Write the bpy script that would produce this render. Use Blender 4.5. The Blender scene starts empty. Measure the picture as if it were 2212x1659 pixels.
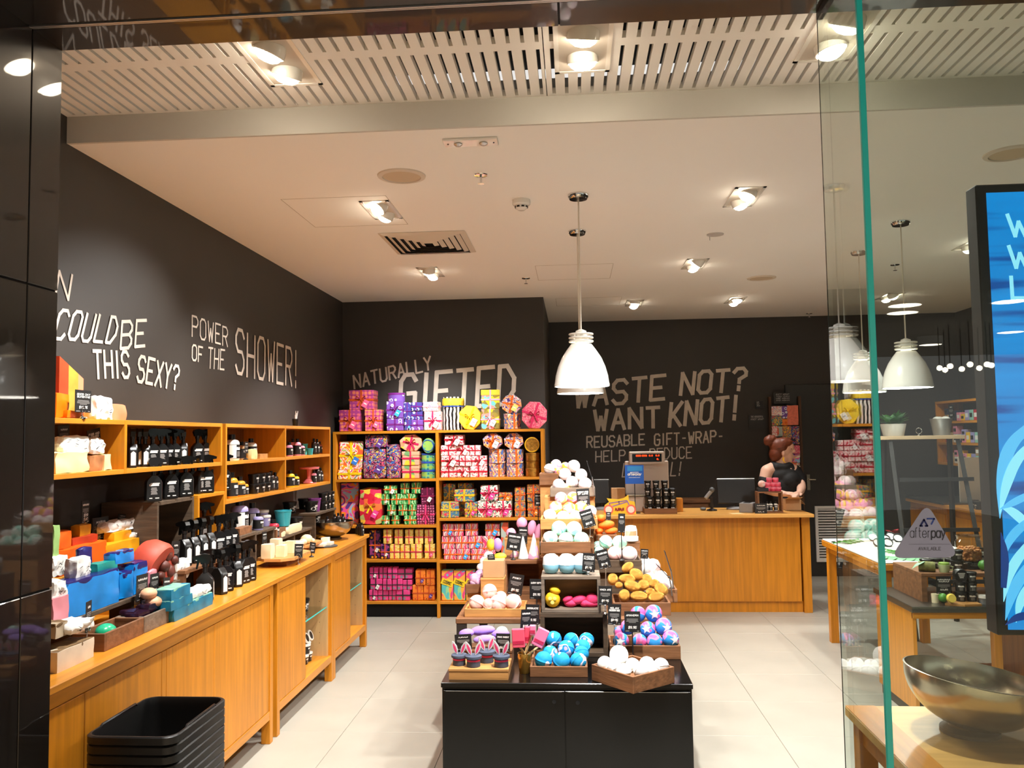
import bpy, bmesh, math, random
from mathutils import Vector, Matrix, noise
random.seed(7)
S = bpy.context.scene
COL = S.collection
PI = math.pi
# ------------------------------------------------------------------ camera
W, H = 2212, 1659
F, YAW, PIT, ROL, EYE = 1818.3, -0.071985, 0.062098, -0.014784, 1.6488
_f = Vector((math.sin(YAW)*math.cos(PIT), math.cos(YAW)*math.cos(PIT), math.sin(PIT)))
_r = Vector((math.cos(YAW), -math.sin(YAW), 0)); _u = _r.cross(_f)
_r, _u = _r*math.cos(ROL)+_u*math.sin(ROL), _u*math.cos(ROL)-_r*math.sin(ROL)
CAMP = Vector((0, 0, EYE))
cam = bpy.data.objects.new('camera', bpy.data.cameras.new('camera'))
COL.objects.link(cam)
cam.matrix_world = Matrix(((_r.x, _u.x, -_f.x, 0), (_r.y, _u.y, -_f.y, 0), (_r.z, _u.z, -_f.z, EYE), (0, 0, 0, 1)))
cam.data.sensor_width = 36; cam.data.lens = F/W*36; cam.data.clip_start = 0.05
S.camera = cam
# ------------------------------------------------------------------ world, exposure
S.view_settings.view_transform = 'Standard'; S.view_settings.look = 'None'
S.view_settings.gamma = 1; S.view_settings.use_curve_mapping = False
S.view_settings.exposure = 0.46
S.cycles.max_bounces = 6; S.cycles.diffuse_bounces = 4; S.cycles.glossy_bounces = 3; S.cycles.transmission_bounces = 4; S.cycles.transparent_max_bounces = 10
S.cycles.caustics_reflective = False; S.cycles.caustics_refractive = False; S.cycles.sample_clamp_indirect = 5; S.cycles.adaptive_threshold = 0.04
w = bpy.data.worlds.new('world'); S.world = w; w.use_nodes = True
w.node_tree.nodes['Background'].inputs[0].default_value = (1.0, 0.97, 0.93, 1)
w.node_tree.nodes['Background'].inputs[1].default_value = 0.62
HEAD_W = 98.0       # watts of one downlight head
FRONT_W = 100.0      # heads in the slotted ceiling
PEND_W = 26.0
MALL_FILL_W = 1100.0  # unseen fill spots, added to lift the shop ceiling
WARM = (1.0, 0.99, 0.97)

def at(px, py, **k):
    """pixel of the photograph -> point on the plane X=, Y= or Z="""
    d = (px-W/2)*_r-(py-H/2)*_u+F*_f
    (a, v), = k.items(); i = 'XYZ'.index(a)
    return CAMP+d*((v-CAMP[i])/d[i])

# ------------------------------------------------------------------ materials
def lin(c):
    return tuple(((x/255)/12.92 if x/255 <= 0.04045 else ((x/255+0.055)/1.055)**2.4) for x in c)+(1,)
M = {}
def mat(name, rgb=(128, 128, 128), rough=0.5, metal=0.0, var=0.0, scale=8.0, stretch=(1, 1, 1), bump=0.0, coat=0.0, emit=None, es=1.0, spec=0.5, sss=0.0):
    if name in M: return M[name]
    m = bpy.data.materials.new(name); m.use_nodes = True; nt = m.node_tree
    b = nt.nodes['Principled BSDF']; c = lin(rgb)
    b.inputs['Base Color'].default_value = c; b.inputs['Roughness'].default_value = rough
    b.inputs['Metallic'].default_value = metal; b.inputs['Coat Weight'].default_value = coat
    b.inputs['Specular IOR Level'].default_value = spec
    if emit:
        m.cycles.emission_sampling = 'NONE'; b.inputs['Emission Color'].default_value = lin(emit); b.inputs['Emission Strength'].default_value = es
    if var or bump:
        tc = nt.nodes.new('ShaderNodeTexCoord'); mp = nt.nodes.new('ShaderNodeMapping'); no = nt.nodes.new('ShaderNodeTexNoise')
        mp.inputs['Scale'].default_value = stretch; no.inputs['Scale'].default_value = scale; no.inputs['Detail'].default_value = 3
        nt.links.new(tc.outputs['Object'], mp.inputs[0]); nt.links.new(mp.outputs[0], no.inputs[0])
        if var:
            mr = nt.nodes.new('ShaderNodeMapRange'); mx = nt.nodes.new('ShaderNodeMix'); mx.data_type = 'RGBA'
            mr.inputs[1].default_value = 0.3; mr.inputs[2].default_value = 0.7
            nt.links.new(no.outputs[0], mr.inputs[0]); nt.links.new(mr.outputs[0], mx.inputs[0])
            mx.inputs[6].default_value = tuple(x*(1-var) for x in c[:3])+(1,)
            mx.inputs[7].default_value = tuple(min(1, x*(1+var)) for x in c[:3])+(1,)
            nt.links.new(mx.outputs[2], b.inputs['Base Color'])
        if bump:
            bp = nt.nodes.new('ShaderNodeBump'); bp.inputs['Strength'].default_value = bump; bp.inputs['Distance'].default_value = 0.01
            nt.links.new(no.outputs[0], bp.inputs['Height']); nt.links.new(bp.outputs[0], b.inputs['Normal'])
    M[name] = m
    return m

def pat(name, kind, cols, scale=20.0, rough=0.4, dist=1.5, thr=0.35, rnd=0.6, extra=None):
    """printed paper: kind blobs / cells / dots / swirl; cols are sRGB, split evenly"""
    if name in M: return M[name]
    m = bpy.data.materials.new(name); m.use_nodes = True; nt = m.node_tree; b = nt.nodes['Principled BSDF']
    b.inputs['Roughness'].default_value = rough
    tc = nt.nodes.new('ShaderNodeTexCoord'); src = tc.outputs['Object']
    ramp = nt.nodes.new('ShaderNodeValToRGB'); cr = ramp.color_ramp; cr.interpolation = 'CONSTANT'
    def fill(pos):
        while len(cr.elements) < len(cols): cr.elements.new(0.5)
        for e, p_, c in zip(cr.elements, pos, cols): e.position = p_
        for e, c in zip(cr.elements, cols): e.color = lin(c)
    n = len(cols)
    if kind == 'blobs':
        t = nt.nodes.new('ShaderNodeTexNoise'); t.inputs['Scale'].default_value = scale; t.inputs['Detail'].default_value = 1.0
        t.inputs['Distortion'].default_value = dist; out = t.outputs[0]
        fill([0]+[0.32+0.36*i/(n-1) for i in range(1, n)])
    elif kind == 'cells':
        t = nt.nodes.new('ShaderNodeTexVoronoi'); t.inputs['Scale'].default_value = scale; t.inputs['Randomness'].default_value = rnd
        sp = nt.nodes.new('ShaderNodeSeparateColor'); nt.links.new(t.outputs['Color'], sp.inputs[0]); out = sp.outputs[0]
        fill([i/n for i in range(n)])
    elif kind == 'dots':
        t = nt.nodes.new('ShaderNodeTexVoronoi'); t.inputs['Scale'].default_value = scale; t.inputs['Randomness'].default_value = rnd
        out = t.outputs['Distance']; fill([0]+[thr+0.16*(i-1) for i in range(1, n)])
    else:
        t = nt.nodes.new('ShaderNodeTexWave'); t.inputs['Scale'].default_value = scale; t.inputs['Distortion'].default_value = dist*4
        t.inputs['Detail Scale'].default_value = 1.5; out = t.outputs['Fac']; fill([i/n for i in range(n)])
    nt.links.new(src, t.inputs['Vector']); nt.links.new(out, ramp.inputs[0])
    nt.links.new(ramp.outputs[0], b.inputs['Base Color'])
    M[name] = m
    return m

def glassmat(name, tint, rough=0.0, ior=1.5):
    if name in M: return M[name]
    m = bpy.data.materials.new(name); m.use_nodes = True; nt = m.node_tree; nt.nodes.clear()
    o = nt.nodes.new('ShaderNodeOutputMaterial'); mx = nt.nodes.new('ShaderNodeMixShader'); fr = nt.nodes.new('ShaderNodeFresnel')
    tr = nt.nodes.new('ShaderNodeBsdfTransparent'); gl = nt.nodes.new('ShaderNodeBsdfGlossy')
    ge = nt.nodes.new('ShaderNodeNewGeometry'); mr = nt.nodes.new('ShaderNodeMapRange')
    mr.inputs[3].default_value = ior; mr.inputs[4].default_value = 1/ior
    nt.links.new(ge.outputs['Backfacing'], mr.inputs[0]); nt.links.new(mr.outputs[0], fr.inputs[0]); tr.inputs[0].default_value = tint; gl.inputs['Roughness'].default_value = rough
    nt.links.new(fr.outputs[0], mx.inputs[0]); nt.links.new(tr.outputs[0], mx.inputs[1]); nt.links.new(gl.outputs[0], mx.inputs[2])
    nt.links.new(mx.outputs[0], o.inputs[0]); M[name] = m
    return m

wood = mat('honey_wood', (202, 128, 26), 0.38, var=0.16, scale=3.0, stretch=(14, 14, 0.8))
woodh = mat('honey_wood_top', (206, 134, 40), 0.33, var=0.16, scale=3.0, stretch=(14, 0.8, 14))
woodx = mat('honey_wood_cross', (202, 128, 28), 0.4, var=0.14, scale=3.0, stretch=(0.8, 14, 14))
woodin = mat('pale_veneer', (196, 160, 108), 0.5, var=0.1, scale=3.0, stretch=(14, 14, 1))
crate_m = mat('crate_brown', (128, 84, 50), 0.7, var=0.3, scale=5.0, stretch=(1, 6, 8), bump=0.3)
crate_d = mat('crate_dark', (84, 66, 48), 0.75, var=0.35, scale=5.0, stretch=(1, 5, 8), bump=0.3)
crate_l = mat('crate_light', (196, 140, 78), 0.6, var=0.2, scale=5.0, stretch=(1, 6, 8), bump=0.15)
crate_g = mat('crate_grey', (120, 104, 88), 0.75, var=0.25, scale=5.0, stretch=(1, 6, 8), bump=0.3)
wallm = mat('charcoal_paint', (52, 47, 42), 0.6, var=0.06, scale=2.0)
white = mat('white_paint', (236, 230, 220), 0.5)
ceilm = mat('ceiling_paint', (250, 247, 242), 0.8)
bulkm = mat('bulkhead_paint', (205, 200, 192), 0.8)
tilem = mat('floor_tile', (168, 163, 150), 0.42, var=0.05, scale=3.0)
grout = mat('grout', (120, 108, 92), 0.9)
metal_d = mat('bronze_metal', (34, 28, 22), 0.34, metal=0.7, var=0.12, scale=4.0, coat=0.5)
steel = mat('brushed_steel', (190, 178, 160), 0.22, metal=1.0, var=0.08, scale=6.0)
chrome = mat('chrome', (220, 220, 220), 0.12, metal=1.0)
alu = mat('aluminium', (190, 188, 184), 0.35, metal=0.9)
blackp = mat('black_plastic', (20, 19, 19), 0.32)
blackm = mat('matt_black', (24, 22, 21), 0.55)
gloss = mat('black_gloss', (14, 13, 12), 0.16, spec=0.4)
void = mat('dark_void', (14, 11, 9), 0.9)
cardm = mat('card_black', (22, 20, 20), 0.55)
ink = mat('card_ink', (232, 228, 222), 0.6)
grey_ink = mat('grey_ink', (150, 146, 142), 0.6)
chalk = mat('wall_lettering', (208, 196, 182), 0.7, var=0.12, scale=9.0)
paper = mat('crumpled_paper', (238, 234, 226), 0.7, var=0.04)
cardboard = mat('cardboard', (190, 148, 104), 0.8, var=0.06)
lens = mat('lamp_lens', (255, 250, 240), 0.4, emit=(255, 240, 214), es=26.0)
enamel = mat('white_enamel', (240, 236, 228), 0.22, coat=0.4)
glass = glassmat('pane_glass', (0.90, 0.955, 0.925, 1))
clear = glassmat('clear_glass', (0.93, 0.96, 0.95, 1))
teal = mat('glass_edge_teal', (50, 214, 206), 0.3)

# ------------------------------------------------------------------ mesh helpers
class MB:
    def __init__(s): s.v = []; s.f = []
    def add(s, vs, fs, m=None):
        o = len(s.v); s.v += [tuple(m @ Vector(q)) if m else tuple(q) for q in vs]; s.f += [tuple(i+o for i in q) for q in fs]; return s
    def box(s, x0, x1, y0, y1, z0, z1, b=0.0, m=None):
        if b <= 0:
            return s.add([(x0,y0,z0),(x1,y0,z0),(x1,y1,z0),(x0,y1,z0),(x0,y0,z1),(x1,y0,z1),(x1,y1,z1),(x0,y1,z1)],
                         [(0,3,2,1),(4,5,6,7),(0,1,5,4),(1,2,6,5),(2,3,7,6),(3,0,4,7)], m)
        b = min(b, (x1-x0)*.45, (y1-y0)*.45, (z1-z0)*.45)
        V = []; idx = {}
        for i, x in enumerate((x0, x1)):
            for j, y in enumerate((y0, y1)):
                for k, z in enumerate((z0, z1)):
                    dx, dy, dz = (b, -b)[i], (b, -b)[j], (b, -b)[k]
                    idx[i,j,k] = len(V); V += [(x, y+dy, z+dz), (x+dx, y, z+dz), (x+dx, y+dy, z)]
        Fs = []
        def q(*a): Fs.append(tuple(idx[c]+n for c, n in a))
        for i in (0, 1):
            o = [(i,0,0),(i,0,1),(i,1,1),(i,1,0)] if i == 0 else [(i,0,0),(i,1,0),(i,1,1),(i,0,1)]; q(*[(c, 0) for c in o])
            o = [(0,i,0),(1,i,0),(1,i,1),(0,i,1)] if i == 0 else [(0,i,0),(0,i,1),(1,i,1),(1,i,0)]; q(*[(c, 1) for c in o])
            o = [(0,0,i),(0,1,i),(1,1,i),(1,0,i)] if i == 0 else [(0,0,i),(1,0,i),(1,1,i),(0,1,i)]; q(*[(c, 2) for c in o])
        for i in (0, 1):
            for j in (0, 1):
                q(((i,j,0),0),((i,j,0),1),((i,j,1),1),((i,j,1),0))
                q(((i,0,j),0),((i,0,j),2),((i,1,j),2),((i,1,j),0))
                q(((0,i,j),1),((0,i,j),2),((1,i,j),2),((1,i,j),1))
        for c in idx: q((c,0),(c,1),(c,2))
        return s.add(V, Fs, m)
    def lathe(s, prof, n=20, m=None, cx=0, cy=0, cap=True):
        V = []; Fs = []
        for r, z in prof:
            for i in range(n):
                a = 2*PI*i/n; V.append((cx+r*math.cos(a), cy+r*math.sin(a), z))
        for k in range(len(prof)-1):
            for i in range(n):
                j = (i+1) % n; Fs.append((k*n+i, k*n+j, (k+1)*n+j, (k+1)*n+i))
        if cap:
            if prof[0][0] > 1e-5: Fs.append(tuple(range(n-1, -1, -1)))
            if prof[-1][0] > 1e-5: Fs.append(tuple((len(prof)-1)*n+i for i in range(n)))
        return s.add(V, Fs, m)
    def prism(s, poly, z0, z1, m=None):
        n = len(poly); V = [(x, y, z0) for x, y in poly]+[(x, y, z1) for x, y in poly]
        return s.add(V, [tuple(range(n-1, -1, -1)), tuple(range(n, 2*n))]+[(i, (i+1) % n, n+(i+1) % n, n+i) for i in range(n)], m)
    def tube(s, pts, r, n=8, m=None, r1=None):
        pts = [Vector(q) for q in pts]; V = []; Fs = []; K = len(pts)
        for k, q in enumerate(pts):
            d = (pts[min(k+1, K-1)]-pts[max(k-1, 0)]).normalized()
            a = d.cross(Vector((0, 0, 1)));
            if a.length < 1e-3: a = d.cross(Vector((0, 1, 0)))
            a.normalize(); b_ = d.cross(a); rr = r if r1 is None else r+(r1-r)*k/(K-1)
            for i in range(n):
                t = 2*PI*i/n; V.append(q+a*rr*math.cos(t)+b_*rr*math.sin(t))
        for k in range(K-1):
            for i in range(n):
                j = (i+1) % n; Fs.append((k*n+i, k*n+j, (k+1)*n+j, (k+1)*n+i))
        Fs += [tuple(range(n-1, -1, -1)), tuple((K-1)*n+i for i in range(n))]
        return s.add(V, Fs, m)
    def sphere(s, r, c=(0, 0, 0), nu=16, nv=10, m=None, sz=1.0):
        prof = [(max(1e-6, r*math.sin(PI*k/nv)), c[2]-sz*r*math.cos(PI*k/nv)) for k in range(nv+1)]
        return s.lathe(prof, nu, m, c[0], c[1], False)
    def rough(s, amp, freq, seed=0):
        o = Vector((seed*3.1, seed*1.7, seed*.9))
        s.v = [tuple(Vector(q)+noise.noise_vector(Vector(q)*freq+o)*amp) for q in s.v]; return s
    def mesh(s, name, ma, smooth=None):
        me = bpy.data.meshes.new(name); me.from_pydata(s.v, [], s.f); me.materials.append(ma)
        if smooth:
            me.polygons.foreach_set('use_smooth', [True]*len(me.polygons))
            if smooth < 179: me.set_sharp_from_angle(angle=math.radians(smooth))
        me.update(); return me
    def build(s, name, ma, parent=None, smooth=None, loc=None, rz=0):
        o = bpy.data.objects.new(name, s.mesh(name, ma, smooth)); COL.objects.link(o)
        if parent: o.parent = parent
        if loc is not None: o.location = loc
        o.rotation_euler[2] = rz
        return o
def grid_box(x0, x1, y0, y1, z0, z1, n=5, b=0.0):
    """a box with subdivided, rounded sides, for crumpled or lumpy things"""
    bm = bmesh.new(); bmesh.ops.create_cube(bm, size=2)
    bmesh.ops.subdivide_edges(bm, edges=bm.edges[:], cuts=n, use_grid_fill=True)
    mb = MB(); bm.verts.ensure_lookup_table()
    for v in bm.verts:
        q = v.co.copy(); sph = q.normalized()*1.28; q = q.lerp(sph, b)
        mb.v.append((x0+(x1-x0)*(q.x+1)/2, y0+(y1-y0)*(q.y+1)/2, z0+(z1-z0)*(q.z+1)/2))
    mb.f = [tuple(v.index for v in f.verts) for f in bm.faces]; bm.free()
    return mb
def tag(o, label, cat, group=None):
    o['label'] = label; o['category'] = cat
    if group: o['group'] = group
    return o
def thing(name, label, cat, loc=(0, 0, 0), rz=0, group=None):
    o = bpy.data.objects.new(name, None); COL.objects.link(o); o.location = loc; o.rotation_euler[2] = rz; o.empty_display_size = 0.05
    return tag(o, label, cat, group)
def struct(o):
    o['kind'] = 'structure'; return o
def dup(root, loc, rz=None, label=None, group=None, sc=None, swap=None):
    def cp(o, par):
        c = o.copy(); COL.objects.link(c); c.parent = par
        if swap and o.type == 'MESH' and o.data.materials[0].name in swap:
            c.material_slots[0].link = 'OBJECT'; c.material_slots[0].material = swap[o.data.materials[0].name]
        for ch in o.children: cp(ch, c)
        return c
    r = cp(root, None); r.location = loc
    if rz is not None: r.rotation_euler[2] = rz
    if sc is not None: r.scale = sc if hasattr(sc, '__len__') else (sc, sc, sc)
    if label: r['label'] = label
    if group: r['group'] = group
    return r
PROTO = {}
def proto(key, fn, loc, rz, label, cat, group=None, sc=None, swap=None):
    """first call builds, later calls copy the thing with its parts"""
    if key not in PROTO:
        r = fn(); PROTO[key] = r
        for o in [r]+list(r.children_recursive): pass
        r.location = loc; r.rotation_euler[2] = rz
        if sc is not None: r.scale = sc if hasattr(sc, '__len__') else (sc, sc, sc)
        tag(r, label, cat, group)
        if swap:
            for o in [r]+list(r.children_recursive):
                if o.type == 'MESH' and o.data.materials[0].name in swap:
                    o.material_slots[0].link = 'OBJECT'; o.material_slots[0].material = swap[o.data.materials[0].name]
        return r
    src = PROTO[key]
    r = dup(src, loc, rz, label, group, sc if sc is not None else 1.0, None)
    for a, b_ in zip([src]+list(src.children_recursive), [r]+list(r.children_recursive)):
        if b_.type == 'MESH':
            nm = b_.data.materials[0].name
            if swap and nm in swap: b_.material_slots[0].link = 'OBJECT'; b_.material_slots[0].material = swap[nm]
            else: b_.material_slots[0].link = 'DATA'
    r['category'] = cat
    if not group and 'group' in r: del r['group']
    return r
ORD = ['first', 'second', 'third', 'fourth', 'fifth', 'sixth', 'seventh', 'eighth', 'ninth', 'tenth', 'eleventh', 'twelfth']
def nth(i, n, a='left', b_='right'):
    if n == 1: return 'only one'
    if i == 0: return a+'most'
    if i == n-1: return b_+'most'
    if n == 3: return 'middle one'
    return ORD[i]+' from '+a
# hand-lettering: strokes on a 4 x 6 grid
GL = {'A':'00 26 40;12 32','B':'00 06 36 45 44 33 03;33 42 41 30 00','C':'45 36 16 05 01 10 30 41','D':'00 06 26 44 42 20 00','E':'40 00 06 46;03 33','F':'00 06 46;03 33',
'G':'45 36 16 05 01 10 30 41 43 23','H':'00 06;40 46;03 43','I':'20 26','J':'36 31 20 10 01','K':'00 06;46 02;13 40','L':'06 00 40','M':'00 06 23 46 40','N':'00 06 40 46',
'O':'16 05 01 10 30 41 45 36 16','P':'00 06 36 45 44 33 03','Q':'16 05 01 10 30 41 45 36 16;22 40','R':'00 06 36 45 44 33 03;23 40','S':'45 36 16 05 04 13 33 42 41 30 10 01','T':'20 26;06 46',
'U':'06 01 10 30 41 46','V':'06 20 46','W':'06 10 24 30 46','X':'00 46;06 40','Y':'23 06;20 23 46','Z':'06 46 00 40','0':'16 05 01 10 30 41 45 36 16','1':'15 26 20','2':'05 16 36 45 44 00 40',
'3':'05 16 36 45 44 33 42 41 30 10 01','4':'30 36 02 42','5':'46 06 03 33 42 41 30 10 01','6':'36 05 01 10 30 41 42 33 02','7':'06 46 10','8':'13 04 05 16 36 45 44 33 13 02 01 10 30 41 42 33','9':'10 41 45 36 16 05 04 13 43',
'$':'45 36 16 05 04 13 33 42 41 30 10 01;2Z 27','.':'10 20','!':'22 26;20 21','?':'05 16 36 45 44 23 22;20 21','-':'13 33','/':'00 46','&':'40 05 16 25 01 10 42',"'":'26 25','~':'01 16 22 35 40','^':'00 26 21 46 41',
'a':'44 40;43 34 14 03 01 10 30 41','f':'10 15 26 36;04 24','t':'16 11 20 30;04 34','e':'02 42 43 34 14 03 01 10 30 41','r':'10 14;13 24 34','p':'0Z 04;03 14 34 43 41 30 10 01','y':'04 20;44 1Z'}
def letters(txt, o, ux, uy, wd, mb, off, slant=0.0, jit=0.0, gap=1.9):
    """ribbon strokes of txt; o = lower left point, ux = full width vector, uy = height vector, wd = stroke width"""
    cwf = lambda c: 0.55 if c in 'I.!\'' else 0.6 if c == ' ' else 0.7 if c in 'ftr' else 1
    n = sum(cwf(c) for c in txt)
    tot = n*4+(len(txt)-1)*gap; x = 0
    on = off.normalized(); k = 0
    for c in txt:
        cw = cwf(c)
        jy = random.uniform(-jit, jit)
        for st in (GL.get(c, '').split(';') if c in GL else []):
            pts = []
            for t in st.split():
                gx = int(t[0])*cw if cw in (1, 0.7) else (int(t[0])-2)+2*cw; gy = -1.3 if t[1] == 'Z' else int(t[1])
                pts.append(o+ux*((x+gx+slant*gy)/tot)+uy*((gy/6)+jy))
            for a, b_ in zip(pts, pts[1:]):
                d = b_-a
                if d.length < 1e-6: continue
                d.normalize(); nn = on.cross(d)*(wd/2); e = d*(wd*.32); k += 1; off = off+on*(wd*.004)
                mb.add([a-e-nn+off, b_+e-nn+off, b_+e+nn+off, a-e+nn+off], [(0, 1, 2, 3)])
        x += 4*cw+gap
    return mb
# ================================================================== the setting
XL, YG, YB, ZC, XR = -2.26, 8.14, 10.0, 3.0, 4.42
fl = struct(MB().box(XL-.1, XR+.1, -4, YB+.1, -.06, -.004).build('floor', grout))
tm = MB().box(-.2988, .2988, -.2988, .2988, -.012, 0, .0015).mesh('tile', tilem)
for i in range(-3, 11):
    for j in range(-7, 8):
        c = Vector((-1.3257+.6*i+.3, 5.979+.6*j+.3, 0))
        d = c-CAMP; z = d.dot(_f); px = W/2+F*d.dot(_r)/z; py = H/2-F*d.dot(_u)/z
        m = 420*2.4/z
        if c.y < 1.5 or px < -m or px > W+m or py > H+m*1.2 or c.x > XR+.3: continue
        t = bpy.data.objects.new('tile', tm); COL.objects.link(t); t.parent = fl; t.location = c
mfl = struct(MB().box(-6, 8, -14, 2.3, -.05, -.013).build('floor_mall', tilem))
struct(MB().box(XL-.1, XL, 1.0, YG+.1, 0, 3.5).build('wall_left', wallm))
struct(MB().box(XL, -.27, YG, YG+.1, 0, ZC+.1).build('wall_gift_shelves', wallm))
struct(MB().box(-.37, -.27, YG+.1, YB, 0, ZC+.1).build('wall_return', wallm))
struct(MB().box(-.37, XR+.1, YB, YB+.1, 0, ZC+.1).build('wall_back', wallm))
struct(MB().box(XR, XR+.1, 2.0, YB, 0, ZC+.3).build('wall_right', wallm))
struct(MB().box(XL-.1, XR+.1, 3.59, YB+.1, ZC, ZC+.08).build('ceiling', ceilm))
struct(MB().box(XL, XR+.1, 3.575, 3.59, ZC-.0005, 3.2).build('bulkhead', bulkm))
# slotted ceiling: panels with real slots, a dark void above
pitch = .0540; x0 = -.0865
for k, (pa, pb, xe) in enumerate(((-2.26, x0-.002, XL), (x0+.002, XR, XR))):
    mb = MB(); zb, zt = 3.122, 3.15
    for ya, yb in ((3.555, 3.575), (3.068, 3.129)): mb.box(pa, pb, ya, yb, zb, zt)
    i0 = math.ceil((pa-.107)/pitch); xs = []
    x = .107+i0*pitch
    while x < pb: xs.append(x); x += pitch
    for ya, yb in ((2.54, 3.068), (3.129, 3.555)):
        e = [pa]+[q for x in xs for q in (x-.0075, x+.0075)]+[pb]
        for a, b in zip(e[::2], e[1::2]):
            if b > a: mb.box(a, b, ya, yb, zb, zt)
    mb.box(pa, pb, 2.4, 2.54, zb, zt)
    struct(mb.build('ceiling_slotted_panel', ceilm))
struct(MB().box(XL, XR, 2.3, 3.57, 3.24, 3.26).build('ceiling_void', void))
# shopfront: bronze jamb, soffit, track, glass
JX, JY, SZ = -1.613, 2.52, 2.905
jb = struct(MB().box(JX-.66, JX-.006, .9, JY-.004, 0, SZ+.3).build('shopfront_jamb', void))
for za, zb in ((0, 1.2), (1.206, 2.122), (2.128, SZ+.3)):
    for ya, yb in ((.9, 2.370), (2.374, JY)):
        MB().box(JX-.03, JX, ya, yb, za, zb, .002).build('metal_panel', metal_d, jb)
    MB().box(JX-.66, JX-.034, JY-.004, JY, za, zb).build('metal_panel', metal_d, jb)
    MB().box(JX-.66, JX-.034, .87, .9, za, zb).build('metal_panel', metal_d, jb)
so = struct(MB().box(JX-.66, XR, .9, JY-.003, SZ+.004, SZ+.3).build('shopfront_soffit', void))
for xa, xb in ((JX-.03, -.022), (-.018, XR)):
    MB().box(xa, xb, 2.375, JY, SZ, SZ+.24, .002).build('metal_panel', metal_d, so)
    MB().box(xa, xb, .9, 2.350, SZ, SZ+.24, .002).build('metal_panel', metal_d, so)
MB().box(JX, XR, 2.353, 2.360, SZ-.004, SZ+.02).box(JX, XR, 2.366, 2.371, SZ-.002, SZ+.02).build('track', alu, so)
GX, GY = .761, 2.18
wn = struct(MB().box(GX-.0075, GX+.0075, GY+.012, JY, 0, SZ).build('window_1', glass))
MB().box(GX-.0075, GX+.0075, GY, GY+.0115, 0, SZ, .001).build('glass_edge', teal, wn)
MB().box(GX-.009, GX+.009, GY, JY, SZ-.02, SZ).build('seal', blackm, wn)
MB().box(GX-.0078, GX-.0056, JY, JY+.002, 0, SZ).build('edge_strip', mat('edge_dark', (40, 52, 48), .2), wn)
struct(MB().box(GX+.008, XR, GY, GY+.012, 0, SZ).build('window_2', glass))
# ceiling access panels, seams
for (a, b, c, d) in ((-1.62, -1.02, 4.56, 5.2), (-.28, .34, 6.62, 7.25), (-.15, .5, 8.25, 8.75)):
    mb = MB(); t = .002
    for r in ((a, b, c, c+t), (a, b, d-t, d), (a, a+t, c, d), (b-t, b, c, d)): mb.box(r[0], r[1], r[2], r[3], ZC-.0008, ZC+.001)
    struct(mb.build('ceiling_access_panel', mat('seam', (150, 130, 108), .8)))
# back door with handle, white grille
dr = struct(MB().box(2.46, 3.30, YB-.03, YB-.002, 0, 2.2, .004).build('door_1', mat('door_paint', (44, 42, 38), .45)))
hp = MB().box(-.022, .022, -.012, 0, -.09, .09, .004).build('handle_plate', steel, dr, loc=at(1746, 1042, Y=YB-.032))
MB().tube([(0, -.012, .035), (0, -.05, .035), (.07, -.055, .033)], .008).build('lever', steel, hp, 30)
g0, g1 = at(1763, 1213, Y=YB-.03), at(1863, 1092, Y=YB-.03)
gr = thing('louvre_grille', 'white louvred vent grille low on the dark back wall', 'vent', (g0.x, YB-.034, g0.z))
gw, gh = g1.x-g0.x, g1.z-g0.z
fr = MB()
for a in ((0, .03, 0, gh), (gw-.03, gw, 0, gh), (.03, gw-.03, 0, .03), (.03, gw-.03, gh-.03, gh)): fr.box(a[0], a[1], -.03, 0, a[2], a[3])
fr.build('frame', enamel, gr)
MB().box(.02, gw-.02, -.004, .0, .02, gh-.02).build('backing', blackm, gr)
sl = MB().box(0, gw-.06, -.024, .0, -.002, .002, m=Matrix.Rotation(.7, 4, 'X')).mesh('slat', enamel)
for k in range(19):
    o = bpy.data.objects.new('slat', sl); COL.objects.link(o); o.parent = gr; o.location = (.03, -.008, .045+k*(gh-.08)/18)
# ------------------------------------------------------------------ lettering on the walls
def wtext(txt, ll, lr, ul, wd, X=None, Y=None, m=chalk, slant=.12, gap=1.7):
    pl = {'X': X} if X is not None else {'Y': Y}
    o, a, b = at(*ll, **pl), at(*lr, **pl), at(*ul, **pl)
    off = Vector((.003, 0, 0)) if X is not None else Vector((0, -.003, 0))
    return letters(txt, o, a-o, b-o, wd, MB(), off, slant, .02, gap)
def wsign(name, label, words, **k):
    t = thing(name, label, 'lettering')
    for wd in words: wtext(*wd, **k).build('word', chalk, t)
    return t
XW = XL+.0005
wsign('wall_lettering', 'white hand-painted words COULD BE THIS SEXY on the dark left wall',
      [('N', (118, 640), (146, 647), (122, 584), .014), ('COULD', (114, 730), (244, 741), (126, 668), .016), ('BE', (259, 752), (311, 747), (259, 694), .017),
       ('THIS', (203, 816), (278, 814), (197, 757), .018), ('SEXY?', (294, 823), (381, 842), (298, 768), .018)], X=XW)
wsign('wall_lettering', 'white hand-painted words POWER OF THE SHOWER on the left wall',
      [('POWER', (414, 727), (490, 748), (412, 682), .012), ('OF', (414, 778), (436, 782), (413, 745), .012), ('THE', (448, 794), (483, 798), (448, 750), .012),
       ('SHOWER!', (508, 806), (640, 836), (506, 710), .024)], X=XW)
wsign('wall_lettering', 'white hand-painted words NATURALLY GIFTED above the gift shelves',
      [('NATURALLY', (766, 839), (932, 798), (761, 812), .018), ('GIFTED', (863, 893), (1108, 872), (862, 812), .042)], Y=YG-.0005)
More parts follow.
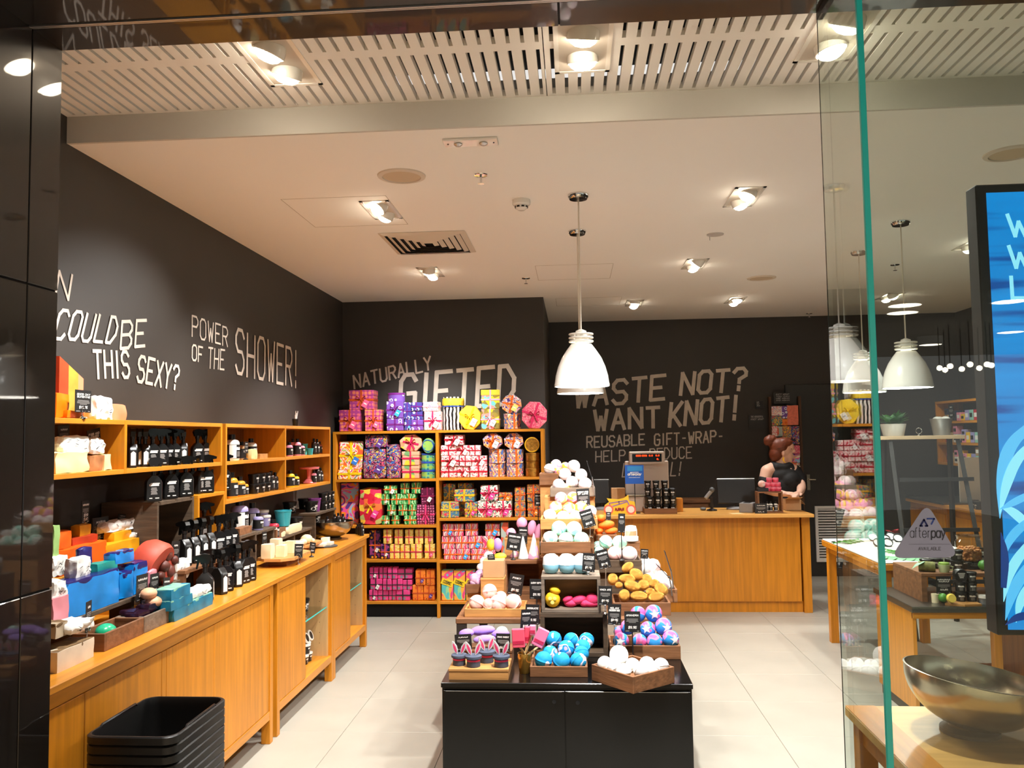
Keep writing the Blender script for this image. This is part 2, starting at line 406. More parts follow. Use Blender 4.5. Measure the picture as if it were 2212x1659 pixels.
wsign('wall_lettering', 'hand-painted words WASTE NOT WANT KNOT on the back wall behind the counter',
      [('WASTE', (1242, 880), (1434, 862), (1240, 830), .042), ('NOT?', (1470, 852), (1608, 842), (1470, 806), .042), ('WANT', (1285, 930), (1424, 922), (1280, 888), .042),
       ('KNOT!', (1446, 922), (1592, 906), (1446, 872), .042), ('REUSABLE', (1268, 967), (1392, 961), (1266, 944), .018), ('GIFT-WRAP-', (1414, 962), (1562, 954), (1412, 938), .018),
       ('HELP', (1287, 998), (1350, 995), (1285, 975), .014), ('REDUCE', (1404, 994), (1494, 989), (1402, 970), .014), ('LANDFILL!', (1344, 1030), (1470, 1027), (1346, 1001), .014)], Y=YB-.0005)
wsign('wall_lettering', 'faint hand-painted words on the right wall above its shelves',
      [('HANDM', (2076, 765), (2126, 768), (2078, 728), .02), ('S', (2098, 820), (2114, 822), (2098, 800), .03)], X=XR-.0005)
# ------------------------------------------------------------------ lights of the shop
def spot(name, loc, aim, watts, size, blend, parent, rad=.04, col=WARM):
    l = bpy.data.lights.new(name, 'SPOT'); l.energy = watts; l.spot_size = size; l.spot_blend = blend; l.shadow_soft_size = rad; l.color = col
    o = bpy.data.objects.new(name, l); COL.objects.link(o)
    d = Vector(aim)-Vector(loc); o.rotation_euler = d.to_track_quat('-Z', 'Y').to_euler()
    o.parent = parent; o.location = Vector(loc)-Vector(parent.location); return o
def head(parent, off, aim, watts, r, zc, size=82):
    """one gimbal lamp head: can, ring, lens, spot"""
    base = Vector(parent.location); p0 = base+Vector(off); d = (Vector(aim)-p0).normalized()
    m = Matrix.Translation(Vector(off)) @ d.to_track_quat('-Z', 'Y').to_matrix().to_4x4()
    c = MB().lathe([(r*.8, .055), (r*.98, .02), (r, -.008), (r*.93, -.010), (r*.88, .0)], 20, m, cap=False).build('lamp_can', enamel, parent, 40)
    MB().lathe([(.0001, -.038), (r*.45, -.034), (r*.75, -.022), (r*.9, -.004)], 20, m, cap=False).build('lens', lens, c)
    spot('lamp_light', p0+d*.055, aim, watts, math.radians(size), .8, parent, r*.6)
def gimbal(X, Y, Z, aims, label, watts, r=.052, along='Y', sep=.19, square=None, size=82):
    t = thing('ceiling_downlight', label, 'downlight', (X, Y, Z), 0, 'recessed twin ceiling downlights')
    sx, sy = square or (.085, .2)
    fr = MB()
    for a in ((-sx, sx, -sy, -sy+.018), (-sx, sx, sy-.018, sy), (-sx, -sx+.018, -sy, sy), (sx-.018, sx, -sy, sy)): fr.box(a[0], a[1], a[2], a[3], -.004, .01)
    fr.build('frame', enamel, t)
    MB().box(-sx+.015, sx-.015, -sy+.015, sy-.015, -.0015, .0).build('plate', mat('plate', (205, 195, 182), .6), t)
    for k, a in enumerate(aims):
        o = (0, (k-.5)*sep, -.012) if along == 'Y' else ((k-.5)*sep, 0, -.012)
        head(t, o, a, watts, r, Z, size)
    return t
gimbal(-1.11, 4.85, ZC, ((-2.2, 4.0, 1.4), (-2.2, 5.3, 1.1)), 'twin downlight above the left cabinets nearest the front', HEAD_W)
gimbal(-1.14, 6.75, ZC, ((-1.45, 8.0, 1.0), (-2.0, 6.1, .9)), 'twin downlight between the air vent and the gift wall', HEAD_W*1.9, size=70)
gimbal(1.0, 4.84, ZC, ((.15, 4.7, 1.0), (2.0, 5.2, .7)), 'largest twin downlight right of the pendant lamps', HEAD_W)
gimbal(.99, 6.73, ZC, ((-.85, 7.9, .7), (1.9, 6.6, .7)), 'twin downlight in the middle of the ceiling right of the pendants', HEAD_W*1.7, size=70)
gimbal(.65, 8.66, ZC, ((.5, 9.0, .9), (1.0, 8.3, .9)), 'twin downlight above the left end of the sales counter', HEAD_W*.35)
gimbal(1.67, 8.65, ZC, ((1.5, 8.2, .9), (2.0, 8.6, .9)), 'twin downlight above the right end of the sales counter', HEAD_W*.45)
gimbal(3.2, 8.66, ZC, ((4.2, 9.2, 1.2), (3.6, 8.6, .6)), 'twin downlight near the right wall seen through the glass', HEAD_W*.4)
gimbal(2.95, 6.3, ZC, ((2.3, 6.4, .8), (3.4, 6.9, .6)), 'twin downlight beside the edge of the screen behind glass', HEAD_W*.5)
for X, fw, lb, am in ((-1.12, 1.15, 'left of the three large twin lights in the slotted ceiling', ((-2.0, 3.3, 1.15), (-1.9, 3.9, .95))),
                  (.063, 1.9, 'middle of the three large twin lights in the slotted ceiling', ((-.15, 4.2, .75), (.15, 4.0, .7))),
                  (1.01, 1.1, 'right one of the large twin lights in the slotted ceiling by the glass', ((.5, 4.3, .8), (1.6, 3.2, .6)))):
    gimbal(X, 3.12, 3.122, am, lb, FRONT_W*fw, .062, 'Y', .2, (.11, .23))
def pendant(X, Y, zb, label):
    t = thing('pendant_lamp', label, 'pendant lamp', (X, Y, ZC))
    r = .153; h = .235; z0 = zb-ZC
    prof = [(r, 0), (r*1.0, .012), (r*.985, .02), (r*.95, .06), (r*.86, .11), (r*.72, .16), (r*.55, .2), (r*.43, .225), (r*.38, h)]
    sh = MB().lathe([(a, z0+b) for a, b in prof], 36, cap=False)
    sh.lathe([(a-.004, z0+b-(.0 if i else 0)) for i, (a, b) in enumerate(prof)], 36, cap=False)
    sh.lathe([(r, z0), (r-.004, z0)], 36, cap=False)
    sd = sh.build('shade', enamel, t, 50)
    for k in range(3): MB().lathe([(.068, z0+h+.012+.02*k), (.07, z0+h+.016+.02*k), (.068, z0+h+.02+.02*k), (.045, z0+h+.02+.02*k), (.045, z0+h+.012+.02*k)], 28, cap=False).build('ring', enamel, t, 40)
    MB().lathe([(.03, z0+h-.005), (.034, z0+h+.02), (.03, z0+h+.075), (.008, z0+h+.085)], 16).build('socket', enamel, t, 40)
    MB().tube([(0, 0, z0+h+.08), (0, 0, -.02)], .0045, 8).build('cable', mat('cable', (225, 215, 200), .5), t)
    MB().lathe([(.06, 0), (.06, -.012), (.05, -.026), (.01, -.028)], 24).build('canopy', chrome, t, 40)
    MB().sphere(.045, (0, 0, z0+.12), 16, 10).build('bulb', lens, t, 179)
    l = bpy.data.lights.new('lamp_light', 'POINT'); l.energy = PEND_W; l.color = WARM; l.shadow_soft_size = .04
    o = bpy.data.objects.new('lamp_light', l); COL.objects.link(o); o.parent = t; o.location = (0, 0, z0+.055)
    return t
for X, Y, q, lb in ((.052, 4.68, (1254, 835), 'front white dome pendant lamp above the central display'), (.05, 5.52, (1257, 850), 'white dome pendant lamp half hidden behind the front one'),
                    (2.139, 5.55, (1960, 838), 'white dome pendant lamp behind the shop window over the steel table'), (2.167, 6.44, (1862, 848), 'white dome pendant lamp crossed by the teal glass edge')):
    pendant(X, Y, at(*q, Y=Y).z, lb)
# ------------------------------------------------------------------ ceiling fittings
v0 = thing('air_vent', 'square four-way air vent in the ceiling', 'vent', (-.975, 5.727, ZC))
MB().box(-.285, .285, -.32, .32, -.001, 0).build('backing', void, v0)
vm = mat('vent_paint', (218, 206, 190), .6)
for k in range(6):
    a, b = .29-.046*k, .325-.05*k; fr = MB(); tk = .036 if k == 0 else .03
    for s in (-1, 1):
        def sq(p): return p
        fr.add([(-a, s*b, -.002), (a, s*b, -.002), (a-tk, s*(b-tk), -.014), (-a+tk, s*(b-tk), -.014)], [(0, 1, 2, 3)])
        fr.add([(s*a, -b, -.002), (s*a, b, -.002), (s*(a-tk), b-tk, -.014), (s*(a-tk), -b+tk, -.014)], [(0, 1, 2, 3)])
    fr.build('louvre_ring', vm, v0)
def speaker(X, Y, lb, r=.125):
    t = thing('ceiling_speaker', lb, 'speaker', (X, Y, ZC))
    MB().lathe([(r, 0), (r*.98, -.006), (r*.8, -.01), (r*.78, -.004)], 36, cap=False).build('rim', vm, t, 40)
    MB().lathe([(.0001, -.004), (r*.79, -.004)], 36, cap=False).build('grille', mat('speaker_grille', (205, 185, 158), .8), t)
speaker(-.86, 4.22, 'round ceiling speaker left of the smoke detector'); speaker(1.665, 7.43, 'small round ceiling speaker right of the middle downlights')
speaker(2.167, 4.22, 'round ceiling speaker above the blue screen')
t = thing('smoke_detector', 'white smoke detector on the ceiling', 'smoke detector', (-.273, 4.742, ZC))
MB().lathe([(.05, 0), (.052, -.01), (.052, -.025), (.043, -.035)], 24).build('base', enamel, t, 40)
MB().lathe([(.036, -.035), (.034, -.048), (.02, -.06), (.001, -.061)], 24).build('sensor_head', enamel, t, 40)
for k in range(8): MB().box(.030, .0375, -.008, .008, -.047, -.038, m=Matrix.Rotation(k*PI/4+.3, 4, 'Z')).build('sensor_slot', blackm, t)
t = thing('emergency_light', 'flat emergency light plate with two small lamps on the ceiling', 'light', (-.443, 3.75, ZC))
MB().box(-.125, .125, -.045, .045, -.012, 0, .003).build('plate', enamel, t)
for s in (-.058, .058): MB().lathe([(.018, -.012), (.02, -.016), (.01, -.024), (.0005, -.025)], 16, cx=s).build('lamp', alu, t, 40)
for s in (-.105, .105): MB().lathe([(.004, -.012), (.004, -.015)], 8, cx=s).build('screw', metal_d, t)
def sprinkler(X, Y, lb):
    t = thing('sprinkler', lb, 'sprinkler', (X, Y, ZC))
    MB().lathe([(.036, 0), (.034, -.004), (.02, -.005)], 20).build('collar', chrome, t, 40)
    MB().tube([(0, 0, -.004), (0, 0, -.045)], .006).build('stem', chrome, t)
    MB().lathe([(.0165, -.045), (.0165, -.047)], 16).build('deflector', chrome, t)
for a in ((-.452, 4.256, 'ceiling sprinkler between the speaker and the smoke detector'), (-.382, 7.138, 'ceiling sprinkler near the gift wall corner'),
          (2.71, 9.77, 'ceiling sprinkler close to the back wall'), (2.642, 7.007, 'ceiling sprinkler seen through the glass by the pendant')): sprinkler(*a)
t = thing('ceiling_disc', 'plain grey round cover plate on the ceiling', 'cover plate', (.987, 5.737, ZC))
MB().lathe([(.058, 0), (.056, -.005), (.0005, -.006)], 28).build('plate', mat('grey_plate', (196, 190, 184), .5), t, 40)
MB().tube([(-.03, .05, 0), (-.03, .05, -.03)], .003).build('pin', alu, t)
t = thing('linear_diffuser', 'long linear air diffuser in the slotted ceiling at right', 'vent', (1.9, 2.86, 3.122))
MB().box(-.55, .9, -.06, .06, -.012, 0, .003).build('frame', ceilm, t); MB().box(-.5, .85, -.014, .014, -.0135, -.0115).build('slot', mat('slot_shade', (120, 104, 88), .8), t)
# ------------------------------------------------------------------ mall side, behind the photographer: lights that the glass and bronze reflect, then added fill spots
struct(MB().box(-8, 14, -22, 1.9, 3.9, 4.0).build('ceiling_mall', mat('mall_ceiling', (150, 140, 128), .8)))
mi = 0
for px, py, z in ((1955, 660, 3.7), (1950, 676, 3.7), (2010, 745, 3.7), (2180, 652, 3.7), (2183, 718, 3.7)):
    q = at(px, py, Z=z); y = 2*GY-q.y
    t = thing('mall_lamp_or_fill', 'round mall downlight mirrored in the shop window, '+nth(mi, 5, 'left', 'right'), 'downlight', (q.x, y, 3.9)); mi += 1
    MB().lathe([(.30, 0), (.28, -.2), (.24, -.2)], 24, cap=False).build('rim', enamel, t, 40)
    MB().lathe([(.0001, -.2), (.25, -.2)], 24, cap=False).build('lens', lens, t)
for X, Y in ((-1.2, -.3), (1.0, -.5), (-.2, -2.0), (2.6, -1.5)):  # added fill: unseen spots whose bounce off the mall floor brightens the ceiling
    t = thing('mall_lamp_or_fill', 'added fill light on the unseen mall ceiling, at '+('left', 'right')[X > 0]+(' near' if Y > -1 else ' far'), 'downlight', (X, Y, 3.9))
    MB().lathe([(.10, 0), (.10, -.02), (.08, -.02)], 24, cap=False).build('rim', enamel, t, 40)
    MB().lathe([(.0001, -.018), (.085, -.018)], 24, cap=False).build('lens', lens, t)
    spot('lamp_light', (X, Y, 3.86), (X, Y+.2, 0), MALL_FILL_W, math.radians(80), .6, t, .08, (1, .9, .76))
for k, (px, py) in enumerate(((2030, 795), (2042, 799), (2053, 791), (2078, 797), (2096, 787), (2116, 795), (2133, 787), (2142, 789))):
    q = at(px, py, Z=3.0)
    t = thing('festoon_bulb', 'glowing mall pendant bulb mirrored in the window, '+nth(k, 8), 'bulb', (q.x, 2*GY-q.y, 3.0), 0, 'mall pendant bulbs')
    MB().sphere(.06, (0, 0, 0), 12, 8).build('bulb', lens, t, 179); MB().tube([(0, 0, .05), (0, 0, .9)], .01, 6).build('cord', blackm, t)
# ================================================================== product builders
ZM = {'L1':(100,780,4.74),'L2':(440,860,5.184),'L3':(100,1080,4.147),'L4':(380,1040,5.267),'G5':(710,820,6.38),'G6':(930,820,6.381),'G7':(710,1030,5.72),'G8':(930,1030,5.722),
'M1':(1140,960,6.379),'M2':(980,1100,6.381),'M3':(1220,1140,6.381),'M4':(940,1320,4.893),'M5':(1220,1300,4.62),'C6':(1200,820,3.687),'R7':(1740,820,3.95),'R8':(1740,1180,3.464),
'C5':(1330,960,8.193),'C4':(1560,840,5.925),'S6':(1920,1080,6.9125),'S7':(1980,820,5.528),'F1':(580,1300,4.62),'F3':(560,1140,4.608),'P':(0,0,1)}
def zp(k, x, y): a = ZM[k]; return a[0]+x/a[2], a[1]+y/a[2]
def AT(k, x, y, **p): return at(*zp(k, x, y), **p)
def prism_xz(mb, poly, y0, y1, m=None):
    R_ = Matrix(((1, 0, 0, 0), (0, 0, 1, 0), (0, 1, 0, 0), (0, 0, 0, 1)))
    n = len(poly); V = [(x, y0, z) for x, z in poly]+[(x, y1, z) for x, z in poly]
    return mb.add(V, [tuple(range(n)), tuple(range(2*n-1, n-1, -1))]+[(i, n+i, n+(i+1) % n, (i+1) % n) for i in range(n)], m)
def arcs(mb, r0, r1, z0, z1, a0, a1, n=4):
    """patch on a cone, centred on -y (angle 0 = towards -y)"""
    V = []
    for i in range(n+1):
        a = a0+(a1-a0)*i/n
        V += [(r0*math.sin(a), -r0*math.cos(a), z0), (r1*math.sin(a), -r1*math.cos(a), z1)]
    return mb.add(V, [(2*i, 2*i+2, 2*i+3, 2*i+1) for i in range(n)])
def label_on(parent, rf, h0, h1, wide=.8, name='label_print', title=None):
    """white title and grey small print on a round or tapered label; rf(z) = radius"""
    mb = MB(); hh = h1-h0
    for a, b, s, e in ((.62, .86, -wide, wide*.8), (.62, .74, -wide*.6, wide)):
        arcs(mb, rf(h0+a*hh), rf(h0+b*hh), h0+a*hh, h0+b*hh, s, s+(e-s)*.42, 3)
        arcs(mb, rf(h0+a*hh), rf(h0+b*hh), h0+a*hh, h0+b*hh, s+(e-s)*.5, e, 3)
    mb.build(name, ink, parent)
    mb = MB()
    for k in range(4): arcs(mb, rf(h0+(.1+.11*k)*hh), rf(h0+(.16+.11*k)*hh), h0+(.1+.11*k)*hh, h0+(.16+.11*k)*hh, -wide*.6, wide*.6, 3)
    mb.build('small_print', grey_ink, parent)
def spray_bottle(st=True):
    t = thing('spray_bottle', '', 'bottle')
    w_, hb = .034, .112
    poly = [(-w_+.004, 0), (w_-.004, 0), (w_, .004), (w_, .078), (w_*.9, .09), (w_*.55, .104), (.011, hb), (-.011, hb), (-w_*.55, .104), (-w_*.9, .09), (-w_, .078), (-w_, .004)]
    b = MB(); prism_xz(b, poly, -.013, .013)
    for s in (-1, 1):
        inner = [(x*.9, .004+z*.95) for x, z in poly]
        n = len(poly); b.add([(x, s*.013, z) for x, z in poly]+[(x, s*.0185, z) for x, z in inner], [((i, n+i, n+(i+1) % n, (i+1) % n) if s > 0 else (i, (i+1) % n, n+(i+1) % n, n+i)) for i in range(n)]+[tuple(range(n, 2*n))[::-s]])
    b.build('body', blackp, t, 35)
    MB().lathe([(.0095, hb), (.0095, hb+.022), (.0125, hb+.024), (.0125, hb+.04), (.009, hb+.042)], 12).build('neck', blackp, t, 35)
    hd = MB(); prism_xz(hd, [(-.016, hb+.036), (.016, hb+.036), (.020, hb+.052), (.046, hb+.056), (.048, hb+.066), (.030, hb+.072), (.004, hb+.078), (-.018, hb+.074), (-.024, hb+.060)], -.011, .011)
    h_ = hd.build('trigger_head', gloss, t, 30)
    tr = MB(); prism_xz(tr, [(.020, hb+.052), (.030, hb+.053), (.036, hb+.018), (.030, hb+.016)], -.005, .005); tr.build('trigger', gloss, h_)
    lb = MB().box(-.021, .019, -.0192, -.0186, .066, .074).box(-.015, .022, -.0192, -.0186, .075, .079)
    lb.build('label_title', ink, t)
    lb = MB()
    for k in range(6): lb.box(-.014+.002*(k % 2), .013-.002*(k % 3), -.0192, -.0186, .030+.0052*k, .0335+.0052*k)
    lb.build('label_text', grey_ink, t)
    MB().box(-.02, -.008, -.0192, -.0186, .012, .016).box(.004, .02, -.0192, -.0186, .012, .016).build('volume_mark', ink, t)
    if st: sd = MB(); sd.add([(-.0345, -.011, .012), (-.0345, .011, .012), (-.0345, .011, .07), (-.0345, 0, .079), (-.0345, -.011, .07)], [(0, 1, 2, 3, 4)]); sd.build('back_sticker', paper, t)
    return t
def round_bottle(r, h, body='gel', cap=True, whitestrip=False):
    def fn():
        t = thing('gel_bottle', '', 'bottle'); hb = h*.80
        prof = [(r*.92, 0), (r, .008), (r, hb*.80), (r*.97, hb*.88), (r*.78, hb*.96), (r*.4, hb), (r*.34, hb+.004)]
        b = MB().lathe(prof, 22).build('body', M[body], t, 40)
        MB().lathe([(r*1.012, hb*.10), (r*1.012, hb*.76)], 22, cap=False).build('label', cardm, t, 60)
        if whitestrip:
            mb = MB(); arcs(mb, r*1.02, r*1.02, hb*.12, hb*.74, -1.5, -.55, 5); mb.build('info_strip', paper, t, 60)
        label_on(t, lambda z: r*1.025, hb*.14, hb*.72, .75)
        MB().lathe([(r*.36, hb), (r*.36, h*.9), (r*.2, h*.91), (r*.2, h), (.0005, h)] if not cap else [(r*.45, hb-.002), (r*.45, h), (.0005, h)], 14).build('cap', blackp, t, 40)
        return t
    return fn
def pot(r, h, lidm='black_plastic', bodym='black_plastic', disc=False):
    def fn():
        t = thing('cosmetic_pot', '', 'pot')
        rf = lambda z: r*(.84+.16*z/h)
        MB().lathe([(rf(0)*.97, 0), (rf(0), .003), (rf(h*.84), h*.84)], 20).build('body', M[bodym], t, 40)
        MB().lathe([(r*1.06, h*.80), (r*1.07, h*.84), (r*1.06, h*.97), (r*.98, h), (.0005, h)], 20, cap=False).build('lid', M[lidm], t, 40)
        label_on(t, lambda z: rf(z)*1.012, h*.08, h*.74, .62)
        if disc:
            mb = MB(); c = [(.22*r*math.cos(a)*1.3, -.0, h*.36+.3*r*math.sin(a)) for a in [2*PI*i/12 for i in range(12)]]
            mb.add([(x-r*.62, -math.sqrt(max(.0001, (rf(z)*1.02)**2-(x-r*.62)**2)), z) for x, y, z in c], [tuple(range(12))]); mb.build('face_sticker', ink, t)
        return t
    return fn
def tub(r, h, m):
    def fn():
        t = thing('plastic_tub', '', 'tub')
        MB().lathe([(r*.76, 0), (r*.78, .004), (r*.98, h*.93), (r*1.04, h*.94), (r*1.04, h), (r*.95, h), (r*.72, .01), (.0005, .01)], 22, cap=False).build('cup', M[m], t, 40)
        MB().lathe([(.0005, .8*h), (r*.9, .8*h)], 18, cap=False).build('contents', M[m], t)
        return t
    return fn
mat('gel', (170, 168, 205), .25, coat=.3)
for n_, c_ in dict(gel_lilac=(168, 160, 208), gel_white=(236, 232, 222), gel_tan=(196, 160, 118), gel_pink=(238, 150, 172), gel_orange=(236, 148, 30), gel_yellow=(250, 200, 30), gel_red=(196, 36, 60),
                   gel_dark=(40, 22, 18), gel_teal=(60, 176, 190), gel_purple=(150, 74, 150), gel_navy=(26, 38, 66), gel_mint=(150, 206, 190), gel_brown=(98, 60, 34), gel_amber=(150, 60, 20)).items(): mat(n_, c_, .28, coat=.25)
def loaf(name, label, x0, x1, y0, y1, z0, z1, m, amp=.006, rnd=.12, seed=1, cat='soap', top=None, n=5):
    o = thing(name, label, cat, ((x0+x1)/2, (y0+y1)/2, z0))
    hx, hy, hz = (x1-x0)/2, (y1-y0)/2, z1-z0
    g = grid_box(-hx, hx, -hy, hy, 0, hz, n, rnd).rough(amp, 22, seed)
    g.v = [(x, y, max(0, z)) for x, y, z in g.v]
    g.build('body', m, o, 45)
    if top:
        g = grid_box(-hx*.97, hx*.97, -hy*.97, hy*.97, hz*.80, hz*1.03, n, rnd).rough(amp, 30, seed+3); g.build('crust', top, o, 45)
    return o
def crumple(name, label, x0, x1, y0, y1, z0, z1, seed=1, m=None, mark=True, face='x'):
    o = thing(name, label, 'wrapped soap', ((x0+x1)/2, (y0+y1)/2, z0)); hx, hy, hz = (x1-x0)/2, (y1-y0)/2, z1-z0
    g = grid_box(-hx, hx, -hy, hy, 0, hz, 7, .32).rough(min(hx, hy, hz)*.3, 46, seed)
    g.v = [(x, y, max(0, z)) for x, y, z in g.v]
    g.build('wrapping', m or paper, o, 18)
    if mark:
        mb = MB(); rnd = random.Random(seed)
        ax = hx*1.06+.004
        for k in range(5):
            yy, zz = rnd.uniform(-.7, .7)*hy, rnd.uniform(.2, .8)*hz; a = rnd.uniform(-1, 1)
            d = Vector((0, math.cos(a), math.sin(a)))*.010; nn = Vector((0, -math.sin(a), math.cos(a)))*.0012
            c = Vector((ax, yy, zz)) if face == 'x' else Vector((yy*hx/hy, -hy*1.06-.004, zz))
            if face != 'x': d = Vector((d.y, 0, d.z)); nn = Vector((nn.y, 0, nn.z))
            mb.add([c-d-nn, c+d-nn, c+d+nn, c-d+nn], [(0, 1, 2, 3)])
        mb.build('print', cardm, o)
    return o
def crate(name, label, x0, x1, y0, y1, z0, z1, m, t=.011, rz=0, solid=False, cat='crate', low=1.0):
    """open wooden crate: bottom board and four side boards"""
    hx, hy, h = (x1-x0)/2, (y1-y0)/2, z1-z0
    o = thing(name, label, cat, ((x0+x1)/2, (y0+y1)/2, z0), rz)
    MB().box(-hx+t, hx-t, -hy+t, hy-t, .001, t if not solid else h-.001).build('base_board', m, o)
    MB().box(-hx, hx, -hy, -hy+t, 0, h, .0015).build('side_board', m, o); MB().box(-hx, hx, hy-t, hy, 0, h, .0015).build('side_board', m, o)
    MB().box(-hx, -hx+t, -hy+t, hy-t, 0, h*low, .0015).build('side_board', m, o); MB().box(hx-t, hx, -hy+t, hy-t, 0, h*low, .0015).build('side_board', m, o)
    return o
def open_box(name, label, x0, x1, y0, y1, z0, z1, m, t=.014, face='y', shelves=(), back=True, cat='box', inm=None):
    """box open towards -y (face y) or +x (face x): top, bottom, sides, back"""
    o = thing(name, label, cat, (0, 0, 0))
    MB().box(x0, x1, y0, y1, z1-t, z1, .0015).build('top_board', m, o); MB().box(x0, x1, y0, y1, z0, z0+t, .0015).build('bottom_board', m, o)
    if face == 'y':
        for a in (x0, x1-t): MB().box(a, a+t, y0, y1, z0+t, z1-t).build('side_board', m, o)
        if back: MB().box(x0+t, x1-t, y1-.006, y1, z0+t, z1-t).build('back_board', inm or m, o)
        for s in shelves: MB().box(x0+t, x1-t, y0, y1-.006, s-t, s).build('shelf', m, o)
    else:
        for a in (y0, y1-t): MB().box(x0, x1, a, a+t, z0+t, z1-t).build('side_board', m, o)
        if back: MB().box(x0, x0+.006, y0+t, y1-t, z0+t, z1-t).build('back_board', inm or m, o)
        for s in shelves: MB().box(x0+.006, x1, y0+t, y1-t, s-t, s).build('shelf', m, o)
    return o
def price_card(label, c, w_, h_, title, price, rz=0, roll=0, lean=0, holder='stick', foot=None, sub=None):
    """black shelf card with hand-lettered name, small text and price; c = centre, front faces -y before rz"""
    t = thing('price_card', label, 'price card', c, rz)
    m = Matrix.Rotation(lean, 4, 'X') @ Matrix.Rotation(roll, 4, 'Y')
    cb = MB().box(-w_/2, w_/2, -.0009, .0009, -h_/2, h_/2, m=m).build('card', cardm, t)
    def P(x, z): return Vector((x*w_, -.001, z*h_))
    off = Vector((0, -.0006, 0))
    mb = MB(); ln = title.split('/'); s = h_*.075
    for k, tx in enumerate(ln):
        ww = min(.8, .11*len(tx)); letters(tx, P(-ww/2, .27-.11*k), Vector((ww*w_, 0, 0)), Vector((0, 0, h_*.075)), h_*.022, mb, off, .15, 0, 1.3)
    if price:
        for k, pr in enumerate(price.split('/')): letters(pr, P(-.26, (-.32 if '/' not in price else -.2-.17*k)), Vector((w_*.5, 0, 0)), Vector((0, 0, h_*.10)), h_*.026, mb, off, .2, 0, 1.2)
    mb.v = [tuple(m @ Vector(q)) for q in mb.v]; mb.build('lettering', ink, cb)
    mb = MB(); rnd = random.Random(hash(title) % 999 if False else len(title)*7+ord(title[0]))
    for k in range(4):
        z = .13-.055*k-(.1 if len(ln) > 1 else 0); a = rnd.uniform(.34, .4) if k < 3 else .22
        mb.box(-a*w_, a*w_, -.0016, -.0012, (z-.012)*h_, (z+.012)*h_, m=m)
    mb.box(-.44*w_, -.2*w_, -.0016, -.0012, -.46*h_, -.43*h_, m=m); mb.box(.3*w_, .42*w_, -.0016, -.0012, -.46*h_, -.43*h_, m=m)
    mb.build('small_text', grey_ink, cb)
    if holder:
        fz = (foot-c[2]) if foot is not None else -h_*.5-.06
        b0 = m @ Vector((0, 0, -h_/2))
        hd = MB().tube([(b0.x, .003+b0.y, b0.z+.012), (b0.x*.8, .004+b0.y, fz+.01)], .0028 if holder == 'stick' else .0022, 6).build('stem', blackm if holder == 'stick' else alu, t)
        MB().lathe([(.016, fz), (.016, fz+.004), (.005, fz+.010), (.004, fz+.014)], 14, cx=b0.x*.8, cy=.004+b0.y).build('foot', blackm if holder == 'stick' else chrome, t, 40)
        if holder == 'clip':
            ring = [(b0.x+.012*math.cos(a), -.004+b0.y, b0.z+.012+.012*math.sin(a)) for a in [2*PI*i/14 for i in range(15)]]
            MB().tube(ring, .0012, 5).build('clip_ring', chrome, t)
    return t
# ================================================================== left side: cabinets, shelves, soaps, bottles
FX, WT = -1.66, .88
def cabinet(label, y0, y1, doors, niches):
    """honey wood base cabinet; doors / niches are (ya, yb) along the front"""
    t = thing('base_cabinet', label, 'cabinet', (0, 0, 0))
    xb, xf, zb, zt = XL+.005, FX-.015, .13, WT-.028
    for a in (y0, y1-.045):
        MB().box(xf-.05, xf, a, a+.045, 0, zt, .002).build('post', wood, t)
        MB().box(xb, xb+.05, a, a+.045, 0, zt, .002).build('post', wood, t)
    MB().box(xb, xf-.002, y0+.045, y1-.045, zb, zb+.045).build('bottom_rail', woodh, t)
    MB().box(xb, xf-.002, y0+.045, y1-.045, zt-.05, zt).build('top_rail', woodh, t)
    MB().box(xb, xb+.01, y0+.045, y1-.045, zb+.045, zt-.05).build('back_panel', woodin, t)
    for a in (y0+.01, y1-.03): MB().box(xb+.05, xf-.05, a, a+.02, zb, zt).build('side_panel', wood, t)
    MB().box(xb, xf-.28, y0+.05, y1-.05, 0, zb-.002).build('plinth', void, t)
    for a, b in doors: MB().box(xf-.022, xf-.006, a+.0015, b-.0015, zb+.047, zt-.056, .002).build('door', wood, t)
    for a, b in niches:
        for q in (a-.009, b-.009): MB().box(xb+.01, xf-.024, q, q+.018, zb+.045, zt-.05).build('partition', woodin, t)
        mb = MB()
        for k in range(8):
            for x in (xf-.08, xb+.12): mb.box(x-.002, x+.002, b-.0092, b-.0088, .26+.07*k, .264+.07*k)
        mb.build('peg_holes', void, t)
        g = MB().box(xb+.012, xf-.03, a+.012, b-.012, .50, .508).build('glass_shelf', clear, t)
        MB().box(xf-.0305, xf-.0295, a+.012, b-.012, .50, .508).build('shelf_edge', teal, g)
    return t
cabinet('long honey wood base cabinet with plain doors nearest the shop entrance', 2.45, 4.615, [(2.5, 2.82), (2.82, 3.36), (3.36, 3.40), (3.40, 3.86), (3.86, 4.57)], [])
cabinet('honey wood base cabinet with one open niche of white-lidded tubs', 4.68, 5.785, [(4.725, 5.20)], [(5.21, 5.735)])
cabinet('honey wood base cabinet at the end beside the gift shelves', 5.79, 6.725, [(5.835, 6.25)], [(6.26, 6.675)])
for a, b, lb in ((2.43, 4.648, 'honey wood worktop carrying the soaps and black spray bottles'), (4.652, 6.76, 'honey wood worktop carrying the cream bars and steel bowl')):
    tag(MB().box(XL+.002, FX, a, b, WT-.028, WT, .004).build('worktop', woodh), lb, 'worktop')
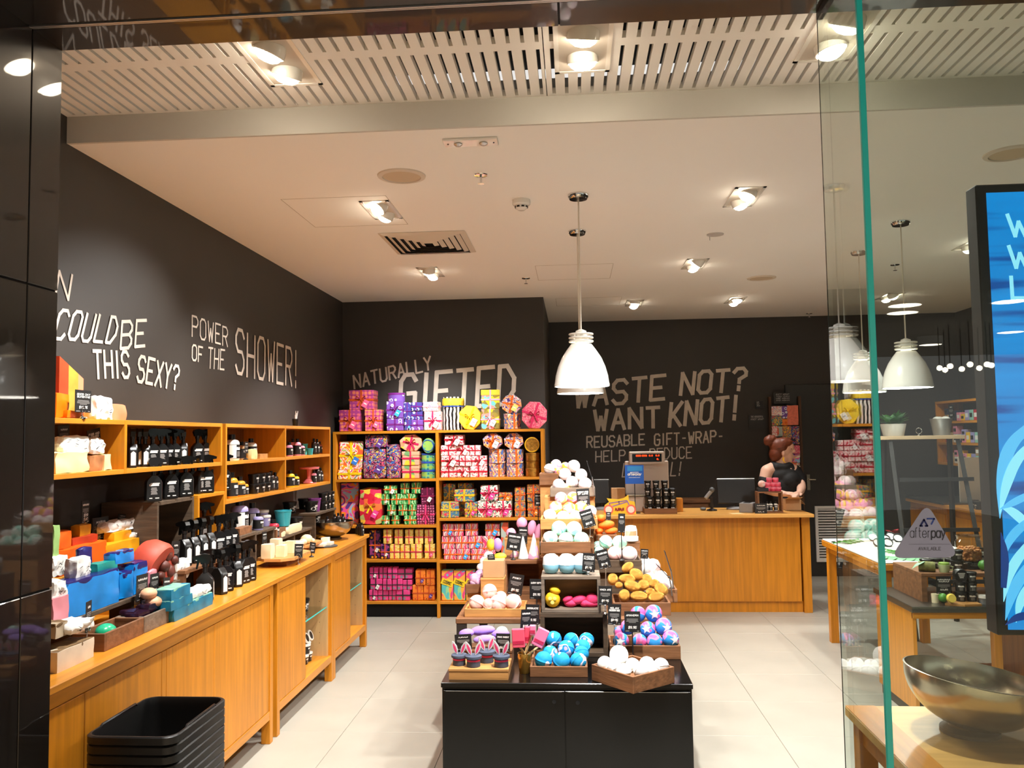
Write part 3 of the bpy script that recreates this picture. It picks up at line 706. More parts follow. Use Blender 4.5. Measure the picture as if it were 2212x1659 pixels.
# wall shelves
def wall_shelf(label, y0, y1, rows, cols, parts):
    t = thing('wall_shelf', label, 'shelf', (0, 0, 0)); x0, x1, tk = XL+.003, -1.96, .020
    for a in cols: MB().box(x0, x1, a, a+tk, rows[0][0]-.02, rows[0][1], .001).build('upright', wood, t)
    for z, a, b in parts: MB().box(x0, x1-.001, a+tk, b, z-tk, z, .001).build('shelf_board', woodh, t)
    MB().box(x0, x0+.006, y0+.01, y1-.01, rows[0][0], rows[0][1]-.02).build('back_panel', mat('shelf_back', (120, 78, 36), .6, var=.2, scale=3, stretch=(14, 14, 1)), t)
    return t
SH = (1.31, 1.53, 1.745)
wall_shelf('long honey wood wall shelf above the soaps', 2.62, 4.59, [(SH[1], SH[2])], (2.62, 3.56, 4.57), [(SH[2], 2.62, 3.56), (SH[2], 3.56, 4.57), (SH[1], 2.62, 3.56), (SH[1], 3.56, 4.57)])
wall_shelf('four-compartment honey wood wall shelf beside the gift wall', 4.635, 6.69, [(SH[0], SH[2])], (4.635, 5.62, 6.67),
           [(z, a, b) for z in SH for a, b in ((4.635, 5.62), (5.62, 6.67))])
open_box('display_cube', 'orange-brown open wooden cube holding three black spray bottles', XL+.01, -1.96, 4.29, 4.63, WT, 1.365, wood, .018, 'x', (1.10,))
open_box('display_crate', 'dark weathered crate under the upper row of spray bottles', XL+.01, -1.975, 3.885, 4.275, WT, 1.362, crate_d, .018, 'x')
def bench(label, x0, x1, y0, y1, z, m, n=2):
    t = thing('display_riser', label, 'riser', (0, 0, 0))
    MB().box(x0, x1, y0, y1, z-.018, z, .002).build('board', m, t)
    for k in range(n):
        a = y0+.005+(y1-y0-.035)*k/(n-1); MB().box(x0+.01, x1-.01, a, a+.025, WT, z-.018).build('support', m, t)
bench('dark wooden riser under the big blue soap loaves', -1.97, -1.855, 2.66, 3.88, 1.0, crate_d, 4)
bench('orange wooden back riser under the orange and yellow soap loaves', XL+.01, -2.05, 2.66, 3.70, 1.115, wood, 3)
bench('reddish wooden riser under the middle row of spray bottles', -1.955, -1.85, 3.92, 4.62, 1.035, crate_m, 3)
open_box('display_crate', 'dark upright crate between the spray bottles and the cream bars', -2.2, -1.90, 4.70, 4.95, WT, 1.105, crate_d, .018, 'x', back=True)
bench('dark riser under the lilac bottles', XL+.01, -1.95, 4.97, 5.42, 1.085, crate_d)
bench('dark riser under the stacked black tubs', XL+.01, -1.95, 5.44, 6.19, 1.0, crate_d, 3)
bench('dark riser in the corner behind the steel bowl', XL+.01, -1.93, 6.21, 6.75, 1.095, crate_d)
R90 = PI/2
def rx(k, x0, y0, x1, y1, X):
    a, b = AT(k, x0, y1, X=X), AT(k, x1, y1, X=X); c = AT(k, (x0+x1)/2, y0, X=X)
    return a.y, b.y, min(a.z, b.z), c.z
# --- soaps: (zoom, rect, front X, thickness, base z or None, kind ...)
soapm = {}
def sm(n, rgb, rough=.3, **k): soapm[n] = mat('soap_'+n, rgb, rough, **k); return soapm[n]
sm('white', (226, 212, 190), .6, var=.1, scale=14); sm('orange', (232, 96, 18), .35, var=.15, scale=9); sm('rust', (166, 50, 18), .4, var=.2, scale=9); sm('yellow', (228, 158, 20), .4, var=.15, scale=9)
sm('blue', (20, 132, 214), .25, var=.25, scale=7); sm('navy', (32, 34, 104), .25, var=.3, scale=9); sm('teal', (26, 152, 140), .35, var=.3, scale=10); sm('sea', (20, 118, 152), .4, var=.35, scale=16)
sm('foam', (130, 186, 160), .6, var=.3, scale=18); sm('red', (214, 84, 62), .55, var=.2, scale=8); sm('brown', (96, 42, 28), .5, var=.3, scale=14); sm('pink', (222, 140, 150), .5, var=.08); sm('peach', (240, 178, 138), .5, var=.08)
sm('plum', (44, 22, 36), .18, var=.3, scale=9); sm('green', (40, 176, 128), .25, var=.2, scale=12); sm('lime', (150, 186, 110), .5, var=.2, scale=14); sm('cream', (240, 222, 160), .45, var=.12, scale=14)
sm('earth', (172, 110, 62), .7, var=.3, scale=20); sm('crust', (120, 92, 56), .8, var=.4, scale=30); sm('gold', (212, 160, 60), .35, metal=.6); sm('stone', (196, 178, 150), .7, var=.15, scale=12)
def soap(label, k, r, X, th, z0, m, name='soap_loaf', **kw):
    a, b, zz, zt = rx(k, *r, X); z0 = zz if z0 is None else z0
    return loaf(name, label, X-th, X, a+.002, b-.002, z0, zt, soapm[m], **kw)
def wrap(label, k, r, X, th, z0, seed):
    a, b, zz, zt = rx(k, *r, X); z0 = zz if z0 is None else z0
    return crumple('wrapped_soap', label, X-th, X, a, b, z0, zt, seed)
Z0, Z1, Z2 = WT, 1.0, 1.115
soap('long white soap loaf with a dark crumbly crust, frontmost on the worktop', 'L3', (95, 1300, 430, 1500), -1.735, .09, Z0, 'white', top=soapm['crust'], seed=3, rnd=.03, amp=.003)
soap('grey-white soap loaf stacked on the frontmost white one by the jamb', 'L3', (75, 1100, 190, 1300), -1.765, .07, .985, 'stone', top=soapm['crust'], seed=5, rnd=.05)
wrap('white paper-wrapped soap lying on the frontmost white loaf', 'L3', (215, 1085, 440, 1275), -1.745, .09, .985, 4)
def tray(label, y0, y1, x0, x1, z0, z1, m): return crate('wooden_tray', label, x0, x1, y0, y1, z0, z1, m)
tray('worn wooden tray with a green soap egg at the worktop edge', 3.03, 3.315, -1.86, -1.735, Z0, .945, crate_m)
tray('worn wooden tray of plum and peach soaps at the worktop edge', 3.32, 3.56, -1.86, -1.735, Z0, .945, crate_g)
def egg(name, label, c, r, m, cat='soap', sx=1, sy=1, sz=1, rot=None):
    o = tag(MB().sphere(1, (0, 0, 0), 18, 12).rough(.03, 2.5, 3).build(name, m, None, 179, loc=c), label, cat); o.scale = (r*sx, r*sy, r*sz)
    if rot: o.rotation_euler = rot
    return o
egg('soap_egg', 'green egg-shaped soap in the front wooden tray', (-1.80, 3.15, .928), .036, soapm['green'], sy=1.25, sz=.8)
egg('soap_egg', 'flat turquoise soap half hidden beside the green egg', (-1.775, 3.085, .912), .028, soapm['green'], sy=1.2, sz=.6)
egg('soap_egg', 'small golden soap beside the green egg', (-1.765, 3.165, .912), .019, soapm['gold'])
for k, (y, z, x) in enumerate(((3.365, .946, -1.79), (3.395, .949, -1.83), (3.445, .962, -1.79))):
    loaf('soap_bar', 'glossy dark plum soap bar in the tray, '+nth(k, 3), x-.03, x+.03, y-.045, y+.045, z-.02, z+.012, soapm['plum'], rnd=.2, seed=k)
for k, (y, z, x) in enumerate(((3.49, .972, -1.785), (3.475, 1.010, -1.80), (3.535, .972, -1.775), (3.53, .97, -1.83))):
    egg('peach_soap', 'peach coloured round soap beside the plum bars, '+('front left', 'topmost', 'front right', 'rearmost')[k], (x, y, z), .034, soapm['peach'], sz=.72, sy=1.1)
for k, (r, zb, zt) in enumerate((((1140, 905, 1340, 1015), Z0, .93), ((1110, 830, 1310, 920), .93, .972), ((1115, 735, 1290, 840), .972, 1.018), ((1305, 885, 1490, 970), Z0, .935))):
    a, b, _, _ = rx('L3', *r, -1.715)
    loaf('sea_soap', 'teal sea-blue soap slab with foamy top, '+('lowest of the stack', 'middle of the stack', 'top of the stack', 'under the wrapped bar at right')[k], -1.79, -1.712, a, b-.006, zb, zt, soapm['sea'], .003, .04, k+4, top=soapm['foam'])
wrap('small paper-wrapped soap on the right teal slab', 'L3', (1310, 785, 1480, 885), -1.72, .06, .937, 9)
soap('longest bright blue soap loaf with dark navy top', 'L3', (180, 690, 655, 905), -1.86, .09, Z1, 'blue', top=soapm['navy'], rnd=.08, seed=2)
soap('blue rounded soap loaf with navy top, middle of the blue row', 'L3', (655, 650, 780, 855), -1.865, .08, Z1, 'blue', top=soapm['navy'], rnd=.2, seed=6)
soap('pale blue soap slab with navy top, rightmost of the blue row', 'L3', (780, 565, 905, 800), -1.87, .08, Z1, 'blue', top=soapm['navy'], rnd=.1, seed=8)
soap('blue and navy soap chunk lying on top of the blue loaves', 'L3', (610, 460, 790, 625), -1.90, .05, 1.14, 'blue', top=soapm['navy'], rnd=.15, seed=11)
soap('small teal green soap bar on the longest blue loaf', 'L3', (450, 555, 640, 655), -1.90, .05, 1.118, 'teal', rnd=.06, seed=12)
soap('blue soap shard standing behind a wrapped bar', 'L3', (300, 430, 415, 640), -1.94, .02, 1.118, 'navy', rnd=.25, seed=13)
wrap('paper-wrapped soap leaning on the longest blue loaf', 'L3', (270, 515, 405, 715), -1.89, .05, 1.118, 14)
soap('pink soap block at the left end of the dark riser', 'L3', (60, 870, 205, 1060), -1.84, .07, None, 'pink', rnd=.05, seed=15)
wrap('paper-wrapped soap on the pink block', 'L3', (60, 725, 190, 880), -1.85, .06, None, 16)
wrap('paper-wrapped soap behind the pink block by the jamb', 'L3', (65, 510, 190, 665), -2.0, .05, None, 17)
soap('long orange soap loaf with two layers at the back', 'L3', (110, 410, 540, 620), -2.055, .10, Z2, 'orange', rnd=.06, seed=18)
zo, zy = AT('L3', 325, 410, X=-2.055).z-.001, AT('L3', 680, 370, X=-2.055).z-.001
soap('orange curved soap chunk on the orange loaf', 'L3', (95, 280, 230, 420), -2.08, .06, zo, 'orange', rnd=.3, seed=19)
soap('dark rust red soap bar across the orange loaf', 'L3', (232, 325, 460, 415), -2.085, .05, zo, 'rust', rnd=.05, seed=20)
soap('yellow soap cube standing on the rust red bar', 'L3', (295, 225, 400, 330), -2.10, .04, AT('L3', 340, 325, X=-2.085).z, 'yellow', rnd=.05, seed=21)
soap('big yellow soap loaf right of the orange one', 'L3', (525, 370, 830, 555), -2.055, .10, Z2, 'yellow', rnd=.05, seed=22)
soap('yellow soap piece on the big yellow loaf', 'L3', (605, 280, 765, 380), -2.08, .05, zy, 'yellow', rnd=.12, seed=23)
wrap('paper-wrapped soaps heaped on the yellow loaf', 'L3', (565, 180, 845, 300), -2.09, .07, AT('L3', 685, 280, X=-2.08).z, 24)
wrap('small pinkish wrapped soap on the right of the yellow loaf', 'L3', (770, 290, 890, 365), -2.07, .05, zy, 25)
t = thing('dome_soap', 'red dome-shaped soap wheel with dark fruit pieces', 'soap', (-1.915, 3.655, Z1))
MB().lathe([(.001, .0), (.1, .0), (.11, .02), (.105, .08), (.085, .11), (.05, .12), (.001, .12)], 24, Matrix.Translation((0, .06, .1)) @ Matrix.Rotation(-1.15, 4, 'Y') @ Matrix.Translation((0, 0, -.05))).build('dome', soapm['red'], t, 40)
for k, (x, y, z, r) in enumerate(((.05, .10, .13, .03), (.055, .07, .085, .028), (.05, .12, .055, .032), (.05, .05, .045, .022), (.06, .155, .10, .022))):
    MB().sphere(r, (x, y, z), 12, 8).rough(.003, 60, k).build('fruit_piece', soapm['brown'], t, 179)
loaf('soap_slice', 'pink-red round soap slice in front of the red wheel', -1.875, -1.855, 3.72, 3.82, Z1, 1.10, soapm['red'], .004, .5, 31)
loaf('soap_slice', 'pale pink soap slice left of the red wheel', -1.872, -1.855, 3.585, 3.66, Z1, 1.085, soapm['pink'], .004, .4, 32)
wrap('paper-wrapped soap at the right end of the dark riser', 'L3', (1155, 535, 1285, 690), -1.89, .05, None, 33)
soap('pale green soap block at the far left by the jamb', 'L3', (60, 225, 120, 500), -2.02, .05, None, 'lime', rnd=.08, seed=34)
# top of the wall shelf
def top_soap(label, r, X, th, m, **kw): a, b, zz, zt = rx('L1', *r, X); return loaf('melon_soap', label, X-th, X, a, b, SH[2], zt, soapm[m], **kw)
sm('melon', (226, 150, 78), .4, var=.3, scale=6, stretch=(1, 3, .4)); sm('salmon', (228, 138, 100), .4, var=.12, scale=6); sm('bright', (240, 120, 10), .35, var=.15, scale=9)
a, b, zz, zt = rx('L1', 125, 40, 375, 575, -2.06); zr = AT('L1', 375, 180, X=-2.06).z
t = thing('melon_soap', 'tall red and green melon-striped soap column on the wall shelf', 'soap', (-2.11, (a+b)/2, SH[2])); hb = (b-a)/2
sm('mgreen', (184, 150, 58), .4, var=.25, scale=12); sm('mred', (206, 70, 34), .4, var=.2, scale=10)
for f0, f1, m_ in ((-1, -.25, 'mred'), (-.25, .55, 'mgreen'), (.55, 1, 'salmon')):
    mb = MB(); zA, zB = [(zt-SH[2])+.03+((zr-zt)-.03)*(f+1)/2 for f in (f0, f1)]
    mb.add([(x, f*hb, z) for x in (-.05, .05) for f, z in ((f0, 0), (f1, 0), (f1, zB), (f0, zA))], [(0, 3, 2, 1), (4, 5, 6, 7), (0, 1, 5, 4), (1, 2, 6, 5), (2, 3, 7, 6), (3, 0, 4, 7)]); mb.build('soap_band', soapm[m_], t)
top_soap('bright orange soap wedge left of the price card on the shelf', (105, 330, 235, 570), -2.0, .05, 'bright', rnd=.25, seed=42)
top_soap('flat bright orange soap bar in front of the melon column', (215, 515, 370, 575), -1.985, .05, 'bright', rnd=.1, seed=43)
top_soap('salmon soap slope behind the price card on the shelf', (455, 400, 600, 580), -2.02, .06, 'salmon', rnd=.2, seed=44)
top_soap('salmon soap dome at the right of the wrapped soap', (650, 440, 820, 590), -2.02, .06, 'salmon', rnd=.3, seed=45)
a, b, zz, zt = rx('L1', 510, 370, 690, 580, -1.99); crumple('wrapped_soap', 'paper-wrapped soap on top of the wall shelf', -2.05, -1.99, a, b, SH[2], zt, 46)
# lower left compartment
for k, (r, m, lb) in enumerate((((105, 930, 440, 1125), 'cream', 'chunky cream soap block in the wall shelf'), ((440, 960, 590, 1105), 'earth', 'brown earthy soap block in the wall shelf'), ((590, 960, 668, 1095), 'cream', 'narrow cream soap slice right of the brown block'))):
    a, b, zz, zt = rx('L1', *r, -1.985); loaf('soap_block', lb, -2.08, -1.985, a, b-.003, SH[1], zt, soapm[m], seed=50+k, rnd=.1, amp=.008)
crumple('wrapped_soap', 'white wrapped soap with printed label on the cream block', -2.05, -2.0, 3.18, 3.36, 1.605, 1.675, 54); crumple('wrapped_soap', 'wrapped soap slab on the narrow cream slice', -2.06, -2.0, 3.37, 3.475, 1.60, 1.665, 55)
# price cards of the left wall (they face +x)
def lcard(label, k, r, X, title, price, roll=0, holder='clip', foot=None, turn=0):
    a, b, z0, z1 = rx(k, *r, X)
    return price_card(label, ((X), (a+b)/2, (z0+z1)/2), max(.05, (b-a)*.92), z1-z0, title, price, R90+turn, roll, 0, holder, foot)
lcard('black price card GOOD DAY SUNSHINE on top of the wall shelf', 'L1', (285, 297, 462, 522), -1.965, 'GOOD DAY/SUNSHINE', '$12.95', 0, 'clip', SH[2])
lcard('black price card FIGS AND LEAVES in the wall shelf', 'L1', (415, 695, 560, 950), -2.07, 'FIGS AND/LEAVES', '$8.95/$29.50', -.15, 'clip', SH[1])
lcard('black price card at the left end of the wall shelf', 'L1', (110, 655, 240, 895), -2.07, '~^~~^', None, -.05, 'clip', SH[1])
lcard('black price card KARMA behind the orange soaps', 'L3', (405, 155, 560, 350), -2.15, 'KARMA', '$8.50/$25.00', 0, 'clip', Z2)
lcard('narrow tall black price card above the yellow soap cube', 'L3', (312, 5, 385, 200), -2.16, '~^~~^~^', '$9/$28', 0, 'clip', Z2)
lcard('black price card left of its pair among the plum soaps', 'L3', (800, 668, 910, 880), -1.825, '~^~~^~^', '$8.95', .03, 'stick', WT)
lcard('black price card right of its pair among the plum soaps', 'L3', (925, 660, 1008, 835), -1.84, '~^~~^~', '$9.95', .05, 'stick', WT)
lcard('black price card between the peach soaps and teal slabs', 'L3', (1040, 695, 1105, 880), -1.82, '~^~~^~^', '$9.50', .12, 'stick', WT)
lcard('black price card in front of the spray bottles', 'L3', (1115, 370, 1195, 560), -1.87, '~^~~', '$8.95', .1, 'clip', 1.035)
price_card('black price card turned edge-on behind the wrapped soap', (-1.78, 3.0, 1.015), .07, .11, '~^~~', None, 1.85, .05, 0, 'clip', WT)
lcard('small black price card on the heap of wrapped soaps', 'L3', (638, 128, 720, 205), -2.13, '~^~~^', None, .15, None)
# --- spray bottles
def bottles(group, where, pts, X, z, sc, rz=R90, dx=None):
    n = len(pts)
    for i, (k, x, y) in enumerate(pts):
        p = AT(k, x, y, X=X+(dx[i] if dx else 0))
        rr = rz if not isinstance(rz, list) else rz[i]; st = rr > 2
        proto('spray%d' % st, (lambda: spray_bottle(True)) if st else (lambda: spray_bottle(False)), (X+(dx[i] if dx else 0), p.y, z), rr, 'black trigger spray bottle %s, %s' % (where, nth(i, n)), 'bottle', group, sc)
bottles('black spray bottles in the long wall shelf', 'in the long wall shelf', [('L1', x, 1050) for x in (880, 950, 1010, 1085, 1175, 1240, 1310, 1400, 1545, 1625)], -2.03, SH[1], .97, dx=[.0, -.05, -.02, 0, 0, -.01, 0, 0, 0, -.02], rz=[a for a in (2.2, 2.3, 2.2, .8, .8, .9, .8, 2.2, .8, 1.0)])
bottles('black spray bottles on the dark crate', 'in the row on the dark crate', [('L1', x, 1400-(x-1090)*.11) for x in (1095, 1165, 1265, 1335, 1425, 1497, 1560, 1640, 1707, 1815)], -2.0, 1.366, 1.1, dx=[0, -.07, 0, -.05, 0, -.05, -.02, 0, -.04, 0], rz=[a for a in (.7, .8, .9, .8, .8, .8, 1.6, .8, .8, .8)])
bottles('black spray bottles in the wooden cube', 'inside the open wooden cube', [('L4', x, 560) for x in (320, 405, 485)], -2.04, 1.101, 1.12, rz=[.8]*3)
bottles('black spray bottles on the reddish riser', 'on the reddish riser showing its pale back sticker', [('L4', x, 900) for x in (95, 192, 284, 375)], -1.93, 1.036, 1.15, rz=[PI-.5]*4)
bottles('black spray bottles on the reddish riser', 'at the right end of the reddish riser', [('L4', x, 850) for x in (485, 560, 630)], -1.92, 1.036, 1.12, rz=[.9]*3)
bottles('black spray bottles standing on the worktop', 'on the worktop edge', [('L4', x, y) for x, y in ((330, 1320), (400, 1310), (495, 1275), (560, 1230), (620, 1170), (690, 1165), (765, 1130), (825, 1080))], -1.79, WT, 1.18, dx=[0, -.05, .0, 0, -.03, 0, 0, .0], rz=[PI+.3, PI+.2, PI-.4, .9, 1.2, 2.3, 1.3, 1.0])
# --- wall shelf beside the gift wall: bottles and pots
def put(kind, r, h, k, x, y, X, z, label, cat='bottle', body=None, group=None, rz=R90, **kw):
    """stand a lathe product where pixel (x, y) meets X"""
    p = AT(k, x, y, X=X)
    if kind == 'bottle': key = ('rb', round(r, 3), round(h, 3), body, kw.get('ws', False)); fn = round_bottle(r, h, body, True, kw.get('ws', False))
    elif kind == 'pot': key = ('pot', round(r, 3), round(h, 3), body, kw.get('lid')); fn = pot(r, h, kw.get('lid', 'black_plastic'), body or 'black_plastic', kw.get('disc', False))
    else: key = ('tub', round(r, 3), round(h, 3), body); fn = tub(r, h, body)
    return proto(key, fn, (X, p.y, z), rz, label, cat, group)
put('bottle', .044, .155, 'L2', 315, 680, -2.03, SH[1], 'large white lotion bottle at the left of the upper compartment', body='gel_white', ws=True)
put('bottle', .03, .11, 'L2', 425, 660, -2.06, SH[1], 'tan bottle behind the small standing price sign', body='gel_tan')
put('bottle', .036, .13, 'L2', 530, 660, -2.06, SH[1], 'white bottle right of the small standing price sign', body='gel_white')
put('tub', .05, .12, 'L2', 765, 650, -2.12, SH[1], 'black bucket in the upper compartment', 'tub', 'black_plastic')
for k in range(3): put('pot', .026, .05, 'L2', 872, 650, -2.03, SH[1]+.0505*k, 'black pot in the upper compartment corner, '+('bottom', 'middle', 'top')[k]+' of its stack', 'pot', group='black pots stacked in the upper compartment')
loaf('wood_block', 'small wooden block under the black bucket in the shelf', -2.05, -2.0, 5.26, 5.40, SH[1], 1.56, crate_l, 0, 0, 1, 'block', n=1)
loaf('shell_soap', 'scalloped white soap bar in the upper compartment', -2.03, -1.99, 5.10, 5.20, SH[1], 1.59, soapm['cream'], .004, .3, 60)
for k, (x, r, h, bd) in enumerate(((960, .024, .10, 'gel_pink'), (1000, .026, .125, 'gel_pink'), (1050, .026, .125, 'gel_pink'), (1098, .024, .09, 'gel_pink'))):
    put('bottle', r, h, 'L2', x, 640, -2.03-.04*(k == 1), SH[1], 'pink shower gel bottle in the right upper compartment, '+nth(k, 4), body=bd, group='pink gel bottles in the shelf')
put('tub', .032, .085, 'L2', 1120, 625, -2.1, SH[1], 'teal cup standing upright behind the pink bottles', 'tub', 'gel_teal'); put('tub', .026, .05, 'L2', 1190, 625, -2.02, SH[1], 'small light teal cup in the right upper compartment', 'tub', 'gel_teal')
for k, (x, r, h) in enumerate(((1235, .02, .125), (1270, .02, .12), (1305, .022, .10), (1335, .02, .08))):
    put('bottle', r, h, 'L2', x, 625, -2.04, SH[1], 'dark red gel bottle at the right of the upper compartment, '+nth(k, 4), body='gel_amber' if k > 1 else 'gel_dark', group='dark gel bottles in the shelf')
for k, (x, r, h) in enumerate(((312, .036, .15), (402, .034, .12), (458, .024, .09))):
    put('bottle', r, h, 'L2', x, 1080, -2.02, SH[0], 'orange shower gel bottle in the lower compartment, '+('tallest', 'middle one', 'smallest')[k], body='gel_orange', group='orange gel bottles')
k = 0
for row in range(2):
    for x in (560, 630, 690):
        put('pot', .034, .062, 'L2', x, 1050-(x-560)*.15, -2.03, SH[0]+.0625*row, 'black pot in the lower left compartment, %s of the %s row' % (nth([560, 630, 690].index(x), 3), ('bottom', 'top')[row]), 'pot', group='black pots in two rows'); k += 1
for k, x in enumerate((755, 800, 845, 880)): put('bottle', .024, .13-.012*k, 'L2', x, 1030, -2.03, SH[0], 'dark bottle right of the stacked pots in the shelf, '+nth(k, 4), body='gel_dark', group='dark bottles beside the pots')
put('bottle', .032, .12, 'L2', 968, 985, -2.03, SH[0], 'tall yellow gel bottle in the lower right compartment', body='gel_yellow'); put('bottle', .026, .09, 'L2', 1030, 985, -2.02, SH[0], 'small yellow gel bottle in the lower right compartment', body='gel_yellow')
t = thing('jelly_stand', 'pink tiered jelly cake stand in the lower right compartment', 'stand', (-2.04, AT('L2', 1180, 950, X=-2.04).y, SH[0]))
pk = mat('jelly_pink', (240, 128, 128), .3, coat=.2)
MB().lathe([(.045, 0), (.05, .006), (.03, .03), (.022, .035)], 20).build('base', pk, t, 40); MB().lathe([(.016, .035), (.02, .11)], 16).build('column', pk, t, 40); MB().lathe([(.075, .11), (.078, .125), (.0005, .126)], 24).build('plate', pk, t, 40)
put('bottle', .02, .10, 'L2', 1235, 950, -2.0, SH[0], 'small pink bottle in front of the jelly stand', body='gel_pink')
for k, x in enumerate((1275, 1305, 1335)): put('bottle', .024, .125-.015*k, 'L2', x, 930, -2.03, SH[0], 'black-labelled dark bottle at the far right of the shelf, '+nth(k, 3), body='gel_dark', group='dark bottles far right of the shelf')
t = thing('brush_cup', 'black cup with white brushes on top of the shelf corner', 'cup', (-2.1, 6.25, SH[2]))
MB().lathe([(.02, 0), (.026, .06), (.022, .06), (.017, .004), (.0005, .004)], 14, cap=False).build('cup', blackp, t, 40)
for k in range(5): MB().tube([(0, -.01+.005*k, .02), (.004, -.02+.03*k*.5, .09+.015*((k*2) % 3))], .003, 6).build('brush', ink, t)
# --- below the shelf
put('bottle', .052, .19, 'L2', 400, 1440, -2.02, 1.105, 'largest lilac bath bottle with white side strip', body='gel_lilac', ws=True)
put('bottle', .044, .165, 'L2', 545, 1400, -2.05, 1.086, 'second lilac bath bottle with white side strip', body='gel_lilac', ws=True)
put('bottle', .032, .105, 'L2', 610, 1450, -1.99, 1.086, 'small lilac bath bottle in front', body='gel_lilac'); put('bottle', .038, .125, 'L2', 780, 1460, -1.99, 1.0, 'raspberry red shower bottle on the dark riser', body='gel_red', ws=True)
put('pot', .045, .09, 'L2', 650, 1390, -2.12, 1.086, 'white-lidded tub with a face sticker behind the lilac bottles', 'tub', 'gel_lilac', lid='white_enamel', disc=True); put('pot', .034, .07, 'L2', 690, 1420, -2.03, 1.086, 'small white-lidded lilac tub', 'tub', 'gel_lilac', lid='white_enamel')
loaf('wood_block', 'square orange-brown wooden block on the dark crate', -1.965, -1.91, 4.72, 4.90, 1.105, 1.145, crate_m, 0, 0, 1, 'block', n=1)
put('tub', .058, .105, 'L2', 888, 1330, -2.0, 1.06, 'bright teal tub on a wooden block', 'tub', 'gel_teal'); loaf('wood_block', 'wooden block under the bright teal tub', -2.05, -1.955, 5.44, 5.62, 1.0, 1.06, crate_m, 0, 0, 1, 'block', n=1)
for k, (x, y, X, z) in enumerate(((1030, 1340, -2.02, 1.0), (965, 1340, -2.15, 1.0), (965, 1240, -2.15, 1.0905), (1235, 1420, -2.0, 1.0), (1205, 1300, -2.01, 1.0905), (1130, 1330, -2.15, 1.0), (1130, 1250, -2.15, 1.0905))):
    put('pot', .05, .09, 'L2', x, y, X, z, 'black tub on the dark riser, '+('in front of the teal tub', 'bottom of the rear left stack', 'top of the rear left stack', 'bottom of the front right stack', 'top of the front right stack', 'bottom of the middle stack', 'top of the middle stack')[k], 'tub', group='black tubs on the dark riser', disc=True)
put('tub', .05, .10, 'L2', 1240, 1180, -2.0, 1.095, 'purple tub among the stacked black tubs', 'tub', 'gel_purple')
for k, x in enumerate((1335, 1378, 1418)):
    for row in range(2): put('pot', .034, .066, 'L2', x, 1215, -1.97, 1.0955+.0665*row, 'black pot on the corner riser, %s, %s' % (nth(k, 3), ('lower', 'upper')[row]), 'pot', group='black pots on the corner riser')
# boards with cream bars
def board8(label, y0, y1, x0, x1, z0, z1, m):
    t = thing('serving_board', label, 'board', ((x0+x1)/2, (y0+y1)/2, z0)); hx, hy, c = (x1-x0)/2, (y1-y0)/2, min(x1-x0, y1-y0)*.28
    MB().prism([(-hx+c, -hy), (hx-c, -hy), (hx, -hy+c), (hx, hy-c), (hx-c, hy), (-hx+c, hy), (-hx, hy-c), (-hx, -hy+c)], z1-z0-.016, z1-z0).build('board', m, t)
    MB().box(-hx*.5, hx*.5, -hy*.6, hy*.6, 0, z1-z0-.016).build('foot', crate_m, t)
board8('octagonal wooden serving board with cream massage bars', 4.98, 5.42, -1.93, -1.70, WT, .935, crate_l); board8('small wooden stand with round cream soaps', 5.62, 5.98, -1.96, -1.80, WT, .93, crate_l)
cr = mat('cream_bar', (244, 226, 186), .4, var=.05, scale=9)
for k, (y, x, z, s, h) in enumerate(((5.03, -1.86, .935, .055, .085), (5.10, -1.80, .935, .05, .07), (5.17, -1.86, .935, .055, .10), (5.26, -1.80, .935, .05, .075), (5.33, -1.86, .935, .045, .06), (5.38, -1.80, .935, .04, .03))):
    loaf('massage_bar', 'cream massage bar on the octagonal board, '+nth(k, 6), x-s*.55, x+s*.55, y-s*.62, y+s*.62, z, z+h, cr, .003, .15, 70+k)
for k, (y, x, r) in enumerate(((5.66, -1.85, .028), (5.74, -1.85, .04), (5.82, -1.87, .034), (5.80, -1.83, .02))): egg('round_soap', 'round ivory soap on the small wooden stand, '+nth(k, 4), (x, y, .93+r*.8), r, cr, sz=.82)
for k, (x, X) in enumerate(((905, -1.84), (1040, -1.84))): put('pot', .047, .10, 'L2', x, 1640, X, WT, 'navy tub with white lid behind the cream bars, '+nth(k, 2), 'tub', 'gel_navy', lid='white_enamel', disc=True)
loaf('cream_bottle', 'cream coloured bottle lying on the dark riser', -2.0, -1.95, 5.66, 5.95, 1.0, 1.055, cr, .003, .35, 77); loaf('massage_bar', 'small cream bar left of the lying bottle', -2.0, -1.955, 5.53, 5.62, 1.0, 1.045, cr, .003, .2, 78)
t = thing('slate_disc', 'round dark slate with white soap pieces on it', 'slate', (-1.79, 5.98, WT)); MB().lathe([(.085, 0), (.088, .006), (.08, .010), (.0005, .010)], 24).build('disc', mat('slate', (60, 58, 56), .7), t, 40)
for k, (x, y, sx, sy, h) in enumerate(((-1.80, 5.93, .03, .05, .02), (-1.77, 5.99, .03, .045, .022), (-1.80, 6.02, .025, .03, .05))): loaf('white_soap', 'white soap piece on the slate, '+nth(k, 3), x-sx, x+sx, y-sy, y+sy, WT+.0105, WT+.0105+h, mat('white_soap', (238, 230, 210), .5), .002, .12, 80+k)
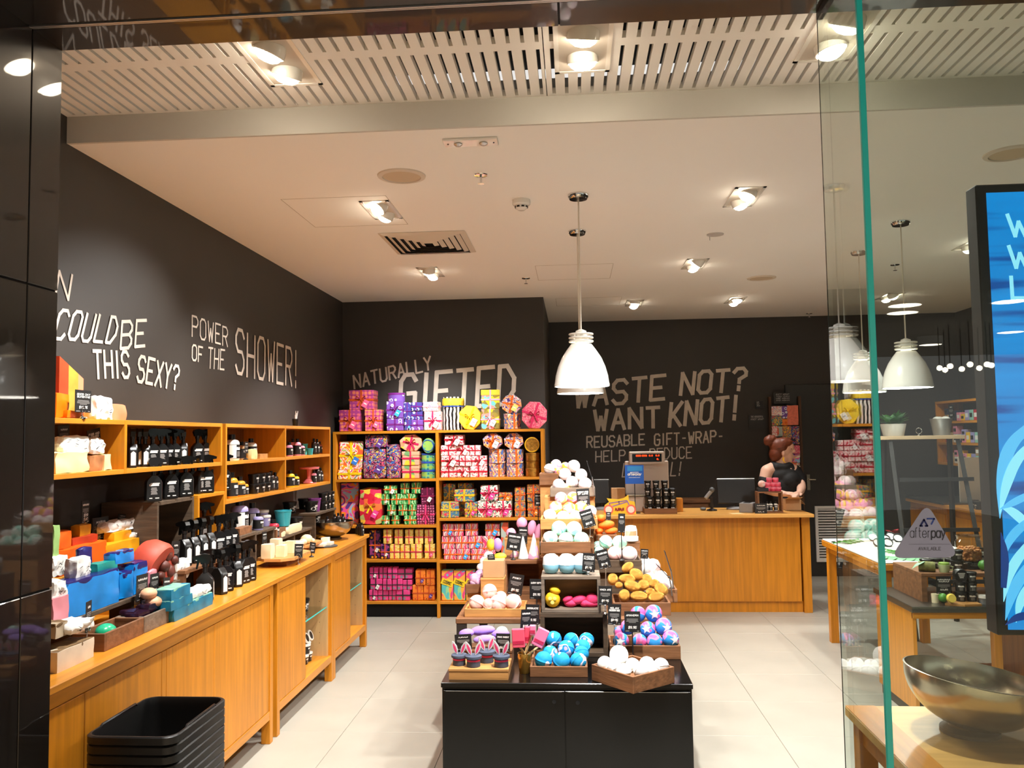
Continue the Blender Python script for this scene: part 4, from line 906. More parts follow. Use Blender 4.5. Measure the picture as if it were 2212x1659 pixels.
def steel_bowl(label, c, r, h, foot=True, tilt=0.0):
    t = thing('steel_bowl', label, 'bowl', c)
    prof = [(r*math.sin(a), h*(1-math.cos(a))) for a in [PI/2*i/14 for i in range(15)]]
    inn = [(max(.0005, p_-.003), z+.003) for p_, z in prof]
    m = Matrix.Translation((0, 0, .012)) @ Matrix.Rotation(tilt, 4, 'Y')
    MB().lathe([(max(.0005, a), b) for a, b in prof]+[(r+.003, h+.001), (r-.003, h+.002)]+inn[::-1], 48, m, cap=False).build('bowl_shell', steel, t, 60)
    if foot: MB().lathe([(r*.42, 0), (r*.42, .012), (r*.3, .02), (r*.3, .04)], 32).build('foot_ring', mat('foot_ring', (90, 76, 58), .4, metal=.8), t, 40)
    return t
steel_bowl('shiny steel bowl of black bottles at the end of the left worktop', (-1.86, 6.42, WT), .155, .125)
for k, (x, y) in enumerate(((-1.90, 6.40), (-1.86, 6.46), (-1.82, 6.42), (-1.87, 6.50), (-1.80, 6.48))): proto(('rb', .02, .1, 'gel_dark', False), round_bottle(.02, .1, 'gel_dark'), (x, y, .955+.012*(k % 3)), R90, 'small black bottle in the steel bowl on the worktop, '+nth(k, 5), 'bottle', 'small bottles in the steel bowl')
for k in range(3): put('bottle', .018, .08+.012*k, 'L2', 1725+22*k, 1530-60*k, -1.75+.03*k, WT, 'small black bottle right of the steel bowl, '+nth(k, 3), body='gel_dark', group='small bottles beside the bowl')
price_card('small black sign standing in the upper compartment', (-2.0, AT('L2', 478, 500, X=-2.0).y, 1.605), .055, .07, '~^~~^~', '$29', R90, 0, 0, 'stick', SH[1])
price_card('black price card standing behind the octagonal board', (-1.90, 5.08, 1.045), .045, .085, '~^~~^~', None, R90-.3, 0, 0, 'clip', .935)
price_card('black price card on a clip in front of the octagonal board', (-1.70, 5.12, .965), .05, .085, '~^~~^~', None, .4, .05, 0, 'clip', WT)
price_card('pair of black cards beside the navy tubs', (-1.72, 5.46, .94), .075, .07, '~^~~', '$24', R90-.2, .2, 0, 'stick', WT)
# contents of the cabinet niches
for k, (y, x, z) in enumerate(((5.52, -1.80, .175), (5.60, -1.80, .175), (5.66, -1.84, .175), (5.56, -1.88, .175), (5.56, -1.80, .236), (5.63, -1.82, .236))):
    proto(('pot', .034, .06, 'gel_mint', 'w'), pot(.034, .06, 'white_enamel', 'black_plastic'), (x, y, z), R90, 'white-lidded black tub in the cabinet niche, '+('bottom front left', 'bottom front right', 'bottom far right', 'bottom rear', 'top left', 'top right')[k], 'tub', 'white-lidded tubs in the niche')
for k, (y, z) in enumerate(((5.57, .297), (5.65, .297))):
    t = thing('round_tin', 'white round tin with a face print leaning on the niche tubs, '+nth(k, 2), 'tin', (-1.795, y, z+.034))
    MB().lathe([(.036, -.004), (.038, 0), (.036, .006), (.0005, .006)], 20, Matrix.Rotation(1.2, 4, 'Y')).build('disc', enamel, t, 40); MB().lathe([(.0005, .0068), (.026, .0066)], 20, Matrix.Rotation(1.2, 4, 'Y'), cap=False).build('face_print', cardm, t)
for k, (y, r) in enumerate(((5.56, .045), (5.66, .036))): proto(('pot', r, .085, 'niche', 0), pot(r, .085, disc=True), (-1.82-.06*k, y, .509), R90, 'black tub on the glass shelf of the niche, '+nth(k, 2), 'tub', 'black tubs on the glass shelf')
for k, (y, h) in enumerate(((6.45, .12), (6.50, .10), (6.43, .09))): proto(('rb', .02, h, 'gel_dark', 'n'), round_bottle(.02, h, 'gel_dark'), (-1.80-.03*k, y, .509), R90, 'small dark bottle in the end cabinet niche, '+nth(k, 3), 'bottle', 'dark bottles in the end niche')
# stack of shopping baskets
def basket_mesh():
    mb = MB(); a, b, h = .155, .215, .21; c = .045
    def ring(sx, sy, z, rr): 
        out = []
        for qx, qy, st in ((1, 1, 0), (-1, 1, 1), (-1, -1, 2), (1, -1, 3)):
            for i in range(5): an = (st+i/4)*PI/2; out.append((qx*(sx-rr)+rr*math.cos(an), qy*(sy-rr)+rr*math.sin(an), z))
        return out
    lv = [(a*.86, b*.90, 0, c), (a*.965, b*.975, h-.03, c), (a, b, h-.03, c), (a+.004, b+.004, h-.026, c), (a+.004, b+.004, h-.004, c), (a, b, h, c), (a-.006, b-.006, h, c), (a-.008, b-.008, h-.010, c), (a*.965-.002, b*.975-.002, h-.028, c), (a*.86-.002, b*.90-.002, .003, c)]
    for L in lv: mb.v += ring(*L)
    n = 20
    for k in range(len(lv)-1): mb.f += [(k*n+i, k*n+(i+1) % n, (k+1)*n+(i+1) % n, (k+1)*n+i) for i in range(n)]
    mb.f += [tuple(range(n-1, -1, -1)), tuple((len(lv)-1)*n+i for i in range(n))]
    return mb
bk = basket_mesh().mesh('basket_shell', mat('basket_plastic', (22, 21, 20), .42), 40)
hkm = [MB().tube([(s_*.152, -.12, .205), (s_*.150, -.11, .213), (s_*.150, .11, .213), (s_*.152, .12, .205)], .005, 6).mesh('handle', blackp, 40) for s_ in (-1, 1)]
for k in range(16):
    t = thing('shopping_basket', 'black plastic shopping basket, '+('topmost of the stack' if k == 15 else 'lowest of the stack' if k == 0 else '%s from the floor in the stack' % (ORD+['thirteenth', 'fourteenth', 'fifteenth', 'sixteenth'])[k]), 'basket', (-1.485, 2.96, .0312*k), 0, 'nested black shopping baskets')
    for n_, m_ in (('basket_shell', bk), ('handle', hkm[0]), ('handle', hkm[1])):
        if n_ == 'handle' and k < 15: continue
        o = bpy.data.objects.new(n_, m_); COL.objects.link(o); o.parent = t
# ================================================================== gift wall
GY0 = 7.74
gu = thing('gift_shelf', 'honey wood shelf unit packed with wrapped gifts', 'shelf', (0, 0, 0))
gx0, gx1, gxm = -2.245, -.275, -1.262
for a in (gx0, gxm-.014, gx1-.028): MB().box(a, a+.028, GY0, YG-.005, .0, 1.715, .0015).build('upright', wood, gu)
GS = {'L': (1.27, .845, .53, .15), 'R': (1.275, .905, .52, .15)}
for s, (a, b) in (('L', (gx0+.028, gxm-.014)), ('R', (gxm+.014, gx1-.028))):
    for z in (1.715,)+GS[s]: MB().box(a, b, GY0+.001, YG-.012, z-.024, z, .0015).build('shelf_board', woodx, gu)
    MB().box(a, b, YG-.012, YG-.006, .15, 1.69).build('back_panel', mat('gift_back', (58, 42, 30), .7), gu)
    MB().box(a, b, GY0+.06, GY0+.075, 0, .125).build('kick_board', void, gu)
def ribbon_m(n, rgb, rough=.3): return mat('ribbon_'+n, rgb, rough, coat=.2)
RB = {n: ribbon_m(n, c) for n, c in dict(copper=(196, 74, 28), purple=(120, 40, 130), yellow=(246, 208, 30), pink=(224, 60, 120), hot=(214, 36, 90), orange=(240, 104, 20), gold=(250, 190, 40), red=(190, 24, 48), rose=(246, 170, 190), black=(60, 50, 56), wine=(150, 30, 80), blue=(40, 80, 170)).items()}
TG = {n: mat('tag_'+n, c, .6) for n, c in dict(white=(244, 238, 228), pink=(236, 90, 130), purple=(92, 48, 128), blue=(36, 110, 196), sky=(40, 160, 224), orange=(240, 140, 40), magenta=(226, 60, 140), lemon=(250, 220, 120)).items()}
PT = {
 'circ': pat('paper_pink_circles', 'dots', [(240, 140, 96), (214, 96, 120), (168, 60, 130)], 26, thr=.36, rnd=.25),
 'ring': pat('paper_purple_rings', 'dots', [(120, 90, 180), (236, 232, 244), (122, 78, 170)], 21, thr=.2, rnd=.7),
 'ringb': pat('paper_blue_rings', 'dots', [(60, 90, 150), (230, 236, 244), (74, 66, 150)], 21, thr=.2, rnd=.7),
 'dash': pat('paper_white_dashes', 'blobs', [(246, 238, 230), (246, 238, 230), (238, 120, 110), (246, 238, 230), (140, 80, 170), (246, 238, 230)], 34, dist=2),
 'opart': pat('paper_op_stripes', 'swirl', [(20, 20, 20), (246, 240, 232)], 9, dist=.6),
 'star': pat('paper_stars', 'cells', [(248, 208, 40), (150, 130, 50), (238, 140, 130), (120, 110, 60), (110, 190, 190), (250, 210, 60), (130, 116, 50)], 26, rnd=.9),
 'octo': pat('paper_octo_faces', 'blobs', [(240, 130, 60), (246, 190, 150), (80, 50, 130), (246, 236, 226), (238, 140, 170), (240, 120, 40)], 17),
 'pinkoct': pat('paper_pink_octagon', 'blobs', [(226, 70, 110), (240, 150, 160), (222, 60, 100), (244, 190, 190)], 26, dist=2.5),
 'flower': pat('paper_big_flowers', 'blobs', [(240, 100, 60), (250, 180, 30), (246, 242, 230), (226, 60, 110), (246, 242, 230), (150, 190, 30), (120, 90, 170)], 10, dist=2.2),
 'dark': pat('paper_dark_multi', 'blobs', [(30, 22, 50), (230, 90, 120), (40, 30, 60), (60, 110, 190), (240, 180, 60), (36, 26, 56), (240, 190, 170)], 12, dist=3),
 'peach': pat('paper_peach', 'cells', [(246, 176, 140), (240, 150, 110), (250, 206, 60), (246, 190, 160), (120, 170, 110), (246, 170, 140)], 22),
 'teal': pat('tin_teal_dots', 'dots', [(236, 236, 226), (60, 100, 90), (70, 170, 150), (150, 190, 90)], 26, thr=.16, rnd=.3),
 'lips': pat('paper_lips', 'blobs', [(214, 60, 80), (246, 226, 216), (246, 226, 216), (236, 120, 130), (246, 228, 218), (220, 70, 90)], 19, dist=1.2),
 'hexp': pat('paper_floral_hex', 'blobs', [(80, 120, 190), (240, 150, 60), (246, 220, 190), (60, 50, 110), (236, 110, 150), (250, 200, 90)], 15, dist=2),
 'gold': mat('tin_gold', (200, 144, 60), .35, metal=.85, var=.35, scale=40, bump=.4),
 'art': pat('box_pop_art', 'blobs', [(90, 60, 150), (238, 90, 170), (246, 150, 40), (160, 200, 234), (226, 90, 180), (250, 190, 60), (246, 238, 232)], 7, dist=1.5),
 'redm': pat('cellophane_red', 'cells', [(214, 40, 60), (240, 120, 60), (230, 60, 80), (250, 200, 70), (222, 50, 90), (190, 190, 110)], 20, rough=.15),
 'green': pat('paper_green_leaf', 'swirl', [(30, 130, 60), (120, 206, 110), (40, 150, 70), (200, 236, 180)], 12, dist=2.5),
 'maroon': pat('paper_maroon_dots', 'dots', [(226, 130, 170), (100, 22, 60)], 42, thr=.33, rnd=.2),
 'tealm': pat('paper_teal_fruit', 'blobs', [(220, 60, 80), (60, 140, 140), (240, 190, 50), (50, 120, 130), (90, 120, 170), (60, 130, 130)], 18, dist=2),
 'pome': pat('paper_pomegranate', 'blobs', [(186, 26, 60), (246, 238, 224), (246, 238, 224), (40, 90, 70), (246, 238, 224), (226, 80, 110)], 16, dist=1.4),
 'orm': pat('paper_orange_multi', 'blobs', [(236, 90, 40), (70, 110, 130), (246, 170, 50), (90, 110, 80), (240, 120, 60), (110, 150, 170)], 18, dist=2),
 'moon': pat('paper_dark_moons', 'dots', [(246, 176, 40), (28, 24, 62), (28, 24, 62), (150, 60, 120)], 25, thr=.26, rnd=.9),
 'yel': pat('paper_yellow', 'blobs', [(246, 180, 40), (250, 222, 130), (246, 206, 90), (250, 230, 150), (240, 170, 50)], 15, dist=1),
 'marb': pat('paper_pink_marble', 'swirl', [(226, 60, 110), (248, 226, 214), (240, 150, 110), (236, 90, 140), (90, 80, 150), (248, 220, 200)], 6, dist=2),
 'pinkd': pat('paper_pink_spots', 'dots', [(140, 130, 140), (236, 70, 140)], 19, thr=.27, rnd=1),
 'ord': pat('paper_orange_dots', 'dots', [(120, 50, 40), (240, 140, 40), (226, 96, 24), (240, 130, 40)], 24, thr=.15, rnd=1),
 'cosmic': pat('box_tie_dye', 'blobs', [(90, 190, 190), (150, 210, 150), (246, 170, 70), (226, 70, 130), (110, 180, 200), (170, 80, 160)], 9, dist=1),
 'yelc': mat('yellow_cloth', (248, 206, 50), .6, var=.12, scale=20), 'grey': pat('box_grey_red', 'cells', [(150, 170, 160), (220, 90, 60), (180, 190, 180)], 14)}
def bow(parent, x, z, y, s, m):
    for sg in (-1, 1):
        pts = [(x+sg*s*(.15+.85*math.sin(a/2))*math.cos(.35), y-.004-.3*s*math.sin(a), z+s*(.42*math.sin(a)+.25*math.sin(a/2))) for a in [2*PI*i/10 for i in range(11)]]
        b = MB(); 
        for p_, q in zip(pts, pts[1:]):
            p_, q = Vector(p_), Vector(q); w_ = Vector((0, -.22*s, .12*s)); b.add([p_-w_, q-w_, q+w_, p_+w_], [(0, 1, 2, 3)])
        b.build('bow_loop', m, parent, 60)
        b = MB().add([(x, y-.006, z), (x+sg*s*.25, y-.006, z), (x+sg*s*.85, y-.008, z-s*1.1), (x+sg*s*.5, y-.008, z-s*1.2)], [(0, 1, 2, 3)]); b.build('ribbon_tail', m, parent)
    MB().box(x-s*.16, x+s*.16, y-.012, y, z-s*.14, z+s*.16, .002).build('knot', m, parent)
def gtag(parent, x, z, y, s, m, a=.5):
    mm = Matrix.Translation((x, y-.010, z)) @ Matrix.Rotation(a, 4, 'Y') @ Matrix.Rotation(-.12, 4, 'X')
    b = MB().box(-s*.5, s*.5, -.0008, .0008, -s*.7, s*.7, m=mm).build('gift_tag', m, parent)
    MB().box(-s*.3, s*.3, -.0012, -.0009, -s*.1, s*.1, m=mm).build('tag_print', grey_ink if m is TG['white'] else ink, b)
def gift(label, x0, x1, z0, z1, p_, rb=None, kind='box', d=None, yf=None, bw=False, tg=None, rz=0, group=None, lidm=None, ta=.5, rot=0, name=None):
    w_, h_ = x1-x0, z1-z0; d = d or max(.09, min(.24, w_*.85)); yf = yf if yf is not None else GY0+.03
    if kind in ('oct', 'rtin'): d = min(d, .10)
    rz = rz or random.uniform(-.07, .07)
    nm = {'box': 'gift_box', 'oct': 'octagonal_gift', 'hex': 'hexagonal_gift_box', 'tin': 'round_gift_tin', 'rtin': 'round_gift_tin', 'wrap': 'fabric_wrapped_gift', 'cyl': 'gift_drum'}[kind]
    t = thing(name or nm, label, 'gift', ((x0+x1)/2, yf+d/2, z0), rz, group); hw, hd = w_/2, d/2; m = PT[p_]; r = RB[rb] if rb else None
    if kind == 'box':
        MB().box(-hw, hw, -hd, hd, 0, h_, .004).build('body', m, t)
        if lidm: MB().box(-hw-.003, hw+.003, -hd-.003, hd+.003, h_*.72, h_+.001, .003).build('lid', PT[lidm] if lidm in PT else RB[lidm], t)
        if r:
            q = max(.006, w_*.09); MB().box(-q/2, q/2, -hd-.0035, hd+.0035, .0005, h_+.002).build('ribbon', r, t)
            MB().box(-hw-.0035, hw+.0035, -hd-.0035, hd+.0035, h_*.45, h_*.45+q).build('ribbon', r, t)
    elif kind in ('oct', 'rtin'):
        n = 8 if kind == 'oct' else 28
        mm = Matrix.Translation((0, 0, h_/2)) @ Matrix.Rotation(rot-.10, 4, 'Y') @ Matrix.Rotation(PI/2, 4, 'X') @ Matrix.Rotation(PI/8, 4, 'Z')
        rr = w_/2/(math.cos(PI/8) if n == 8 else 1); sq = h_/w_
        mb = MB().lathe([(rr*.96, -hd), (rr, -hd+.006), (rr, hd-.006), (rr*.96, hd)], n, mm); mb.v = [(x, y, h_/2+(z-h_/2)*sq) for x, y, z in mb.v]; mb.build('body', m, t, 30)
        if kind == 'rtin': MB().lathe([(rr*1.02, hd*.2), (rr*1.02, hd+.002), (rr*.9, hd+.004), (rr*.88, hd+.001)], n, mm, cap=False).build('lid_rim', r or m, t, 30)
        elif r:
            q = w_*.09
            for an in (0, PI/2): MB().box(-q/2, q/2, -hd-.003, hd+.003, -h_/2*.97, h_/2*.97, m=Matrix.Translation((0, 0, h_/2)) @ Matrix.Rotation(an+rot+.2, 4, 'Y')).build('ribbon', r, t)
    elif kind in ('hex', 'tin', 'cyl'):
        n = 6 if kind == 'hex' else 28; rr = hw; sy = hd/hw
        mb = MB().lathe([(rr*.97, 0), (rr*.97, h_)], n); mb.v = [(x, y*sy, z) for x, y, z in mb.v]; mb.build('body', m, t, 30)
        if kind != 'cyl':
            mb = MB().lathe([(rr, h_*.78), (rr, h_-.002), (rr*.97, h_+.0005), (.0005, h_+.0005)], n, cap=False); mb.v = [(x, y*sy, z) for x, y, z in mb.v]; mb.build('lid', r if (r and kind == 'tin') else m, t, 30)
        else:
            mb = MB().lathe([(rr*1.05, h_*.74), (rr*1.08, h_*.80), (rr*1.05, h_*.95), (rr*.7, h_), (.0005, h_)], 28, cap=False).rough(.004, 40, 2); mb.build('cloth_lid', PT['yelc'], t, 60)
            MB().lathe([(rr*1.07, h_*.70), (rr*1.07, h_*.73)], 28, cap=False).build('ribbon', RB['blue'], t)
        if r and kind == 'hex':
            q = w_*.1; MB().box(-q/2+w_*.12, q/2+w_*.12, -hd*.90, hd*.9, .0005, h_+.002).build('ribbon', r, t)
    elif kind == 'wrap':
        g = grid_box(-hw, hw, -hd, hd, 0, h_, 5, .28).rough(.010, 18, int(x0*100) % 17); g.v = [(x, y, max(0, z)) for x, y, z in g.v]; g.build('body', m, t, 40)
        for s in (-1, 1):
            mb = grid_box(-.012, .012, -.012, .012, -.03, .03, 2, .5); mm = Matrix.Translation((s*w_*.16, -hd*.8, h_*.72)) @ Matrix.Rotation(s*1.1, 4, 'Y') @ Matrix.Scale(max(.8, w_/.12), 4); mb.v = [tuple(mm @ Vector(q)) for q in mb.v]; mb.build('knot_ear', m, t, 60)
        MB().sphere(.016, (0, -hd*.9, h_*.68), 10, 6).build('knot', m, t, 179)
    if bw and r: bow(t, 0, h_*.5, -hd-.004, min(.05, w_*.28), r)
    if tg: gtag(t, w_*.18, h_*.30, -hd-.004, min(.05, w_*.26), TG[tg], ta)
    return t
def shelf_gifts(col, zs, ent, desc=None):
    """ent: (zoom, x0, y0, x1, y1, paper, ribbon, kind, opts); stacks settle on what lies below"""
    L = []
    for e in ent:
        k, a, b, c, d_ = e[:5]; op = dict(e[8]) if len(e) > 8 else {}; yf = GY0+.03+op.pop('dy', 0)+random.uniform(0, .025)
        p0, p1 = AT(k, a, (b+d_)/2, Y=yf), AT(k, c, (b+d_)/2, Y=yf); zt = AT(k, (a+c)/2, b, Y=yf).z; zb = AT(k, (a+c)/2, d_, Y=yf).z
        L.append([zb, zt, p0.x, p1.x, yf, e, op])
    placed = []
    zs += .002
    for zb, zt, xa, xb, yf, e, op in sorted(L, key=lambda q: q[0]):
        z0 = zs
        for q in placed:
            ov = min(xb, q[1])-max(xa, q[0])
            if ov > .15*min(xb-xa, q[1]-q[0]) and abs(yf-q[3]) < .06 and q[2] < zb+.35*(zt-zb): z0 = max(z0, q[2])
        zt = max(zt, z0+.03); placed.append((xa, xb, zt, yf))
        if z0 > zs: z0 += .001
        lo, hi = (gx0+.03, gxm-.016) if col == 'L' else (gxm+.016, gx1-.03)
        up = min([z for z in GS[col] if z > zs+.05] or [1.715 if zs < 1.6 else 9])-.03
        if zs < 1.7: xa, xb, zt = max(xa, lo+.010), min(xb, hi-.010), min(zt, up-.006)
        lb = op.pop('lb')
        gift(lb, xa+.001, xb-.001, z0, zt-.001, e[5], e[6], e[7], yf=yf, **op)
def row(k, rects, p_, rb, desc, names=None, kind='box', every=None, grp=None, **kw):
    """rects sorted in rows from top to bottom; label = desc + place in the stack"""
    cy = [((r[1]+r[3])/2, r) for r in rects]; cy.sort(key=lambda q: q[0]); rows = []
    for c, r in cy:
        if rows and abs(rows[-1][0]-c) < (r[3]-r[1])*.45: rows[-1][1].append(r)
        else: rows.append([c, [r]])
    out = []
    rn = {1: ['']}.get(len(rows)) or {2: ['top', 'bottom'], 3: ['top', 'middle', 'bottom'], 4: ['top', 'second', 'third', 'bottom']}[len(rows)]
    i = 0
    for (c, rs), nm in zip(rows, rn):
        rs.sort()
        for j, r in enumerate(rs):
            lb = desc+', '+((nth(j, len(rs))+(' of the '+nm+' row' if nm else '')) if len(rs) > 1 else (nm+' one' if nm else 'alone'))
            o = dict(kw); o['lb'] = lb; o['group'] = grp or desc
            if len(r) > 4: o['dy'] = r[4]
            if every and i % every != 0: o.pop('bw', None); o.pop('tg', None)
            i += 1; out.append((k,)+tuple(r[:4])+(p_, rb, kind, o))
    return out
def one(k, r, p_, rb, lb, kind='box', **kw): return (k,)+tuple(r)+(p_, rb, kind, dict(kw, lb=lb))
T = 1.716
shelf_gifts('L', T, row('G5', [(280, 145, 612, 418), (145, 418, 430, 692), (495, 415, 720, 690)], 'circ', 'copper', 'pink gift box with orange circles and copper ribbon', bw=True, tg='pink', lidm='circ'))
shelf_gifts('L', T, [one('G5', (790, 180, 1035, 298), 'ring', 'purple', 'small round-lidded purple ring-print box on top of its stack', 'tin', d=.14), one('G5', (795, 300, 1030, 530), 'ring', 'purple', 'large purple ring-print gift box with turquoise tag', bw=True, tg='sky'),
    one('G5', (800, 532, 1035, 682), 'ring', 'purple', 'flat purple ring-print gift box at the bottom left'), one('G5', (1036, 315, 1135, 540), 'ringb', 'purple', 'narrow upright blue-purple ring-print box'),
    one('G5', (1040, 545, 1135, 672), 'ringb', 'purple', 'dark ring-print box with turquoise tag at the bottom', tg='sky'), one('G5', (1140, 312, 1285, 430), 'ringb', 'purple', 'blue ring-print box, top of the right stack'),
    one('G5', (1138, 432, 1295, 550), 'ringb', 'purple', 'blue ring-print box, middle of the right stack'), one('G5', (1138, 552, 1300, 672), 'ring', 'purple', 'purple ring-print box, bottom of the right stack'),
    one('G5', (1302, 305, 1515, 435), 'dash', 'rose', 'white gift box with coloured dashes, upper one'), one('G5', (1310, 437, 1545, 665), 'dash', 'hot', 'white gift box with coloured dashes, lower one', bw=True, tg='white')])
shelf_gifts('R', T, [one('G6', (150, 235, 440, 660), 'opart', 'blue', 'tall drum gift with yellow cloth lid and black op-art stripes', 'cyl', d=.2, dy=.09), one('G6', (395, 360, 690, 640), 'yelc', 'yellow', 'yellow octagonal gift with a long trailing bow', 'oct', bw=True, tg='white', rot=.2),
    one('G6', (692, 140, 942, 402), 'star', 'rose', 'star-print gift box with yellow lid, upper of two', lidm='yelc'), one('G6', (700, 405, 945, 650), 'star', 'rose', 'star-print gift box with pink bow, lower of two', bw=True, tg='white'),
    one('G6', (980, 210, 1245, 462), 'octo', 'orange', 'orange octagonal gift standing on top of a patterned hexagonal box', 'oct', tg='lemon'), one('G6', (1000, 465, 1240, 650), 'hexp', 'orange', 'hexagonal patterned box on the shelf top', 'hex'),
    one('G6', (1255, 305, 1600, 650), 'pinkoct', 'hot', 'large pink octagonal gift with pink bow at the end', 'oct', bw=True, rot=.15)])
shelf_gifts('L', GS['L'][0], [one('G5', (95, 850, 465, 1240), 'flower', 'yellow', 'large square flower-print gift with yellow ribbon', tg='blue', bw=True, d=.12, dy=.02), one('G5', (75, 1242, 440, 1378), 'flower', 'yellow', 'flat flower-print box under the large flower gift', d=.2),
    one('G5', (500, 740, 805, 940), 'dark', None, 'dark multicoloured fabric-wrapped gift with a knot, topmost', 'wrap', tg='purple'), one('G5', (475, 942, 790, 1370), 'dark', None, 'dark multicoloured fabric-wrapped gift, lower left', 'wrap', tg='purple'),
    one('G5', (792, 900, 985, 1370), 'dark', None, 'dark multicoloured fabric-wrapped gift, lower right', 'wrap', tg='purple'), one('G5', (978, 735, 1280, 990), 'peach', 'hot', 'peach octagonal gift with pink bow', 'oct', bw=True),
    one('G5', (1015, 990, 1250, 1180), 'peach', 'hot', 'peach patterned gift box, upper of two', lidm='peach'), one('G5', (1015, 1182, 1250, 1355), 'peach', 'hot', 'peach patterned gift box, lower of two', lidm='peach'),
    one('G5', (1290, 805, 1455, 1010), 'teal', 'blue', 'teal dotted round tin lying on its side', 'rtin', d=.1)]+row('G5', [(1260, 1015, 1455, 1128), (1258, 1130, 1455, 1242), (1258, 1244, 1455, 1350)], 'teal', 'blue', 'teal dotted round tin with blue lid', kind='tin', d=.13))
shelf_gifts('R', GS['R'][0], row('G6', [(195, 760, 450, 902), (120, 905, 352, 1048), (356, 905, 538, 1048), (540, 905, 690, 1048), (150, 1050, 395, 1192), (400, 1050, 562, 1192), (566, 1050, 775, 1192), (140, 1195, 360, 1335), (364, 1195, 538, 1335), (540, 1195, 775, 1335)], 'lips', 'red', 'white and pink lips-print gift box', every=2, bw=True, tg='white')+
    [one('G6', (725, 715, 985, 958), 'octo', 'orange', 'dark orange octagonal gift, left of the pair', 'oct', tg='white', bw=True), one('G6', (1015, 705, 1275, 958), 'octo', 'orange', 'bright octagonal face-print gift, right of the pair', 'oct', tg='white')]+
    row('G6', [(790, 960, 1030, 1150), (790, 1152, 1030, 1325), (1035, 960, 1280, 1150), (1035, 1152, 1285, 1325)], 'hexp', 'orange', 'patterned hexagonal box with orange ribbon', kind='hex')+
    [one('G6', (1298, 785, 1505, 1005), 'gold', 'gold', 'embossed gold round tin lying to show its lid', 'rtin', d=.1)]+row('G6', [(1302, 1010, 1505, 1118), (1302, 1120, 1505, 1222), (1302, 1224, 1505, 1320)], 'gold', None, 'embossed gold round tin in the stack', kind='tin', d=.13))
shelf_gifts('L', GS['L'][1], [one('G7', (110, 75, 368, 520), 'art', None, 'large upright pop-art gift box in pink, blue and orange', d=.05, dy=.1), one('G7', (372, 150, 650, 625), 'redm', 'yellow', 'red cellophane-wrapped patchwork gift with yellow bow', 'wrap', bw=True, tg='magenta', dy=-.01)]+
    row('G7', [(680, 105, 835, 208), (885, 75, 990, 208), (1025, 70, 1135, 208), (652, 212, 748, 345), (768, 212, 908, 343), (915, 208, 1080, 343), (725, 347, 820, 478), (862, 345, 970, 478), (990, 345, 1080, 478), (652, 480, 745, 620), (778, 480, 865, 618), (930, 480, 1078, 618)], 'green', 'orange', 'green leaf-print gift tied with orange string', every=3, tg='white')+
    [one('G7', (1140, 130, 1305, 338), 'maroon', 'wine', 'maroon dotted gift bag, upper one', tg='white'), one('G7', (1086, 342, 1305, 605), 'maroon', 'pink', 'maroon dotted gift with pink bow, lower one', bw=True)])
shelf_gifts('R', GS['R'][1], row('G8', [(135, 85, 310, 298, .14), (340, 80, 520, 298, .14), (300, 155, 545, 300), (115, 310, 350, 505), (425, 310, 578, 505)], 'tealm', 'gold', 'teal fruit-print gift with yellow ribbon', every=2, bw=True, tg='magenta')+
    row('G8', [(622, 105, 835, 293), (585, 297, 800, 500), (804, 297, 1005, 500)], 'pome', 'hot', 'white pomegranate-print gift with pink ribbon', bw=True, tg='magenta')+
    row('G8', [(845, 195, 1010, 293, .0), (1040, 130, 1170, 310), (1040, 312, 1172, 495), (1195, 95, 1370, 310), (1200, 312, 1370, 495)], 'orm', 'orange', 'orange multicolour print gift', every=2, tg='orange', bw=True))
shelf_gifts('L', GS['L'][2], row('G7', [(500, 660, 638, 1010, .05), (640, 830, 745, 1010)], 'moon', 'orange', 'dark moon-print gift', tg='white')+
    row('G7', [(675, 650, 775, 830), (810, 650, 910, 830), (940, 650, 1040, 830), (1065, 650, 1165, 830), (1182, 650, 1285, 830), (752, 834, 872, 1010), (885, 834, 1002, 1010), (1015, 834, 1150, 1010), (1182, 834, 1310, 1010)], 'yel', 'hot', 'yellow gift tied with red ribbon', every=4, tg='pink'))
shelf_gifts('R', GS['R'][2], row('G8', [(150, 585, 288, 733), (290, 585, 405, 733), (425, 580, 580, 733), (680, 585, 860, 733), (112, 735, 300, 890), (305, 735, 462, 890), (468, 735, 640, 890), (642, 735, 800, 890), (165, 894, 322, 1055), (328, 894, 492, 1055), (500, 894, 650, 1055)], 'marb', 'orange', 'pink marbled gift box', every=3, tg='sky')+
    [one('G8', (868, 565, 960, 735), 'grey', None, 'grey gift box with red triangles behind the cones', d=.1)])
shelf_gifts('L', GS['L'][3], row('G7', [(505, 1120, 612, 1262), (622, 1120, 722, 1262), (728, 1120, 846, 1262), (850, 1140, 1030, 1272), (515, 1264, 660, 1398), (668, 1264, 780, 1398), (786, 1264, 910, 1398), (915, 1274, 1030, 1398), (500, 1400, 602, 1530), (606, 1400, 732, 1530), (738, 1400, 832, 1530), (836, 1400, 1005, 1530)], 'pinkd', 'black', 'hot pink gift with grey spots', every=4, tg='white')+
    row('G7', [(1070, 1150, 1195, 1338), (1205, 1150, 1312, 1338), (1032, 1340, 1165, 1522), (1172, 1340, 1312, 1522)], 'ord', 'copper', 'orange dotted gift', every=3, tg='purple'))
